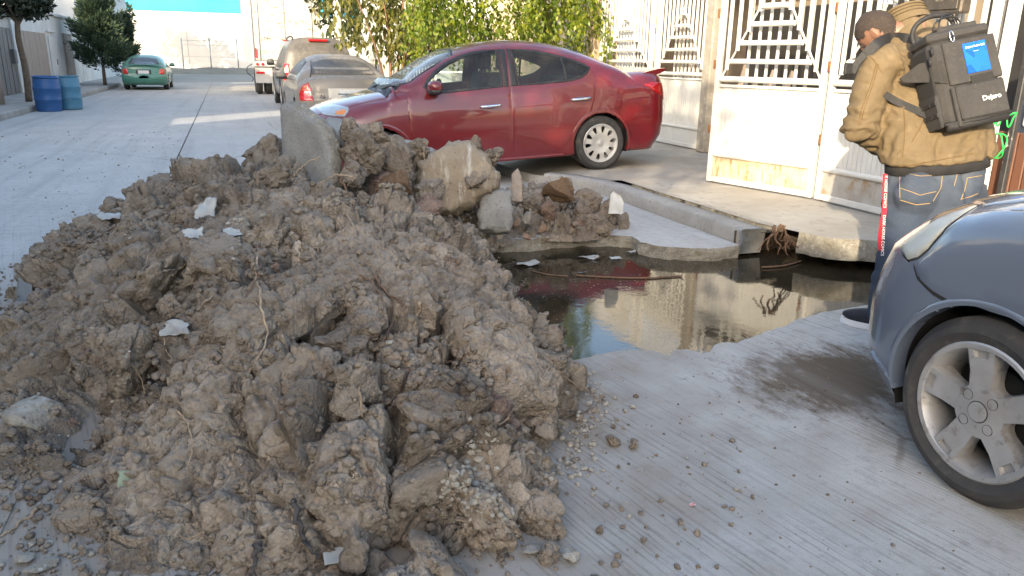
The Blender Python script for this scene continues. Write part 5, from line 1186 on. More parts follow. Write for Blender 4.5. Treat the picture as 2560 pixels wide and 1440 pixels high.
# ================================================================== TREES
def leaf_mat(name, c1, c2, c3, trans=.45, rough=.45):
    m, nt, b = new_mat(name); g = nt.nodes.new('ShaderNodeNewGeometry')
    r = nt.nodes.new('ShaderNodeValToRGB'); r.color_ramp.elements[0].color = (*c1,1); r.color_ramp.elements[1].color = (*c3,1); e = r.color_ramp.elements.new(.5); e.color = (*c2,1)
    nt.links.new(g.outputs['Random Per Island'], r.inputs[0]); nt.links.new(r.outputs[0], b.inputs['Base Color']); b.inputs['Roughness'].default_value = rough
    tr = nt.nodes.new('ShaderNodeBsdfTranslucent'); nt.links.new(r.outputs[0], tr.inputs[0]); mx = nt.nodes.new('ShaderNodeMixShader'); mx.inputs[0].default_value = trans
    out = nt.nodes['Material Output']; nt.links.new(b.outputs[0], mx.inputs[1]); nt.links.new(tr.outputs[0], mx.inputs[2]); nt.links.new(mx.outputs[0], out.inputs[0])
    return m
def leaves(name, C, D, size, wid, m, parent, seed, fold=.25):
    """C centres, D pointing directions (n,3): folded six point leaves"""
    rs = np.random.RandomState(seed); n = len(C); D = D/np.linalg.norm(D, axis=1)[:,None]
    S = np.cross(D, rs.normal(size=(n,3))); S /= np.linalg.norm(S, axis=1)[:,None]; N = np.cross(D, S)
    L = (size*rs.uniform(.65, 1.25, n))[:,None]; Wd = L*wid
    A = C; B1 = C+D*L*.45+S*Wd+N*L*fold*wid; B2 = C+D*L*.45-S*Wd+N*L*fold*wid; E = C+D*L
    V = np.stack([A, B1, E, B2], 1).reshape(-1, 3); i = np.arange(n)*4
    F = np.vstack([np.stack([i, i+1, i+2], 1), np.stack([i, i+2, i+3], 1)]).astype(np.int32)
    return mk(name, V, F, m, parent)
M_BARK = mat('bark', (.15,.11,.08), (.09,.07,.05), 12, .95, bmp=.8, bscale=30, bdist=.02)
M_BARKR = mat('reddish_bark', (.30,.17,.10), (.2,.12,.08), 10, .9, bmp=.5, bscale=30, bdist=.01)
def limb(parent, P, r0, r1, name='limb', m=None, sub=None):
    P = catmull([Vector(p) for p in P], 4); n = len(P); b_ = MB(); b_.tube(P, [r0+(r1-r0)*i/(n-1) for i in range(n)], 8); return b_.build(name, m or M_BARK, parent, True), P
def ball(rs, n, c, r):
    v = rs.normal(size=(n,3)); v /= np.linalg.norm(v, axis=1)[:,None]; return np.array(c)+v*(rs.random((n,1))**(1/2.2))*np.array(r)
# --- hanging bright tree behind the red car
t = thing('weeping_tree', 'tree with bright yellow green hanging leaves behind the red car', 'tree', (5.0,13.6,.1))
limb(t, [(.9,.2,0),(.8,.2,1.2),(.5,.1,2.2),(.1,0,4.0)], .13, .05, 'trunk')
rs = np.random.RandomState(3); Cs = []; Ds = []
for k in range(1900):                                            # hanging sprays
    a = rs.uniform(-2.0, 1.45); dpt = rs.uniform(-.75, .8); top = 6.0+rs.uniform(-.4,.3)-.30*a*a
    base = np.array([a, dpt, top]); ln = rs.uniform(.35, 1.35); low = 1.30+.16*np.sin(a*3.1)+.14*np.sin(a*7.3+1)+rs.uniform(0,.25)
    base[2] = rs.uniform(low+.2, top); nl = int(9+rs.random()*14)
    for j in range(nl):
        f = j/nl; p = base+np.array([.10*np.sin(f*3+a*9)*f, .08*np.cos(f*4+a*7)*f-.08*f, -ln*f*.55]); 
        Cs.append(p+rs.normal(size=3)*.03); Ds.append(np.array([rs.normal()*.5, rs.normal()*.5-.25, -1.0]))
crown = leaves('crown', np.array(Cs), np.array(Ds), .085, .30, leaf_mat('weeping_leaf', (.075,.13,.010), (.15,.21,.016), (.30,.31,.03)), t, 5)
for k in range(14):
    a = rs.uniform(-1.5,1.2); limb(t, [(.3,0,3.2),(a*.6,rs.uniform(-.3,.3),3.6),(a,rs.uniform(-.4,.2),2.6+rs.uniform(-.2,.3))], .022, .006, 'branch')
# --- small reddish trees behind the grey cars
t = thing('pepper_tree', 'loose small tree with drooping olive leaves and reddish stems beside the grey sedan', 'tree', (3.75,17.6,.1))
rs = np.random.RandomState(8); Cs = []; Ds = []
for k in range(9):
    a = rs.uniform(-1.4,1.1); tip = (a, rs.uniform(-.6,.7), 2.6+rs.uniform(-.5,.6))
    o, P = limb(t, [(-.2+.25*rs.normal()*.4, .1*rs.normal(), 0), (-.15+a*.2, .1*rs.normal(), .7), (a*.6, rs.uniform(-.3,.3), 1.6), tip], .045, .008, 'stem', M_BARKR)
    for p in P[6:]:
        for q in range(16):
            c = np.array(p)+rs.normal(size=3)*np.array([.27,.27,.24]); Cs.append(c)
for k in range(3000): Cs.append(ball(rs, 1, (-.35,0,2.35), (1.6,.9,1.15))[0])
for k in range(700): Cs.append(ball(rs, 1, (.9,0,1.9), (.75,.6,.7))[0])
Cs = np.array(Cs); keep = (vn_ := fbm(Cs, .5, 3, 4)) > -.35; Cs = Cs[keep & (Cs[:,2] > 1.05)]
Ds = np.column_stack([rs.normal(size=len(Cs))*.45, rs.normal(size=len(Cs))*.45, -np.ones(len(Cs))])
leaves('crown', Cs, Ds, .16, .20, leaf_mat('olive_leaf', (.075,.095,.02), (.15,.155,.035), (.29,.26,.07), .45), t, 9)
# --- dark tree farther back by the trailer
t = thing('dark_tree', 'dark evergreen tree behind the right edge of the trailer', 'tree', (5.2,31,.1))
limb(t, [(0,0,0),(0,0,2),(.1,0,4)], .18, .06, 'trunk')
rs = np.random.RandomState(12); Cs = np.vstack([ball(rs, 2600, (-.4,0,3.6), (1.9,1.6,2.0)), ball(rs, 1400, (1.0,0,2.2), (1.5,1.3,1.4))])
leaves('crown', Cs, rs.normal(size=Cs.shape), .22, .4, leaf_mat('dark_leaf', (.018,.03,.014), (.03,.045,.018), (.06,.075,.03), .25), t, 13)
# --- conifer on the left pavement
def conifer(loc, H, R, label, n, seed, z0, spread=1.0):
    t = thing('conifer', label, 'tree', loc); rs = np.random.RandomState(seed)
    limb(t, [(0,0,0),(.03,0,H*.4),(0,.03,H*.97)], .075, .015, 'trunk')
    Cs = []; Ds = []
    for k in range(n):
        f = rs.random()**.85; z = z0+(H-z0)*f; rad = R*(1-f)**.80*rs.uniform(.60,1.15)*(.60+.40*min(1,(f+.12)/.2)); a = rs.uniform(0, 2*pi)
        tip = np.array([cos(a)*rad, sin(a)*rad, z+rad*.35+rs.uniform(-.1,.15)]); base = np.array([0,0,z-rad*.1])
        if k % 6 == 0: limb(t, [tuple(base), tuple((base+tip)/2-np.array([0,0,.05])), tuple(tip)], .018, .005, 'branch')
        m_ = 95
        for j in range(m_):
            u = .25+.75*(j/m_); p = base+(tip-base)*u; p[2] -= .10*np.sin(u*3.14)*rad
            off = rs.normal(size=3)*(.04+.055*u*(1-u)*4*.8)
            Cs.append(p+off); d = (tip-base)/np.linalg.norm(tip-base)+off*4+np.array([0,0,.35]); Ds.append(d)
    leaves('crown', np.array(Cs), np.array(Ds), .17, .16, leaf_mat('needle'+str(seed), (.022,.045,.036), (.035,.066,.045), (.085,.115,.045), .2, .6), t, seed+1)
    return t
conifer((-4.75,36.8,.14), 4.6, 1.32, 'conifer with a sunlit top on the left pavement behind the green car', 210, 5, .75)
conifer((-3.95,38.6,.14), 2.9, .75, 'smaller dark conifer partly hidden behind the taller one', 60, 15, .45)
# --- dark round tree at the left edge
t = thing('street_tree', 'dark round crowned tree with a bare trunk on the left pavement', 'tree', (-4.87,23.6,.14))
limb(t, [(0,0,0),(.03,0,.8),(-.02,0,1.6),(.05,0,2.2)], .085, .06, 'trunk')
rs = np.random.RandomState(31); Cs = np.vstack([ball(rs, 4200, (-.05,0,2.75), (.95,.9,.72)), ball(rs, 1500, (.35,0,2.35), (.55,.5,.32)), ball(rs, 1700, (-.75,.1,2.6), (.7,.6,.6))])
Cs = Cs[fbm(Cs, .45, 3, 9) > -.45]
leaves('crown', Cs, rs.normal(size=Cs.shape)+np.array([0,0,.3]), .13, .28, leaf_mat('dark_round_leaf', (.012,.02,.014), (.02,.032,.018), (.04,.055,.026), .15, .5), t, 33)
for k in range(7):
    a = k*.9; limb(t, [(.03,0,1.9),(.3*cos(a),.3*sin(a),2.3),(.65*cos(a),.6*sin(a),2.7)], .035, .012, 'branch')
# --- street tree beside the camera, outside the picture: dapples the red car and the farther gate
t = thing('street_tree', 'broad leafy street tree on the left pavement behind the camera', 'tree', (-5.2,-1.0,.14))
limb(t, [(0,0,0),(.05,0,1.5),(0,0,3.2),(.1,.1,4.4)], .16, .06, 'trunk')
rs = np.random.RandomState(41); Cs = np.vstack([ball(rs, 2400, (.1,.3,5.0), (1.8,2.0,1.3)), ball(rs, 1100, (.4,2.4,5.3), (1.3,1.3,1.1)), ball(rs, 700, (.2,-1.8,4.9), (1.1,1.1,.9))])
Cs = Cs[fbm(Cs, .9, 2, 19) > -.25]
leaves('crown', Cs, rs.normal(size=Cs.shape)+np.array([0,0,-.3]), .20, .34, leaf_mat('street_leaf', (.03,.05,.015), (.05,.075,.02), (.09,.11,.03), .3), t, 43)
for k in range(8):
    a = k*.8; limb(t, [(.0,0,3.0),(.7*cos(a),.8*sin(a),4.2),(1.3*cos(a),1.5*sin(a),5.1)], .06, .015, 'branch')
# dry grass in the lot
rs = np.random.RandomState(51); n = 2600; Cs = np.column_stack([rs.uniform(3.95,6.4,n), rs.uniform(14.0,20,n), np.full(n,.1)])
Ds = np.column_stack([rs.normal(size=n)*.3, rs.normal(size=n)*.3, np.ones(n)])
o = leaves('dry_grass', Cs, Ds, .55, .02, leaf_mat('dry_grass_blade', (.20,.15,.06), (.30,.24,.11), (.12,.13,.04), .3), None, 52); o['kind'] = 'stuff'; o['label'] = 'tall dry grass growing in the lot behind the red car'; o['category'] = 'grass'

# --- tree beside the far end of the street, hidden by the white building; its shadow falls on the white end wall
t = thing('shade_tree', 'tree at the far end of the street behind the tall white building', 'tree', (-9.6,70.5,.1))
limb(t, [(0,0,0),(0,0,2),(.1,0,4)], .2, .08, 'trunk')
rs = np.random.RandomState(61); Cs = np.vstack([ball(rs, 1300, (-.6,0,5.0), (1.9,1.3,1.6)), ball(rs, 1100, (1.6,-.4,4.5), (1.7,1.2,1.5))]); Cs = Cs[fbm(Cs, .7, 2, 3) > -.2]
leaves('crown', Cs, rs.normal(size=Cs.shape), .36, .36, leaf_mat('shade_leaf', (.03,.05,.015), (.05,.075,.02), (.09,.11,.03), .2), t, 63)
# ================================================================== VEHICLES
class Shape:
    """a car body as an implicit solid: local x from the nose backwards, y to the right, z up"""
    def __init__(s, L, hw, body, cab, zw=.62, zb=.90, tum=.32, n=3.2, m=5.0, rf=.55, rr=.45, pf=2.2, nose=((.2,.06),(.5,0),(.75,.05),(1.0,.3)), tail=((.2,.06),(.5,0),(.8,.02),(1.1,.1)), zbot=.2, cabin=.96, shoulder=.0):
        s.L, s.hw, s.zw, s.zb, s.tum, s.n, s.m, s.rf, s.rr, s.pf, s.zbot, s.cabin, s.sh = L, hw, zw, zb, tum, n, m, rf, rr, pf, zbot, cabin, shoulder
        s.body = np.array(body); s.cab = np.array(cab); s.nose = np.array(nose); s.tail = np.array(tail)
        s._b = s._sm(s.body); s._c = s._sm(s.cab)
    @staticmethod
    def _sm(P):
        """smooth profile through the points (monotone cubic)"""
        x, y = P[:,0], P[:,1]; h = np.diff(x); d = np.diff(y)/h; mm = np.zeros(len(x)); mm[1:-1] = (d[:-1]*h[1:]+d[1:]*h[:-1])/(h[:-1]+h[1:]); mm[0], mm[-1] = d[0], d[-1]
        def f(t):
            t = np.clip(t, x[0], x[-1]); i = np.clip(np.searchsorted(x, t)-1, 0, len(h)-1); u = (t-x[i])/h[i]
            return (1+2*u)*(1-u)**2*y[i] + u*(1-u)**2*h[i]*mm[i] + u*u*(3-2*u)*y[i+1] + u*u*(u-1)*h[i]*mm[i+1]
        return f
    def Y(s, x, z):
        x = np.asarray(x, float); z = np.asarray(z, float)
        zt = s._b(x); t = np.clip((z-s.zw)/np.maximum(zt-s.zw, 1e-3), 0, 1); yb = np.where(z > zt, 0, s.hw*(1-.015*t)*(1-t**s.n)**(1/s.n))
        lo = np.clip((s.zw-z)/s.zw, 0, 1); yb = yb*(1-.07*lo**2)
        yb = yb - .010*np.exp(-((z-s.zw*1.0)/.03)**2)*0
        zc = s._c(x); t = np.clip((z-s.zb)/np.maximum(zc-s.zb, 1e-3), 0, 1); yc = np.where((z > zc) | (z < s.zb-.25), 0, (s.hw*s.cabin-s.tum*np.maximum(z-s.zb, 0))*(1-t**s.m)**(1/s.m))
        k = .035; y = np.maximum(yb, yc); dlt = np.clip(1-np.abs(yb-yc)/k, 0, 1); y = y+np.where(y > 0, k*.25*dlt*dlt, 0)
        a = np.clip((x-np.interp(z, s.nose[:,0], s.nose[:,1]))/s.rf, 0, 1); b = np.clip((s.L-np.interp(z, s.tail[:,0], s.tail[:,1])-x)/s.rr, 0, 1)
        y = y*(1-(1-a)**s.pf)**(1/s.pf)*(1-(1-b)**s.pf)**(1/s.pf)
        return np.where(z < s.zbot, 0, y)
    def inside(s, x, y, z): return (np.abs(y) < s.Y(x, z)) & (z > s.zbot)
    def cast(s, A, ax, sign):
        """move points A along axis ax from outside towards the body; sign: side the ray starts on"""
        A = np.array(A, float); lo = np.zeros(len(A)); hi = np.zeros(len(A)); B = A.copy()
        rng_ = {0: (s.L*.5, -.3 if sign < 0 else s.L+.3), 1: (0, sign*s.hw*1.2), 2: (s.zw, 2.4)}[ax]
        N = 90; best = np.full(len(A), np.nan)
        for k in range(N, -1, -1):
            v = rng_[0]+(rng_[1]-rng_[0])*k/N; B[:,ax] = v; ins = s.inside(B[:,0], B[:,1], B[:,2]); new = ins & np.isnan(best); best[new] = v
        miss = np.isnan(best); best[miss] = rng_[0]
        step = (rng_[1]-rng_[0])/N; lo = best.copy(); hi = best+step
        for _ in range(22):
            mid = (lo+hi)/2; B[:,ax] = mid; ins = s.inside(B[:,0], B[:,1], B[:,2]); lo = np.where(ins, mid, lo); hi = np.where(ins, hi, mid)
        B[:,ax] = lo; return B
    def shell(s, nx=150, nt=56):
        u = np.linspace(0, 1, nx); xs = np.sort(np.concatenate([s.L*(.5-.5*np.cos(pi*u))*.4+s.L*u*.6]))
        xs[0] = .004; xs[-1] = s.L-.004
        th = np.linspace(-pi/2+.02, pi/2, nt)
        th = np.sort(np.concatenate([th, np.linspace(.2, 1.2, nt//2)])); nt = len(th)
        X, T = np.meshgrid(xs, th, indexing='ij'); z0 = min(s.zw, .6); lo = np.zeros(X.shape); hi = np.full(X.shape, 2.4)
        for _ in range(34):
            r = (lo+hi)/2; ins = s.inside(X, r*np.cos(T), z0+r*np.sin(T)); lo = np.where(ins, r, lo); hi = np.where(ins, hi, r)
        Y = -lo*np.cos(T); Z = z0+lo*np.sin(T); nx = len(xs)
        P1 = np.stack([X, Y, Z], -1).reshape(-1, 3); P2 = P1*np.array([1,-1,1]); i = np.arange(nx*nt).reshape(nx, nt)
        q = lambda i: np.stack([i[:-1,:-1], i[1:,:-1], i[1:,1:], i[:-1,1:]], -1).reshape(-1, 4)
        F = np.vstack([q(i), q(i)[:, ::-1]+len(P1)]); V = np.vstack([P1, P2])
        return V, F
def patch(sh, poly, ax, sign, off=.003, step=.035, rim=.010, holes=(), round_=0, edge=.45):
    """panel lying on the body: outline in the plane across axis ax; turned-in rim; returns V,F"""
    if round_: poly = smooth_poly(poly, round_)
    ol = resample(poly, step*.55); hs = [resample(h, step*.55) for h in holes]
    P, T, L = cdt(ol, hs, step, [inset(ol, .008)])
    ids = {0: (1,2), 1: (0,2), 2: (0,1)}[ax]; A = np.zeros((len(P), 3)); A[:,ids[0]] = P[:,0]; A[:,ids[1]] = P[:,1]
    B = sh.cast(A, ax, sign)
    e = 2e-3; A1 = A.copy(); A1[:,ids[0]] += e; A2 = A.copy(); A2[:,ids[1]] += e; B1 = sh.cast(A1, ax, sign); B2 = sh.cast(A2, ax, sign)
    N = np.cross(B1-B, B2-B); N /= np.linalg.norm(N, axis=1)[:,None]+1e-12; f = np.sign(N[:,ax])*sign; f[f == 0] = 1; N *= f[:,None]
    o = np.full(len(P), off); 
    for lp in L: o[lp] = off*edge
    V = [B+N*o[:,None]]; F = [T]; k = len(P)
    for lp in L:
        m_ = len(lp); V.append(B[lp]+N[lp]*(-rim)); a = np.array(lp); b = np.arange(k, k+m_); k += m_
        F.append(np.stack([a, b, np.roll(b, -1)], 1)); F.append(np.stack([a, np.roll(b, -1), np.roll(a, -1)], 1))
    return np.vstack(V), np.vstack(F).astype(np.int32)
def panel(name, sh, poly, ax, sign, m, parent, smooth=True, **kw):
    V, F = patch(sh, poly, ax, sign, **kw); o = mk(name, V, F, m, parent)
    bm = bmesh.new(); bm.from_mesh(o.data); bmesh.ops.recalc_face_normals(bm, faces=bm.faces); bm.to_mesh(o.data); bm.free()
    me = o.data; c = np.zeros(len(me.polygons)*3); me.polygons.foreach_get('normal', c); c = c.reshape(-1, 3); cen = np.zeros(len(me.polygons)*3); me.polygons.foreach_get('center', cen); cen = cen.reshape(-1, 3)
    if (c[:,ax]).mean()*sign < 0: me.flip_normals()
    if smooth: autosmooth(o, .9)
    return o
def both(name, sh, poly, m, parent, **kw):
    return panel(name, sh, poly, 1, -1, m, parent, **kw), panel(name, sh, poly, 1, 1, m, parent, **kw)
def ring(poly, d):
    return poly, inset(poly, d)
def circle(cx, cz, r, a0=0, a1=2*pi, n=40): return [(cx+r*cos(a0+(a1-a0)*i/n), cz+r*sin(a0+(a1-a0)*i/n)) for i in range(n if abs(a1-a0-2*pi) < 1e-6 else n+1)]
def body_shell(sh, m, parent, wheels, wr, win=(), wins_top=(), nx=150, nt=56):
    V, F = sh.shell(nx, nt); c = V[F].mean(1); keep = np.ones(len(F), bool)
    for wx in wheels: keep &= ~((np.hypot(c[:,0]-wx, c[:,2]-wr*.97) < wr*1.17) & (np.abs(c[:,1]) > sh.hw*.55))
    for p in win: keep &= ~(in_poly(c[:,[0,2]], p) & (np.abs(c[:,1]) > sh.hw*.3))
    for p in wins_top: keep &= ~(in_poly(c[:,[0,1]], p) & (c[:,2] > sh.zb))
    o = mk('body', V, F[keep].astype(np.int32), m, parent, True)
    bm = bmesh.new(); bm.from_mesh(o.data); bmesh.ops.remove_doubles(bm, verts=bm.verts, dist=.0008); bmesh.ops.recalc_face_normals(bm, faces=bm.faces); bm.to_mesh(o.data); bm.free(); o.data.polygons.foreach_set('use_smooth', np.ones(len(o.data.polygons), bool)); return o
M_TYRE = mat('tyre_rubber', (.028,.028,.030), (.055,.052,.048), 7, .8, bmp=.25, bscale=60, bdist=.003, c3=(.10,.092,.08), s3=14, lo3=.56, hi3=.75)
M_TRIM = mat('black_trim', (.018,.018,.02), (.03,.029,.028), 20, .5)
M_UNDER = mat('underbody', (.02,.02,.02), None, rough=.9)
M_CHROME = mat('chrome', (.75,.75,.76), None, rough=.12, metal=1.0)
M_HUB = mat('hubcap_silver', (.52,.51,.49), (.44,.43,.41), 9, .38, metal=.35)
M_ALLOY = mat('alloy_dusty', (.46,.455,.45), (.36,.35,.34), 8, .38, metal=.5, c3=(.22,.19,.155), s3=22, lo3=.56, hi3=.72, bmp=.1, bscale=90, bdist=.002)
def tyre(r, rim, w):
    """profile about the axle, outer face at y=-w/2; x=0 is the axle"""
    h = w/2; p = [(rim-.008,-h*.72),(rim+.004,-h*.9),(rim+.022,-h*.98),(rim+(r-rim)*.45,-h*1.06),(rim+(r-rim)*.70,-h*1.02),(r-.020,-h*.90),(r-.006,-h*.78)]
    for k in range(4):
        y = -h*.70+k*h*.38; p += [(r, y), (r, y+h*.27), (r-.008, y+h*.28), (r-.008, y+h*.37)]
    q = [(a, -b) for a, b in p[:7]][::-1]
    return p+[(r, h*.80)]+q
def disc(poly, holes, prof, t, step=.02, back=.012):
    """wheel face: outline with holes in the (x,z) plane, depth from radius by prof (r->y); facing -y"""
    P, T, L = cdt(poly, holes, step); r = np.hypot(P[:,0], P[:,1]); y = np.interp(r, [q[0] for q in prof], [q[1] for q in prof])
    V = [np.column_stack([P[:,0], y, P[:,1]])]; F = [T]; k = len(P)
    for lp in L:
        m_ = len(lp); V.append(np.column_stack([P[lp,0]*.985 if lp is L[0] else P[lp,0], y[lp]+t, P[lp,1]])); a = np.array(lp); b = np.arange(k, k+m_); k += m_
        F.append(np.stack([a, b, np.roll(b, -1)], 1)); F.append(np.stack([a, np.roll(b, -1), np.roll(a, -1)], 1))
    return np.vstack(V), np.vstack(F).astype(np.int32)
def radial(pts, ang): 
    c, s = cos(ang), sin(ang); return [(x*c-z*s, x*s+z*c) for x, z in pts]
def make_wheel(parent, x, y, z, r, rim, w, kind, side, simple=False):
    """side -1: outer face towards -y"""
    wt = bpy.data.objects.new('wheel', None); COL.objects.link(wt); wt.parent = parent; wt.location = (x, y, z)
    if side > 0: wt.rotation_euler = (0, 0, pi)
    b_ = MB(); b_.lathe(tyre(r, rim, w), 'y', n=24 if simple else 64); autosmooth(b_.build('tyre', M_TYRE, wt), .5)
    mm = M_HUB if kind != 'alloy' else M_ALLOY
    b_ = MB(); h = w/2; b_.lathe([(rim+.004,-h*.86),(rim+.010,-h*.93),(rim+.004,-h*.98),(rim-.010,-h*.94),(rim-.022,-h*.70),(rim-.035,-h*.1),(rim-.035,h*.7),(rim+.004,h*.86)], 'y', n=24 if simple else 56); autosmooth(b_.build('rim', mm, wt), .6)
    b_ = MB(); b_.lathe([(0,-h*.05),(rim*.62,-h*.05),(rim*.62,h*.2),(0,h*.2)], 'y', n=24); b_.lathe([(0,h*.3),(rim-.04,h*.3)], 'y', n=24); b_.build('brake', M_UNDER, wt)
    if simple:
        b_ = MB(); b_.lathe([(0,-h*.75),(rim*.3,-h*.78),(rim*.85,-h*.7),(rim-.01,-h*.85)], 'y', n=20); b_.build('hubcap', mm, wt, True); return wt
    if kind == 'hubcap':
        holes = []
        for k in range(10):
            a = 2*pi*k/10+.12; holes.append(smooth_poly(radial([(rim*.56,-rim*.05),(rim*.87,-rim*.135),(rim*.93,0),(rim*.87,rim*.135),(rim*.56,rim*.05)], a), 2))
        V, F = disc(circle(0,0,rim-.004,n=60), holes, [(0,-h*.80),(rim*.16,-h*.80),(rim*.22,-h*.74),(rim*.55,-h*.90),(rim*.90,-h*.86),(rim,-h*.98)], .016)
        o = mk('hubcap', V, F, mm, wt); bm = bmesh.new(); bm.from_mesh(o.data); bmesh.ops.recalc_face_normals(bm, faces=bm.faces); bm.to_mesh(o.data); bm.free(); autosmooth(o, .6)
        b_ = MB(); b_.lathe([(0,-h*.86),(rim*.10,-h*.86),(rim*.13,-h*.83),(rim*.13,-h*.7)], 'y', n=24); autosmooth(b_.build('centre_cap', mm, wt), .5)
        for k in range(4): b_ = MB(); a = 2*pi*k/4+.4; b_.lathe([(0,-h*.5),(.011,-h*.5),(.012,-h*.3)], 'y', (rim*.72*cos(a),0,rim*.72*sin(a)), 6); b_.build('bolt', M_TRIM, wt)
    else:
        # five broad spokes: windows between, each spoke raised with its own bevel
        holes = []; off = radians(90+8)
        for k in range(5):
            a = off+2*pi*(k+.5)/5; holes.append(smooth_poly(radial([(rim*.40,-rim*.06),(rim*.50,-rim*.165),(rim*.86,-rim*.31),(rim*.925,-rim*.15),(rim*.935,0),(rim*.925,rim*.15),(rim*.86,rim*.31),(rim*.50,rim*.165),(rim*.40,rim*.06)], a), 1))
        V, F = disc(circle(0,0,rim-.006,n=70), holes, [(0,-h*.55),(rim*.35,-h*.55),(rim*.6,-h*.52),(rim*.9,-h*.50),(rim,-h*.62)], .03, .018)
        o = mk('wheel_face', V, F, mm, wt); bm = bmesh.new(); bm.from_mesh(o.data); bmesh.ops.recalc_face_normals(bm, faces=bm.faces); bm.to_mesh(o.data); bm.free(); autosmooth(o, .6)
        for k in range(5):
            a = off+2*pi*k/5; outer = [(rim*.30,-rim*.17),(rim*.60,-rim*.185),(rim*.955,-rim*.215),(rim*.975,0),(rim*.955,rim*.215),(rim*.60,rim*.185),(rim*.30,rim*.17)]
            pit = [(rim*.80,-rim*.11),(rim*.92,-rim*.13),(rim*.92,rim*.13),(rim*.80,rim*.11)]
            P, T, L = cdt(resample(outer, .012), [resample(pit, .012)], .02); yy = np.interp(P[:,0], [rim*.3,rim*.6,rim*.97], [-h*.84,-h*.80,-h*.90]); ed = np.zeros(len(P)); 
            base = np.column_stack([P[:,0], yy, P[:,1]]); Vs = [base]; Fs = [T]; kk = len(P)
            for li, lp in enumerate(L):
                sc = 1.09 if li == 0 else .86; Q = P[lp]; cx = Q.mean(0); low = np.column_stack([Q[:,0] if li == 0 else cx[0]+(Q[:,0]-cx[0])*sc, np.full(len(lp), -h*.52 if li == 0 else -h*.72), Q[:,1]*sc if li == 0 else cx[1]+(Q[:,1]-cx[1])*sc])
                Vs.append(low); aa = np.array(lp); bb = np.arange(kk, kk+len(lp)); kk += len(lp); Fs += [np.stack([aa,bb,np.roll(bb,-1)],1), np.stack([aa,np.roll(bb,-1),np.roll(aa,-1)],1)]
                if li == 1: Fs.append(np.stack([np.full(len(bb)-2, bb[0]), bb[1:-1], bb[2:]], 1))
            V = np.vstack(Vs); c, s_ = cos(a), sin(a); V = np.column_stack([V[:,0]*c-V[:,2]*s_, V[:,1], V[:,0]*s_+V[:,2]*c])
            o = mk('spoke', V, np.vstack(Fs).astype(np.int32), mm, wt); bm = bmesh.new(); bm.from_mesh(o.data); bmesh.ops.recalc_face_normals(bm, faces=bm.faces); bm.to_mesh(o.data); bm.free(); autosmooth(o, .5)
        b_ = MB(); b_.lathe([(0,-h*.86),(rim*.34,-h*.86),(rim*.40,-h*.82),(rim*.42,-h*.55)], 'y', n=48); autosmooth(b_.build('hub', mm, wt), .4)
        b_ = MB(); b_.lathe([(0,-h*.92),(rim*.135,-h*.915),(rim*.15,-h*.90),(rim*.152,-h*.80)], 'y', n=32); autosmooth(b_.build('centre_cap', mm, wt), .4)
        b_ = MB(); b_.lathe([(rim*.152,-h*.866),(rim*.165,-h*.866),(rim*.165,-h*.85)], 'y', n=32); b_.build('cap_ring', M_UNDER, wt)
        for k in range(4):
            a = 2*pi*k/4+radians(45); b_ = MB(); cc = (rim*.285*cos(a),0,rim*.285*sin(a))
            b_.lathe([(.0165,-h*.868),(.0175,-h*.87),(.018,-h*.84)], 'y', cc, 20); b_.lathe([(0,-h*.70),(.016,-h*.70),(.0168,-h*.869)], 'y', cc, 20); b_.build('bolt_recess', M_UNDER, wt)
            b_ = MB(); b_.lathe([(.004,-h*.79),(.006,-h*.84),(.0095,-h*.84),(.011,-h*.80),(.011,-h*.7)], 'y', cc, 6); b_.build('bolt', M_RUSTBIT, wt)
    return wt
def arch_liner(parent, x, r, y0, y1, z):
    b_ = MB(); P = circle(x, z, r, -.35, pi+.35, 26); V = [(p[0], y0, p[1]) for p in P]+[(p[0], y1, p[1]) for p in P]; n = len(P)
    b_.add(V, [(i, i+1, n+i+1, n+i) for i in range(n-1)]); b_.add([(p[0], y1, p[1]) for p in P], [tuple(range(n))]); return b_.build('arch_liner', M_UNDER, parent)
def mirror_pod(parent, x, y, z, m, sx=1.0, side=-1):
    V, F = ICO[4]; V = V.copy(); V = np.sign(V)*np.abs(V)**.75; V = V*np.array([.075*sx,.105,.068*sx]); o = mk('mirror', V+np.array([x, y+side*.10, z]), F, m, parent, True)
    V2 = V*np.array([1.02,1.02,.55])+np.array([x, y+side*.10, z-.042]); mk('mirror_base', V2, F, M_TRIM, o, True)
    b_ = MB(); b_.box((x-.0, y+side*.01, z-.06), (.09,.09,.03), Matrix.Rotation(.25*side,3,'X'), .01); b_.build('mirror_arm', M_TRIM, o); return o
def paint(name, c, c2, dust=.25, rough=.28, dcol=(.30,.26,.2), top=.5, coat=1.0):
    """car paint with dust lying on faces that look upwards and in streaks"""
    m, nt, b = new_mat(name); co = coord(nt); g = nt.nodes.new('ShaderNodeNewGeometry'); sx = nt.nodes.new('ShaderNodeSeparateXYZ'); nt.links.new(g.outputs['Normal'], sx.inputs[0])
    base = mixc(nt, noise_fac(nt, 2, 3, .5, co), c, c2)
    up = mth(nt, 'MULTIPLY', mth(nt, 'MAXIMUM', sx.outputs[2], 0.0), top)
    d = mth(nt, 'ADD', mth(nt, 'MULTIPLY', noise_fac(nt, 4, 8, .7, co, .3, .8), dust), mth(nt, 'MULTIPLY', up, noise_fac(nt, 9, 6, .6, co, .1, .8)), True)
    nt.links.new(mixc(nt, d, base, dcol), b.inputs['Base Color'])
    r = mth(nt, 'ADD', rough, mth(nt, 'MULTIPLY', d, .5)); nt.links.new(r, b.inputs['Roughness'])
    b.inputs['Coat Weight'].default_value = coat; nt.links.new(mth(nt, 'ADD', .03, mth(nt, 'MULTIPLY', d, .45)), b.inputs['Coat Roughness'])
    return m
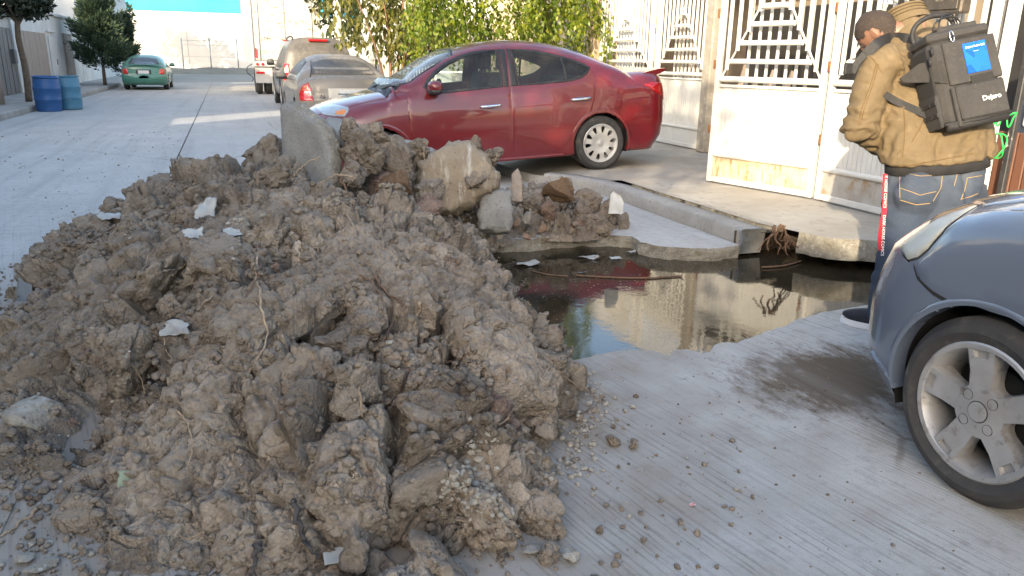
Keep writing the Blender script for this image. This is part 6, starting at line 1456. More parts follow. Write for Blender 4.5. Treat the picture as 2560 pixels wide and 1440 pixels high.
# ---------------------------------------------------------------- red sedan
M_RED = paint('red_paint', (.150,.005,.010), (.13,.004,.008), .04, .3, (.20,.12,.10), .16)
M_GLASS = glass_mat('car_glass', (.78,.84,.82), .02, dust=(.45,.42,.36), dust_amt=.05)
M_WIND = glass_mat('windscreen_glass', (.45,.52,.54), .03, dust=(.55,.56,.55), dust_amt=.22)
SD = Shape(4.50, .848, [(0,.60),(.06,.74),(.2,.82),(.5,.905),(.9,.985),(1.2,1.02),(1.7,1.0),(2.6,.99),(3.4,1.03),(3.8,1.095),(4.1,1.115),(4.36,1.11),(4.50,1.05)],
           [(0,.5),(.95,.60),(1.05,.99),(1.3,1.14),(1.6,1.315),(1.85,1.415),(2.1,1.472),(2.4,1.50),(2.7,1.495),(3.0,1.455),(3.3,1.375),(3.6,1.255),(3.85,1.13),(4.05,.90),(4.42,.5)], zw=.60, zb=.93, tum=.34, n=5.0, m=4.2, rf=.75, rr=.36, cabin=.965,
           nose=((.2,.10),(.45,0),(.62,.03),(.75,.12),(.9,.4),(1.0,.8)), tail=((.2,.14),(.35,.03),(.55,0),(.85,.0),(1.02,.02),(1.12,.05),(1.3,.35)), zbot=.19)
red = thing('red_sedan', 'dark red sedan parked across the pavement behind the heap', 'car', (.62, 9.05, -.047)); red.rotation_euler = (0, -math.atan(.14/2.6), 0)
FW = [(1.415,1.045),(1.464,1.115),(1.56,1.19),(1.66,1.252),(1.76,1.30),(1.88,1.343),(2.02,1.375),(2.16,1.39),(2.305,1.397),(2.296,1.012),(1.93,.995),(1.62,.98),(1.50,.985)]
RW = [(2.465,1.395),(2.62,1.385),(2.78,1.362),(2.92,1.332),(3.06,1.295),(3.20,1.25),(3.31,1.205),(3.375,1.165),(3.335,1.115),(3.26,1.07),(3.17,1.045),(3.06,1.033),(2.78,1.022),(2.48,1.016)]
WSH = [(1.12,-.66),(1.07,-.35),(1.06,0),(1.07,.35),(1.12,.66),(1.80,.55),(1.86,.3),(1.87,0),(1.86,-.3),(1.80,-.55)]
RWT = [(3.25,-.5),(3.2,0),(3.25,.5),(3.80,.58),(3.86,0),(3.80,-.58)]
body_shell(SD, M_RED, red, (.87,3.47), .312, (inset(FW,-.012), inset(RW,-.012)), (inset(WSH,.02), inset(RWT,.02)), 230, 80)
FD = [(1.222,.99),(1.214,.84),(1.216,.62),(1.225,.30),(1.30,.268),(2.372,.262),(2.372,.62),(2.367,.95),(2.378,1.18),(2.412,1.428),(2.25,1.430),(2.08,1.418),(1.9,1.385),(1.74,1.332),(1.6,1.262),(1.46,1.17),(1.32,1.06)]
RD = [(2.384,.262),(2.96,.262),(3.04,.33),(3.10,.43),(3.19,.535),(3.33,.66),(3.375,.80),(3.42,.98),(3.452,1.12),(3.445,1.20),(3.38,1.245),(3.2,1.30),(3.02,1.35),(2.82,1.392),(2.6,1.42),(2.424,1.428),(2.39,1.18),(2.379,.95),(2.384,.62)]
for sgn in (-1, 1):
    fd = panel('front_door', SD, FD, 1, sgn, M_RED, red, off=.004, step=.045, holes=[inset(FW,-.006)], rim=.02)
    rd = panel('rear_door', SD, RD, 1, sgn, M_RED, red, off=.004, step=.045, holes=[inset(RW,-.006)], rim=.02)
    for (dr, wp_, hx, hz) in ((fd, FW, 2.13, .815), (rd, RW, 3.215, .833)):
        fr, _ = ring(inset(wp_,-.008), .02)
        panel('window_seal', SD, inset(wp_,-.010), 1, sgn, M_TRIM, dr, off=.007, step=.04, holes=[inset(wp_,.016)], rim=.025)
        panel('window', SD, inset(wp_,.010), 1, sgn, M_GLASS, dr, off=-.002, step=.06, rim=.001)
        yb = SD.cast(np.array([[hx,0,hz]]), 1, sgn)[0,1]
        b_ = MB(); b_.tube(catmull([Vector((hx-.115,yb,hz-.006)), Vector((hx-.10,yb+sgn*.03,hz-.004)), Vector((hx,yb+sgn*.040,hz)), Vector((hx+.09,yb+sgn*.032,hz+.004)), Vector((hx+.115,yb,hz+.006))], 4), .0165, 10); b_.build('handle', M_CHROME, dr, True)
        V, F = patch(SD, smooth_poly([(hx-.07,hz-.035),(hx+.06,hz-.035),(hx+.06,hz+.03),(hx-.07,hz+.03)], 2), 1, sgn, .0055, .03, .004); mk('handle_recess', V, F, paint('red_recess_shade', (.10,.004,.008), (.1,.004,.008), .02), dr, True)  # flat patch, its darker red paints the shade of the handle cup
    panel('pillar_trim', SD, [(2.312,1.004),(2.362,1.004),(2.372,1.18),(2.402,1.398),(2.318,1.402)], 1, sgn, M_TRIM, fd, off=.009, step=.03, rim=.012)
    panel('pillar_trim', SD, [(2.386,1.006),(2.470,1.008),(2.452,1.402),(2.416,1.400),(2.396,1.18)], 1, sgn, M_TRIM, rd, off=.009, step=.03, rim=.012)
    panel('window_divider', SD, [(3.055,1.03),(3.082,1.03),(3.062,1.298),(3.035,1.300)], 1, sgn, M_TRIM, rd, off=.004, step=.03, rim=.012)
    if sgn < 0: panel('fuel_flap', SD, smooth_poly([(3.545,.69),(3.735,.69),(3.735,.845),(3.545,.845)], 2), 1, sgn, M_RED, red, off=.003, step=.03, rim=.012)
    tl = panel('tail_light', SD, [(4.02,.955),(4.14,.972),(4.33,.96),(4.40,.86),(4.43,.74),(4.36,.745),(4.23,.83),(4.11,.90)], 1, sgn, mat('tail_red', (.45,.01,.012), (.35,.008,.01), 40, .12, coat=1), red, off=.008, step=.03, rim=.02)
    panel('headlight', SD, [(.33,.855),(.42,.888),(.52,.892),(.625,.872),(.60,.825),(.555,.785),(.46,.79),(.36,.80)], 1, sgn, mat('lamp_glass', (.34,.37,.38), (.26,.28,.29), 12, .08, coat=1), red, off=.008, step=.03, rim=.02)
    panel('indicator', SD, [(.49,.835),(.575,.855),(.59,.835),(.56,.80),(.48,.80)], 1, sgn, mat('lamp_orange', (.65,.22,.06), None, rough=.1), red, off=.011, step=.03, rim=.02)
    panel('sill', SD, [(1.24,.235),(2.98,.235),(3.02,.20),(1.2,.20)], 1, sgn, M_RED, red, off=.012, step=.05, rim=.02)
    for wx in (.87, 3.47):
        arc = circle(wx, .312, .352, -.30, pi+.30, 40); arc2 = circle(wx, .312, .395, -.22, pi+.22, 40)
        panel('arch_lip', SD, arc+arc2[::-1], 1, sgn, M_RED, red, off=.006, step=.04, rim=.035)
        arch_liner(red, wx, .365, sgn*.80, sgn*.5, .312)
        make_wheel(red, wx, sgn*.735, .312, .312, .214, .19, 'hubcap', sgn)
    panel('mud_flap', SD, [(3.83,.20),(3.86,.20),(3.87,.40),(3.80,.50),(3.79,.45)], 1, sgn, M_TRIM, red, off=.002, step=.03)
    mirror_pod(red, 1.50, sgn*.80, 1.045, M_RED, 1.0, sgn)
panel('windscreen', SD, WSH, 2, 1, M_WIND, red, off=.001, step=.07, rim=.003)
panel('windscreen_seal', SD, inset(WSH,-.012), 2, 1, M_TRIM, red, off=.003, step=.06, holes=[inset(WSH,.018)], rim=.006)
panel('rear_window', SD, RWT, 2, 1, M_WIND, red, off=.001, step=.07, rim=.003)
panel('rear_window_seal', SD, inset(RWT,-.012), 2, 1, M_TRIM, red, off=.003, step=.06, holes=[inset(RWT,.018)], rim=.006)
panel('bonnet', SD, [(.30,-.45),(.22,0),(.30,.45),(.55,.62),(1.02,.70),(1.00,.35),(.99,0),(1.0,-.35),(1.02,-.70),(.55,-.62)], 2, 1, M_RED, red, off=.004, step=.06, rim=.015)
panel('cowl', SD, [(1.01,-.66),(1.0,0),(1.01,.66),(1.09,.64),(1.05,0),(1.09,-.64)], 2, 1, M_TRIM, red, off=.004, step=.04)
for yy in (-.35,.25): b_ = MB(); b_.tube([(1.04,yy,1.03),(1.10,yy-.2,1.07),(1.13,yy-.52,1.075)], .009, 6); b_.build('wiper', M_TRIM, red)
sp = MB(); 
prof = [(4.05,1.095),(4.18,1.125),(4.32,1.148),(4.40,1.148),(4.385,1.115),(4.32,1.09),(4.18,1.07)]
sp.prism(prof, 1.36, lambda u, v, w: (u, -.68+w, v-.03*abs((w-.68)/.68)**2)); autosmooth(sp.build('spoiler', M_RED, red), .6)
b_ = MB(); b_.box((2.2,0,.235), (3.6,1.30,.10), None, .02); b_.build('floor', M_UNDER, red)
b_ = MB(); b_.tube([(3.3,-.5,.2),(3.9,-.5,.19)], .06, 10); b_.build('exhaust', M_UNDER, red, True)
M_SEAT = mat('seat_fabric', (.035,.035,.04), (.05,.05,.055), 20, .9)
for yy in (-.36,.36):
    s1 = MB(); s1.box((2.02,yy,.58), (.50,.48,.16), None, .05); st = s1.build('seat', M_SEAT, red)
    s1 = MB(); s1.box((2.36,yy,.86), (.13,.46,.58), Matrix.Rotation(.22,3,'Y'), .05); s1.build('backrest', M_SEAT, st)
    s1 = MB(); s1.box((2.455,yy,1.27), (.10,.27,.19), Matrix.Rotation(.12,3,'Y'), .045); s1.build('headrest', M_SEAT, st)
    for q in (-.06,.06): s1 = MB(); s1.tube([(2.44,yy+q,1.2),(2.43,yy+q,1.08)], .008, 6); s1.build('headrest_post', M_CHROME, st)
s1 = MB(); s1.box((3.0,0,.60), (.5,1.3,.2), None, .05); s1.box((3.32,0,.86), (.16,1.3,.42), Matrix.Rotation(.35,3,'Y'), .05); s1.build('rear_bench', M_SEAT, red)
s1 = MB(); s1.box((1.32,0,.88), (.5,1.36,.26), None, .06); s1.build('dashboard', M_TRIM, red)
s1 = MB(); s1.tube([(1.63+.06*sin(a),-.36+.18*cos(a),.93+.17*sin(a)) for a in np.linspace(0,2*pi,24)], .013, 8); s1.build('steering_wheel', M_TRIM, red, True)
b_ = MB(); b_.tube([(3.35,.0,1.36),(3.55,.0,1.56)], .006, 6); b_.build('aerial', M_TRIM, red)
# ---------------------------------------------------------------- blue grey hatchback, lower right corner
M_SLATE = paint('slate_blue_paint', (.125,.152,.205), (.118,.144,.193), .03, .24, (.25,.255,.265), .08, 1.0)
HB = Shape(3.75, .82, [(0,.60),(.05,.75),(.2,.87),(.45,.945),(.70,.995),(1.0,1.03),(1.4,1.02),(3.0,1.0),(3.5,.98),(3.75,.85)],
           [(0,.5),(1.0,.6),(1.12,1.0),(1.5,1.24),(1.9,1.42),(2.3,1.46),(2.9,1.44),(3.3,1.34),(3.6,1.05),(3.75,.5)], zw=.56, zb=.92, tum=.34, n=7.0, m=4.5, rf=.54, rr=.4, pf=2.3,
           nose=((.17,.16),(.24,.05),(.34,.0),(.52,.0),(.62,.025),(.72,.06),(.85,.2),(1.0,.5)), tail=((.2,.1),(.5,0),(1.0,.05)), zbot=.19)
hb = thing('blue_hatchback', 'slate blue hatchback parked by the kerb, its front corner and wheel in the right foreground', 'car', (2.965, 2.40, 0)); hb.rotation_euler = (0, 0, radians(-90))
WX, WR = .80, .305
body_shell(HB, M_SLATE, hb, (WX, 3.05), WR*1.0, (), (), 240, 90)
HL = [(.535,.912),(.485,.885),(.43,.83),(.385,.775),(.36,.742),(.385,.728),(.44,.716),(.48,.735),(.51,.77),(.535,.83),(.545,.88)]
fend = [(.487,.700),(.52,.668),(.58,.645),(.655,.632),(.70,.640),(.80,.662),(.93,.650),(1.05,.60),(1.14,.53),(1.20,.30),(1.26,.24),(1.30,.5),(1.31,.80),(1.29,.96),(1.05,.975),(.80,.952),(.66,.925),(.560,.895),(.555,.84),(.53,.765),(.497,.722)]
for sgn in (-1, 1):
    hl = panel('headlight', HB, HL, 1, sgn, mat('headlight_clouded', (.50,.50,.45), (.40,.40,.365), 5, .38, coat=.15, c3=(.45,.32,.27), s3=4, lo3=.55, hi3=.8), hb, off=.010, step=.022, rim=.03)  # milky lens, with a pinkish reflection painted into its colour
    panel('headlight_seal', HB, inset(HL,-.008), 1, sgn, M_TRIM, hl, off=.002, step=.03, rim=.01)
    panel('front_wing', HB, fend, 1, sgn, M_SLATE, hb, off=.006, step=.035, rim=.03)
    seam = [(.470,.712),(.50,.678),(.575,.645),(.66,.628)]; panel('bumper_gap', HB, seam+[(x+.004,z-.014) for x, z in seam[::-1]], 1, sgn, M_UNDER, hb, off=.0015, step=.03, rim=.004)
    arc = circle(WX, WR, .342, -.15, pi+.18, 44); arc2 = circle(WX, WR, .366, -.10, pi+.12, 44)
    panel('arch_lip', HB, arc+arc2[::-1], 1, sgn, M_SLATE, hb, off=.009, step=.03, rim=.05)
    for wx in (WX, 3.05): arch_liner(hb, wx, .36, sgn*.77, sgn*.45, WR)
    panel('bumper_crease', HB, [(.32,.335),(.40,.31),(.455,.285),(.455,.27),(.39,.292),(.315,.316)], 1, sgn, M_SLATE, hb, off=.012, step=.03, rim=.02)
    panel('door', HB, [(1.33,.30),(1.33,.95),(2.4,.98),(2.42,.30)], 1, sgn, M_SLATE, hb, off=.004, step=.06)
    make_wheel(hb, WX, sgn*.715, WR, WR, .217, .195, 'alloy', sgn); make_wheel(hb, 3.05, sgn*.715, WR, WR, .217, .195, 'alloy', sgn, True)
BON = [(.40,-.50),(.27,-.3),(.24,0),(.27,.3),(.40,.50),(.58,.66),(1.1,.73),(1.08,0),(1.1,-.73),(.58,-.66)]
panel('bonnet', HB, BON, 2, 1, M_SLATE, hb, off=.006, step=.05, rim=.02)
panel('windscreen', HB, [(1.2,-.62),(1.15,0),(1.2,.62),(1.75,.55),(1.8,0),(1.75,-.55)], 2, 1, M_GLASSD, hb, off=.004, step=.07)
panel('side_window', HB, [(1.45,1.0),(1.8,1.3),(2.3,1.37),(3.1,1.32),(3.3,1.05)], 1, -1, M_GLASSD, hb, off=.004, step=.07)
b_ = MB(); b_.box((1.9,0,.24), (3.3,1.2,.12), None, .02); b_.build('floor', M_UNDER, hb)
b_ = MB(); b_.box((.03,0,.5), (.03,.7,.12), None, .01); b_.build('grille', M_TRIM, hb)
# ---------------------------------------------------------------- cars seen from behind
def rear_car(name, label, loc, rz, sh, pm, wheels, wr, rear_glass, lamps, plate, extras, glass_m, sides=()):
    t = thing(name, label, 'car', loc, rz)
    body_shell(sh, pm, t, wheels, wr, (), (), 110, 44)
    for sgn in (-1,1):
        for p in sides: panel('side_window', sh, p, 1, sgn, glass_m, t, off=.004, step=.07)
        for wx in wheels: make_wheel(t, wx, sgn*(sh.hw-.10), wr, wr, wr*.62, .2, 'hubcap', sgn, True); arch_liner(t, wx, wr*1.17, sgn*(sh.hw-.04), sgn*.5, wr)
        for nm, poly, m_ in lamps: panel(nm, sh, [(sgn*y, z) for y, z in poly], 0, 1, m_, t, off=.012, step=.04, rim=.03)
    panel('rear_window', sh, rear_glass, 0, 1, glass_m, t, off=.004, step=.06, rim=.01)
    b_ = MB(); b_.box((sh.L/2,0,.27), (sh.L*.85,sh.hw*1.5,.14), None, .02); b_.build('floor', M_UNDER, t)
    extras(t, sh); return t
def badge(txt, size, m, parent, x, y, z, nm='badge'):
    o = text_mesh(nm, txt, size, m, parent, .004); o.location = (x, y, z); o.rotation_euler = (radians(90), 0, radians(90)); return o
M_TAIL = mat('lamp_red', (.55,.012,.014), (.42,.01,.012), 25, .12, coat=1.0); M_TAILW = mat('lamp_white', (.72,.68,.64), None, rough=.15, coat=1.0); M_TAILO = mat('lamp_amber', (.72,.26,.05), None, rough=.15, coat=1.0)
M_PLATE = mat('number_plate', (.62,.63,.62), (.5,.52,.52), 30, .5)
M_DGREY = paint('dusty_silver', (.19,.172,.148), (.175,.16,.135), .35, .45, (.23,.198,.155), .7, .4)
M_DGLASS = mat('dusty_glass', (.065,.06,.052), (.105,.095,.08), 3, .5, c3=(.14,.125,.105), s3=9, lo3=.5, hi3=.75)
SG = Shape(4.6, .885, [(0,.6),(.3,.85),(.9,.97),(1.4,1.02),(3.0,1.0),(3.8,1.03),(4.2,1.04),(4.45,1.02),(4.6,.88)], [(0,.5),(1.2,.7),(1.35,1.0),(2.0,1.36),(2.5,1.43),(3.0,1.40),(3.5,1.25),(3.95,1.06),(4.2,.7),(4.6,.5)], zw=.62, zb=.93, tum=.40, n=4, m=3.6, rf=.5, rr=.45, zbot=.2, tail=((.2,.12),(.4,.0),(.62,.0),(.7,.05),(1.0,.09),(1.3,.5)))
def sg_ex(t, sh):
    panel('boot_lid', sh, [(-.62,.60),(.62,.60),(.60,.96),(.5,.99),(-.5,.99),(-.60,.96)], 0, 1, M_DGREY, t, off=.006, step=.05, rim=.02)
    panel('plate_recess', sh, [(-.36,.66),(.36,.66),(.36,.84),(-.36,.84)], 0, 1, mat('bright_dusty', (.52,.49,.43), (.45,.42,.36), 10, .5), t, off=.012, step=.05, rim=.02)
    b_ = MB(); b_.box((sh.L-.035,-.0,.745), (.02,.36,.13), None, .006); pl = b_.build('number_plate', M_PLATE, t)
    b_ = MB(); b_.box((sh.L-.025,-.0,.745), (.006,.40,.016), None, .002); b_.build('plate_light', M_TRIM, t)
    panel('bumper', sh, [(-.80,.26),(.80,.26),(.80,.52),(-.80,.52)], 0, 1, M_DGREY, t, off=.015, step=.06, rim=.03)
    badge('A6', .085, M_CHROME, t, sh.L-.03, -.47, .70)
    for sgn in (-1,1): mirror_pod(t, 1.6, sgn*.86, 1.0, M_DGREY, 1.0, sgn)
    panel('window_frame', sh, [(-.62,1.015),(-.52,1.30),(-.50,1.30),(-.60,1.015)], 0, 1, M_TRIM, t, off=.006, step=.04)
rear_car('grey_sedan', 'dusty grey sedan with red tail lights parked behind the red car bonnet', (2.05,18.85,0), radians(-90), SG, M_DGREY, (.95,3.65), .315,
   [(-.60,1.06),(-.50,1.27),(-.3,1.325),(0,1.34),(.3,1.325),(.50,1.27),(.60,1.06)], [('tail_light', [(.62,.62),(.84,.62),(.84,.75),(.78,.88),(.68,.93),(.64,.80)], M_TAIL), ('indicator', [(.70,.78),(.79,.80),(.76,.87),(.68,.90)], M_TAILO), ('reversing_lamp', [(.64,.72),(.76,.745),(.76,.79),(.65,.79)], M_TAILW)], None, sg_ex, M_DGLASS,
   [[(1.75,1.05),(2.1,1.29),(2.7,1.35),(3.2,1.28),(3.55,1.1),(3.4,1.04)]])
M_DSUV = paint('dusty_charcoal', (.060,.056,.050), (.07,.064,.056), .3, .42, (.20,.175,.14), .5, .6)
SV = Shape(4.95, .98, [(0,.75),(.3,1.0),(1.0,1.12),(1.5,1.16),(4.5,1.14),(4.85,1.12),(4.95,1.0)], [(0,.6),(1.4,.8),(1.55,1.15),(2.0,1.62),(2.4,1.80),(3.5,1.84),(4.4,1.83),(4.75,1.76),(4.95,1.2)], zw=.80, zb=1.10, tum=.30, n=6, m=7, rf=.4, rr=.20, zbot=.32, tail=((.3,.05),(.5,0),(.72,.0),(.76,.06),(1.1,.07),(1.5,.14),(1.8,.30)))
def sv_ex(t, sh):
    panel('tailgate', sh, [(-.74,.74),(.74,.74),(.76,1.06),(-.76,1.06)], 0, 1, M_DSUV, t, off=.008, step=.07, rim=.02)
    b_ = MB(); b_.box((sh.L-.25,0,1.80), (.12,.50,.055), None, .015); b_.build('brake_light', M_TAIL, t)
    b_ = MB(); b_.box((sh.L-.02,.0,.92), (.02,.38,.14), None, .006); b_.build('number_plate', M_PLATE, t)
    panel('bumper', sh, [(-.90,.40),(.90,.40),(.90,.70),(-.90,.70)], 0, 1, M_DGREY, t, off=.04, step=.07, rim=.05)
    b_ = MB(); b_.lathe([(0,.0),(.09,-.01),(.12,.02),(0,.03)], 'x', (sh.L-.03,-.42,.93), 20); b_.build('badge_cover', M_CHROME, t, True)
    for sgn in (-1,1):
        mirror_pod(t, 1.75, sgn*.98, 1.22, M_DSUV, 1.35, sgn)
        b_ = MB(); b_.tube(catmull([Vector((2.5,sgn*.62,1.80)), Vector((2.65,sgn*.63,1.88)), Vector((3.5,sgn*.64,1.90)), Vector((4.35,sgn*.63,1.88)), Vector((4.5,sgn*.62,1.80))], 4), .02, 8); b_.build('roof_rail', M_TRIM, t, True)
        for hx in (2.3,3.3): b_ = MB(); b_.box((hx,sgn*.985,1.03), (.16,.03,.04), None, .01); b_.build('handle', M_TRIM, t)
rear_car('dusty_suv', 'dusty charcoal off-roader with roof rails between trailer and grey sedan', (2.35,26.4,0), radians(-90), SV, M_DSUV, (1.0,3.95), .38,
   [(-.70,1.15),(-.62,1.66),(-.4,1.72),(.4,1.72),(.62,1.66),(.70,1.15)], [('tail_light', [(.78,.78),(.92,.78),(.91,1.20),(.77,1.20)], M_TAIL), ('reversing_lamp', [(.79,.97),(.90,.97),(.90,1.10),(.79,1.10)], M_TAILW)], None, sv_ex, M_DGLASS,
   [[(2.0,1.2),(2.3,1.58),(3.0,1.64),(3.0,1.2)],[(3.1,1.2),(3.1,1.64),(3.9,1.64),(3.95,1.2)],[(4.05,1.2),(4.0,1.62),(4.55,1.58),(4.65,1.2)]])
M_TEAL = paint('teal_paint', (.035,.16,.12), (.04,.18,.135), .12, .4, (.26,.28,.24), .3, .7)
SGN = Shape(4.25, .84, [(0,.6),(.3,.8),(.9,.92),(1.4,.96),(3.0,.95),(3.7,.98),(4.1,.98),(4.25,.85)], [(0,.5),(1.2,.7),(1.35,.95),(1.9,1.28),(2.4,1.37),(2.9,1.35),(3.4,1.2),(3.75,1.0),(4.0,.7),(4.25,.5)], zw=.58, zb=.88, tum=.36, n=4, m=4, rf=.4, rr=.3, zbot=.2, tail=((.2,.12),(.4,.0),(.55,.0),(.62,.04),(.95,.07),(1.3,.5)))
def sn_ex(t, sh):
    b_ = MB(); b_.box((sh.L-.05,0,.99), (.14,1.30,.025), None, .008); b_.build('spoiler', M_TEAL, t)
    b_ = MB(); b_.box((sh.L-.03,0,.70), (.02,.40,.13), None, .006); b_.build('number_plate', M_PLATE, t)
    panel('plate_recess', sh, [(-.28,.62),(.28,.62),(.28,.80),(-.28,.80)], 0, 1, M_TRIM, t, off=.006, step=.05)
    panel('bumper', sh, [(-.76,.24),(.76,.24),(.76,.46),(-.76,.46)], 0, 1, M_TEAL, t, off=.02, step=.06, rim=.03)
    for sgn in (-1,1): mirror_pod(t, 1.5, sgn*.82, .98, M_TEAL, 1.0, sgn)
rear_car('green_sedan', 'small teal green sedan parked by the left kerb in front of the conifer', (-3.08,39.2,0), radians(-90), SGN, M_TEAL, (.85,3.35), .30,
   [(-.58,1.0),(-.48,1.22),(0,1.28),(.48,1.22),(.58,1.0)], [('tail_light', [(.56,.62),(.76,.62),(.76,.82),(.60,.82)], M_TAIL)], None, sn_ex, mat('green_car_glass', (.045,.055,.06), (.07,.08,.085), 4, .15), [[(1.7,1.0),(2.0,1.22),(2.6,1.29),(3.1,1.2),(3.4,1.02)]])
# ---------------------------------------------------------------- trailer
M_TRAIL = mat('trailer_white', (.46,.45,.42), (.38,.365,.335), 1.4, .6, c3=(.24,.18,.12), s3=2.6, lo3=.58, hi3=.66, stretch=(1,1,3.5))
M_TRGREY = mat('trailer_grey', (.45,.44,.42), (.36,.35,.33), 3, .55, c3=(.2,.17,.14), s3=8, lo3=.6, hi3=.75)
tr = thing('box_trailer', 'tall white box trailer with weathered double doors parked on the street', 'trailer', (2.2,31.0,0))
b_ = MB(); b_.box((0,6.0,2.63), (2.46,12,2.86)); b_.build('box', M_TRAIL, tr)
for sx in (-1,1):
    b_ = MB(); b_.box((sx*.595,-.03,2.62), (1.17,.05,2.74), None, .01); d_ = b_.build('door', M_TRAIL, tr)
    for k in range(5):
        b_ = MB(); b_.box((sx*.595,-.062,1.52+k*.55), (1.15,.012,.028), None, .004); b_.build('door_rib', M_TRAIL, d_)
    b_ = MB(); b_.tube([(sx*.95,-.08,1.25),(sx*.95,-.08,3.95)], .018, 8); b_.build('lock_bar', M_TRGREY, d_, True)
    b_ = MB(); b_.box((sx*1.20,-.05,2.62), (.09,.12,2.9), None, .01); b_.build('corner_post', M_TRGREY, tr)
    b_ = MB(); b_.box((sx*.86,.02,.74), (.62,.02,.62)); f_ = b_.build('mud_flap', M_TRGREY, tr)
    b_ = MB(); b_.box((sx*.86-.12*1,-.0,.80), (.30,.02,.07)); b_.build('red_reflector', M_TAIL, f_); b_ = MB(); b_.box((sx*.86+.16,-.0,.80), (.24,.02,.07)); b_.build('white_reflector', M_TAILW, f_)
    for q in (-.17,.02): b_ = MB(); b_.lathe([(0,-.03),(.05,-.03),(.055,0),(0,0)], 'y', (sx*.9+q,-.10,1.10), 16); b_.build('tail_light', M_TAIL, tr)
    for yy in (.9,2.2):
        for xx in (.68,1.02): b_ = MB(); b_.lathe([(0,-.12),(.28,-.12),(.45,-.11),(.48,-.06),(.48,.06),(.45,.11),(.28,.12),(0,.12)], 'x', (sx*xx,yy,.48), 28); b_.build('wheel', M_TYRE, tr)
b_ = MB(); b_.box((0,-.03,1.12), (2.46,.14,.20), None, .01); b_.build('bumper_beam', M_TRGREY, tr)
b_ = MB(); b_.box((0,1.6,.98), (.9,3.4,.2)); b_.build('axle_frame', M_UNDER, tr)
b_ = MB(); b_.box((0,-.07,1.95), (.24,.02,.035)); b_.build('brake_light', M_TAIL, tr)
b_ = MB(); b_.box((-1.1,-.11,1.5), (.05,.02,.34)); b_.build('red_reflector', M_TAIL, tr)
b_ = MB(); b_.tube(catmull([Vector((-1.2,.0,1.12)),Vector((-1.42,.0,1.0)),Vector((-1.44,.0,.8)),Vector((-1.25,.0,.62)),Vector((-1.3,0,.5))],4), .016, 6); b_.build('air_hose', M_TRIM, tr, True)
"""worn lettering on the doors, mostly scraped away"""
wl = mat('scraped_lettering', (.12,.11,.09), (.44,.425,.39), 9, .7, lo=.46, hi=.56)
o = text_mesh('worn_lettering', 'FCC', .62, wl, tr, .001, bold=-.02); o.location = (-.30,-.0705,3.25); o.rotation_euler = (radians(90),0,0)
o = text_mesh('worn_lettering', 'c19', .26, wl, tr, .001); o.location = (.55,-.0705,2.62); o.rotation_euler = (radians(90),0,0)
o = text_mesh('fleet_number', '1736', .20, wl, tr, .001); o.location = (-.72,-.0705,1.98); o.rotation_euler = (radians(90),0,0)
# ================================================================== THE MAN AT THE GATE
AZ = radians(14); pf_ = Vector((sin(AZ), cos(AZ), 0)); pr_ = Vector((cos(AZ), -sin(AZ), 0)); pz_ = Vector((0,0,1))
pr2 = (pr_*cos(radians(7)) + pz_*sin(radians(7))).normalized()
PO = Vector((3.45, 3.28, 0))
man = thing('person', 'man with a big backpack in tan jacket and jeans, bending over beside the gate', 'person', PO)
def L_(v): return Vector(v)-PO
def ell_loft(secs, n=40, cap=True):
    """sections: (centre, right axis, forward axis, half width, half depth, exponent)"""
    V = []; F = []; k = len(secs)
    for c, r, f, a, b, e in secs:
        for q in range(n):
            w = 2*pi*q/n; cx, sy = cos(w), sin(w); cx = math.copysign(abs(cx)**e, cx); sy = math.copysign(abs(sy)**e, sy)
            V.append(Vector(c)+r*(a*cx)+f*(b*sy))
    for i in range(k-1):
        for q in range(n): F.append((i*n+q, i*n+(q+1) % n, (i+1)*n+(q+1) % n, (i+1)*n+q))
    F += [tuple(reversed(range(n))), tuple((k-1)*n+q for q in range(n))]
    return V, F
def remesh(mbs, name, m, parent, vox, sm=3):
    o = mbs.build(name, m, parent); return baked(o, [('REMESH', dict(mode='VOXEL', voxel_size=vox)), ('SMOOTH', dict(iterations=sm, factor=.5))])
def vn(o):
    me = o.data; V = np.zeros(len(me.vertices)*3, np.float32); me.vertices.foreach_get('co', V); N = np.zeros(len(me.vertices)*3, np.float32); me.vertices.foreach_get('normal', N); return V.reshape(-1,3), N.reshape(-1,3)
def setv(o, V): o.data.vertices.foreach_set('co', V.astype(np.float32).ravel()); o.data.update(); o.data.polygons.foreach_set('use_smooth', np.ones(len(o.data.polygons), bool))
J = lambda px, py, t: L_(pt(px, py, t))
# key joints
hemC, waC, chC, shC, upC, coC = J(2340,398,4.15), J(2335,325,4.16), J(2322,225,4.20), J(2300,145,4.26), J(2290,88,4.31), J(2272,52,4.33)
lSh, lEl, lWr, lHa = J(2196,168,4.16), J(2152,312,4.16), J(2214,364,4.33), J(2243,372,4.43)
rSh, rEl, rWr, rHa = J(2398,118,4.42), J(2440,270,4.56), J(2345,350,4.62), J(2300,368,4.60)
headC = J(2193,80,4.34)
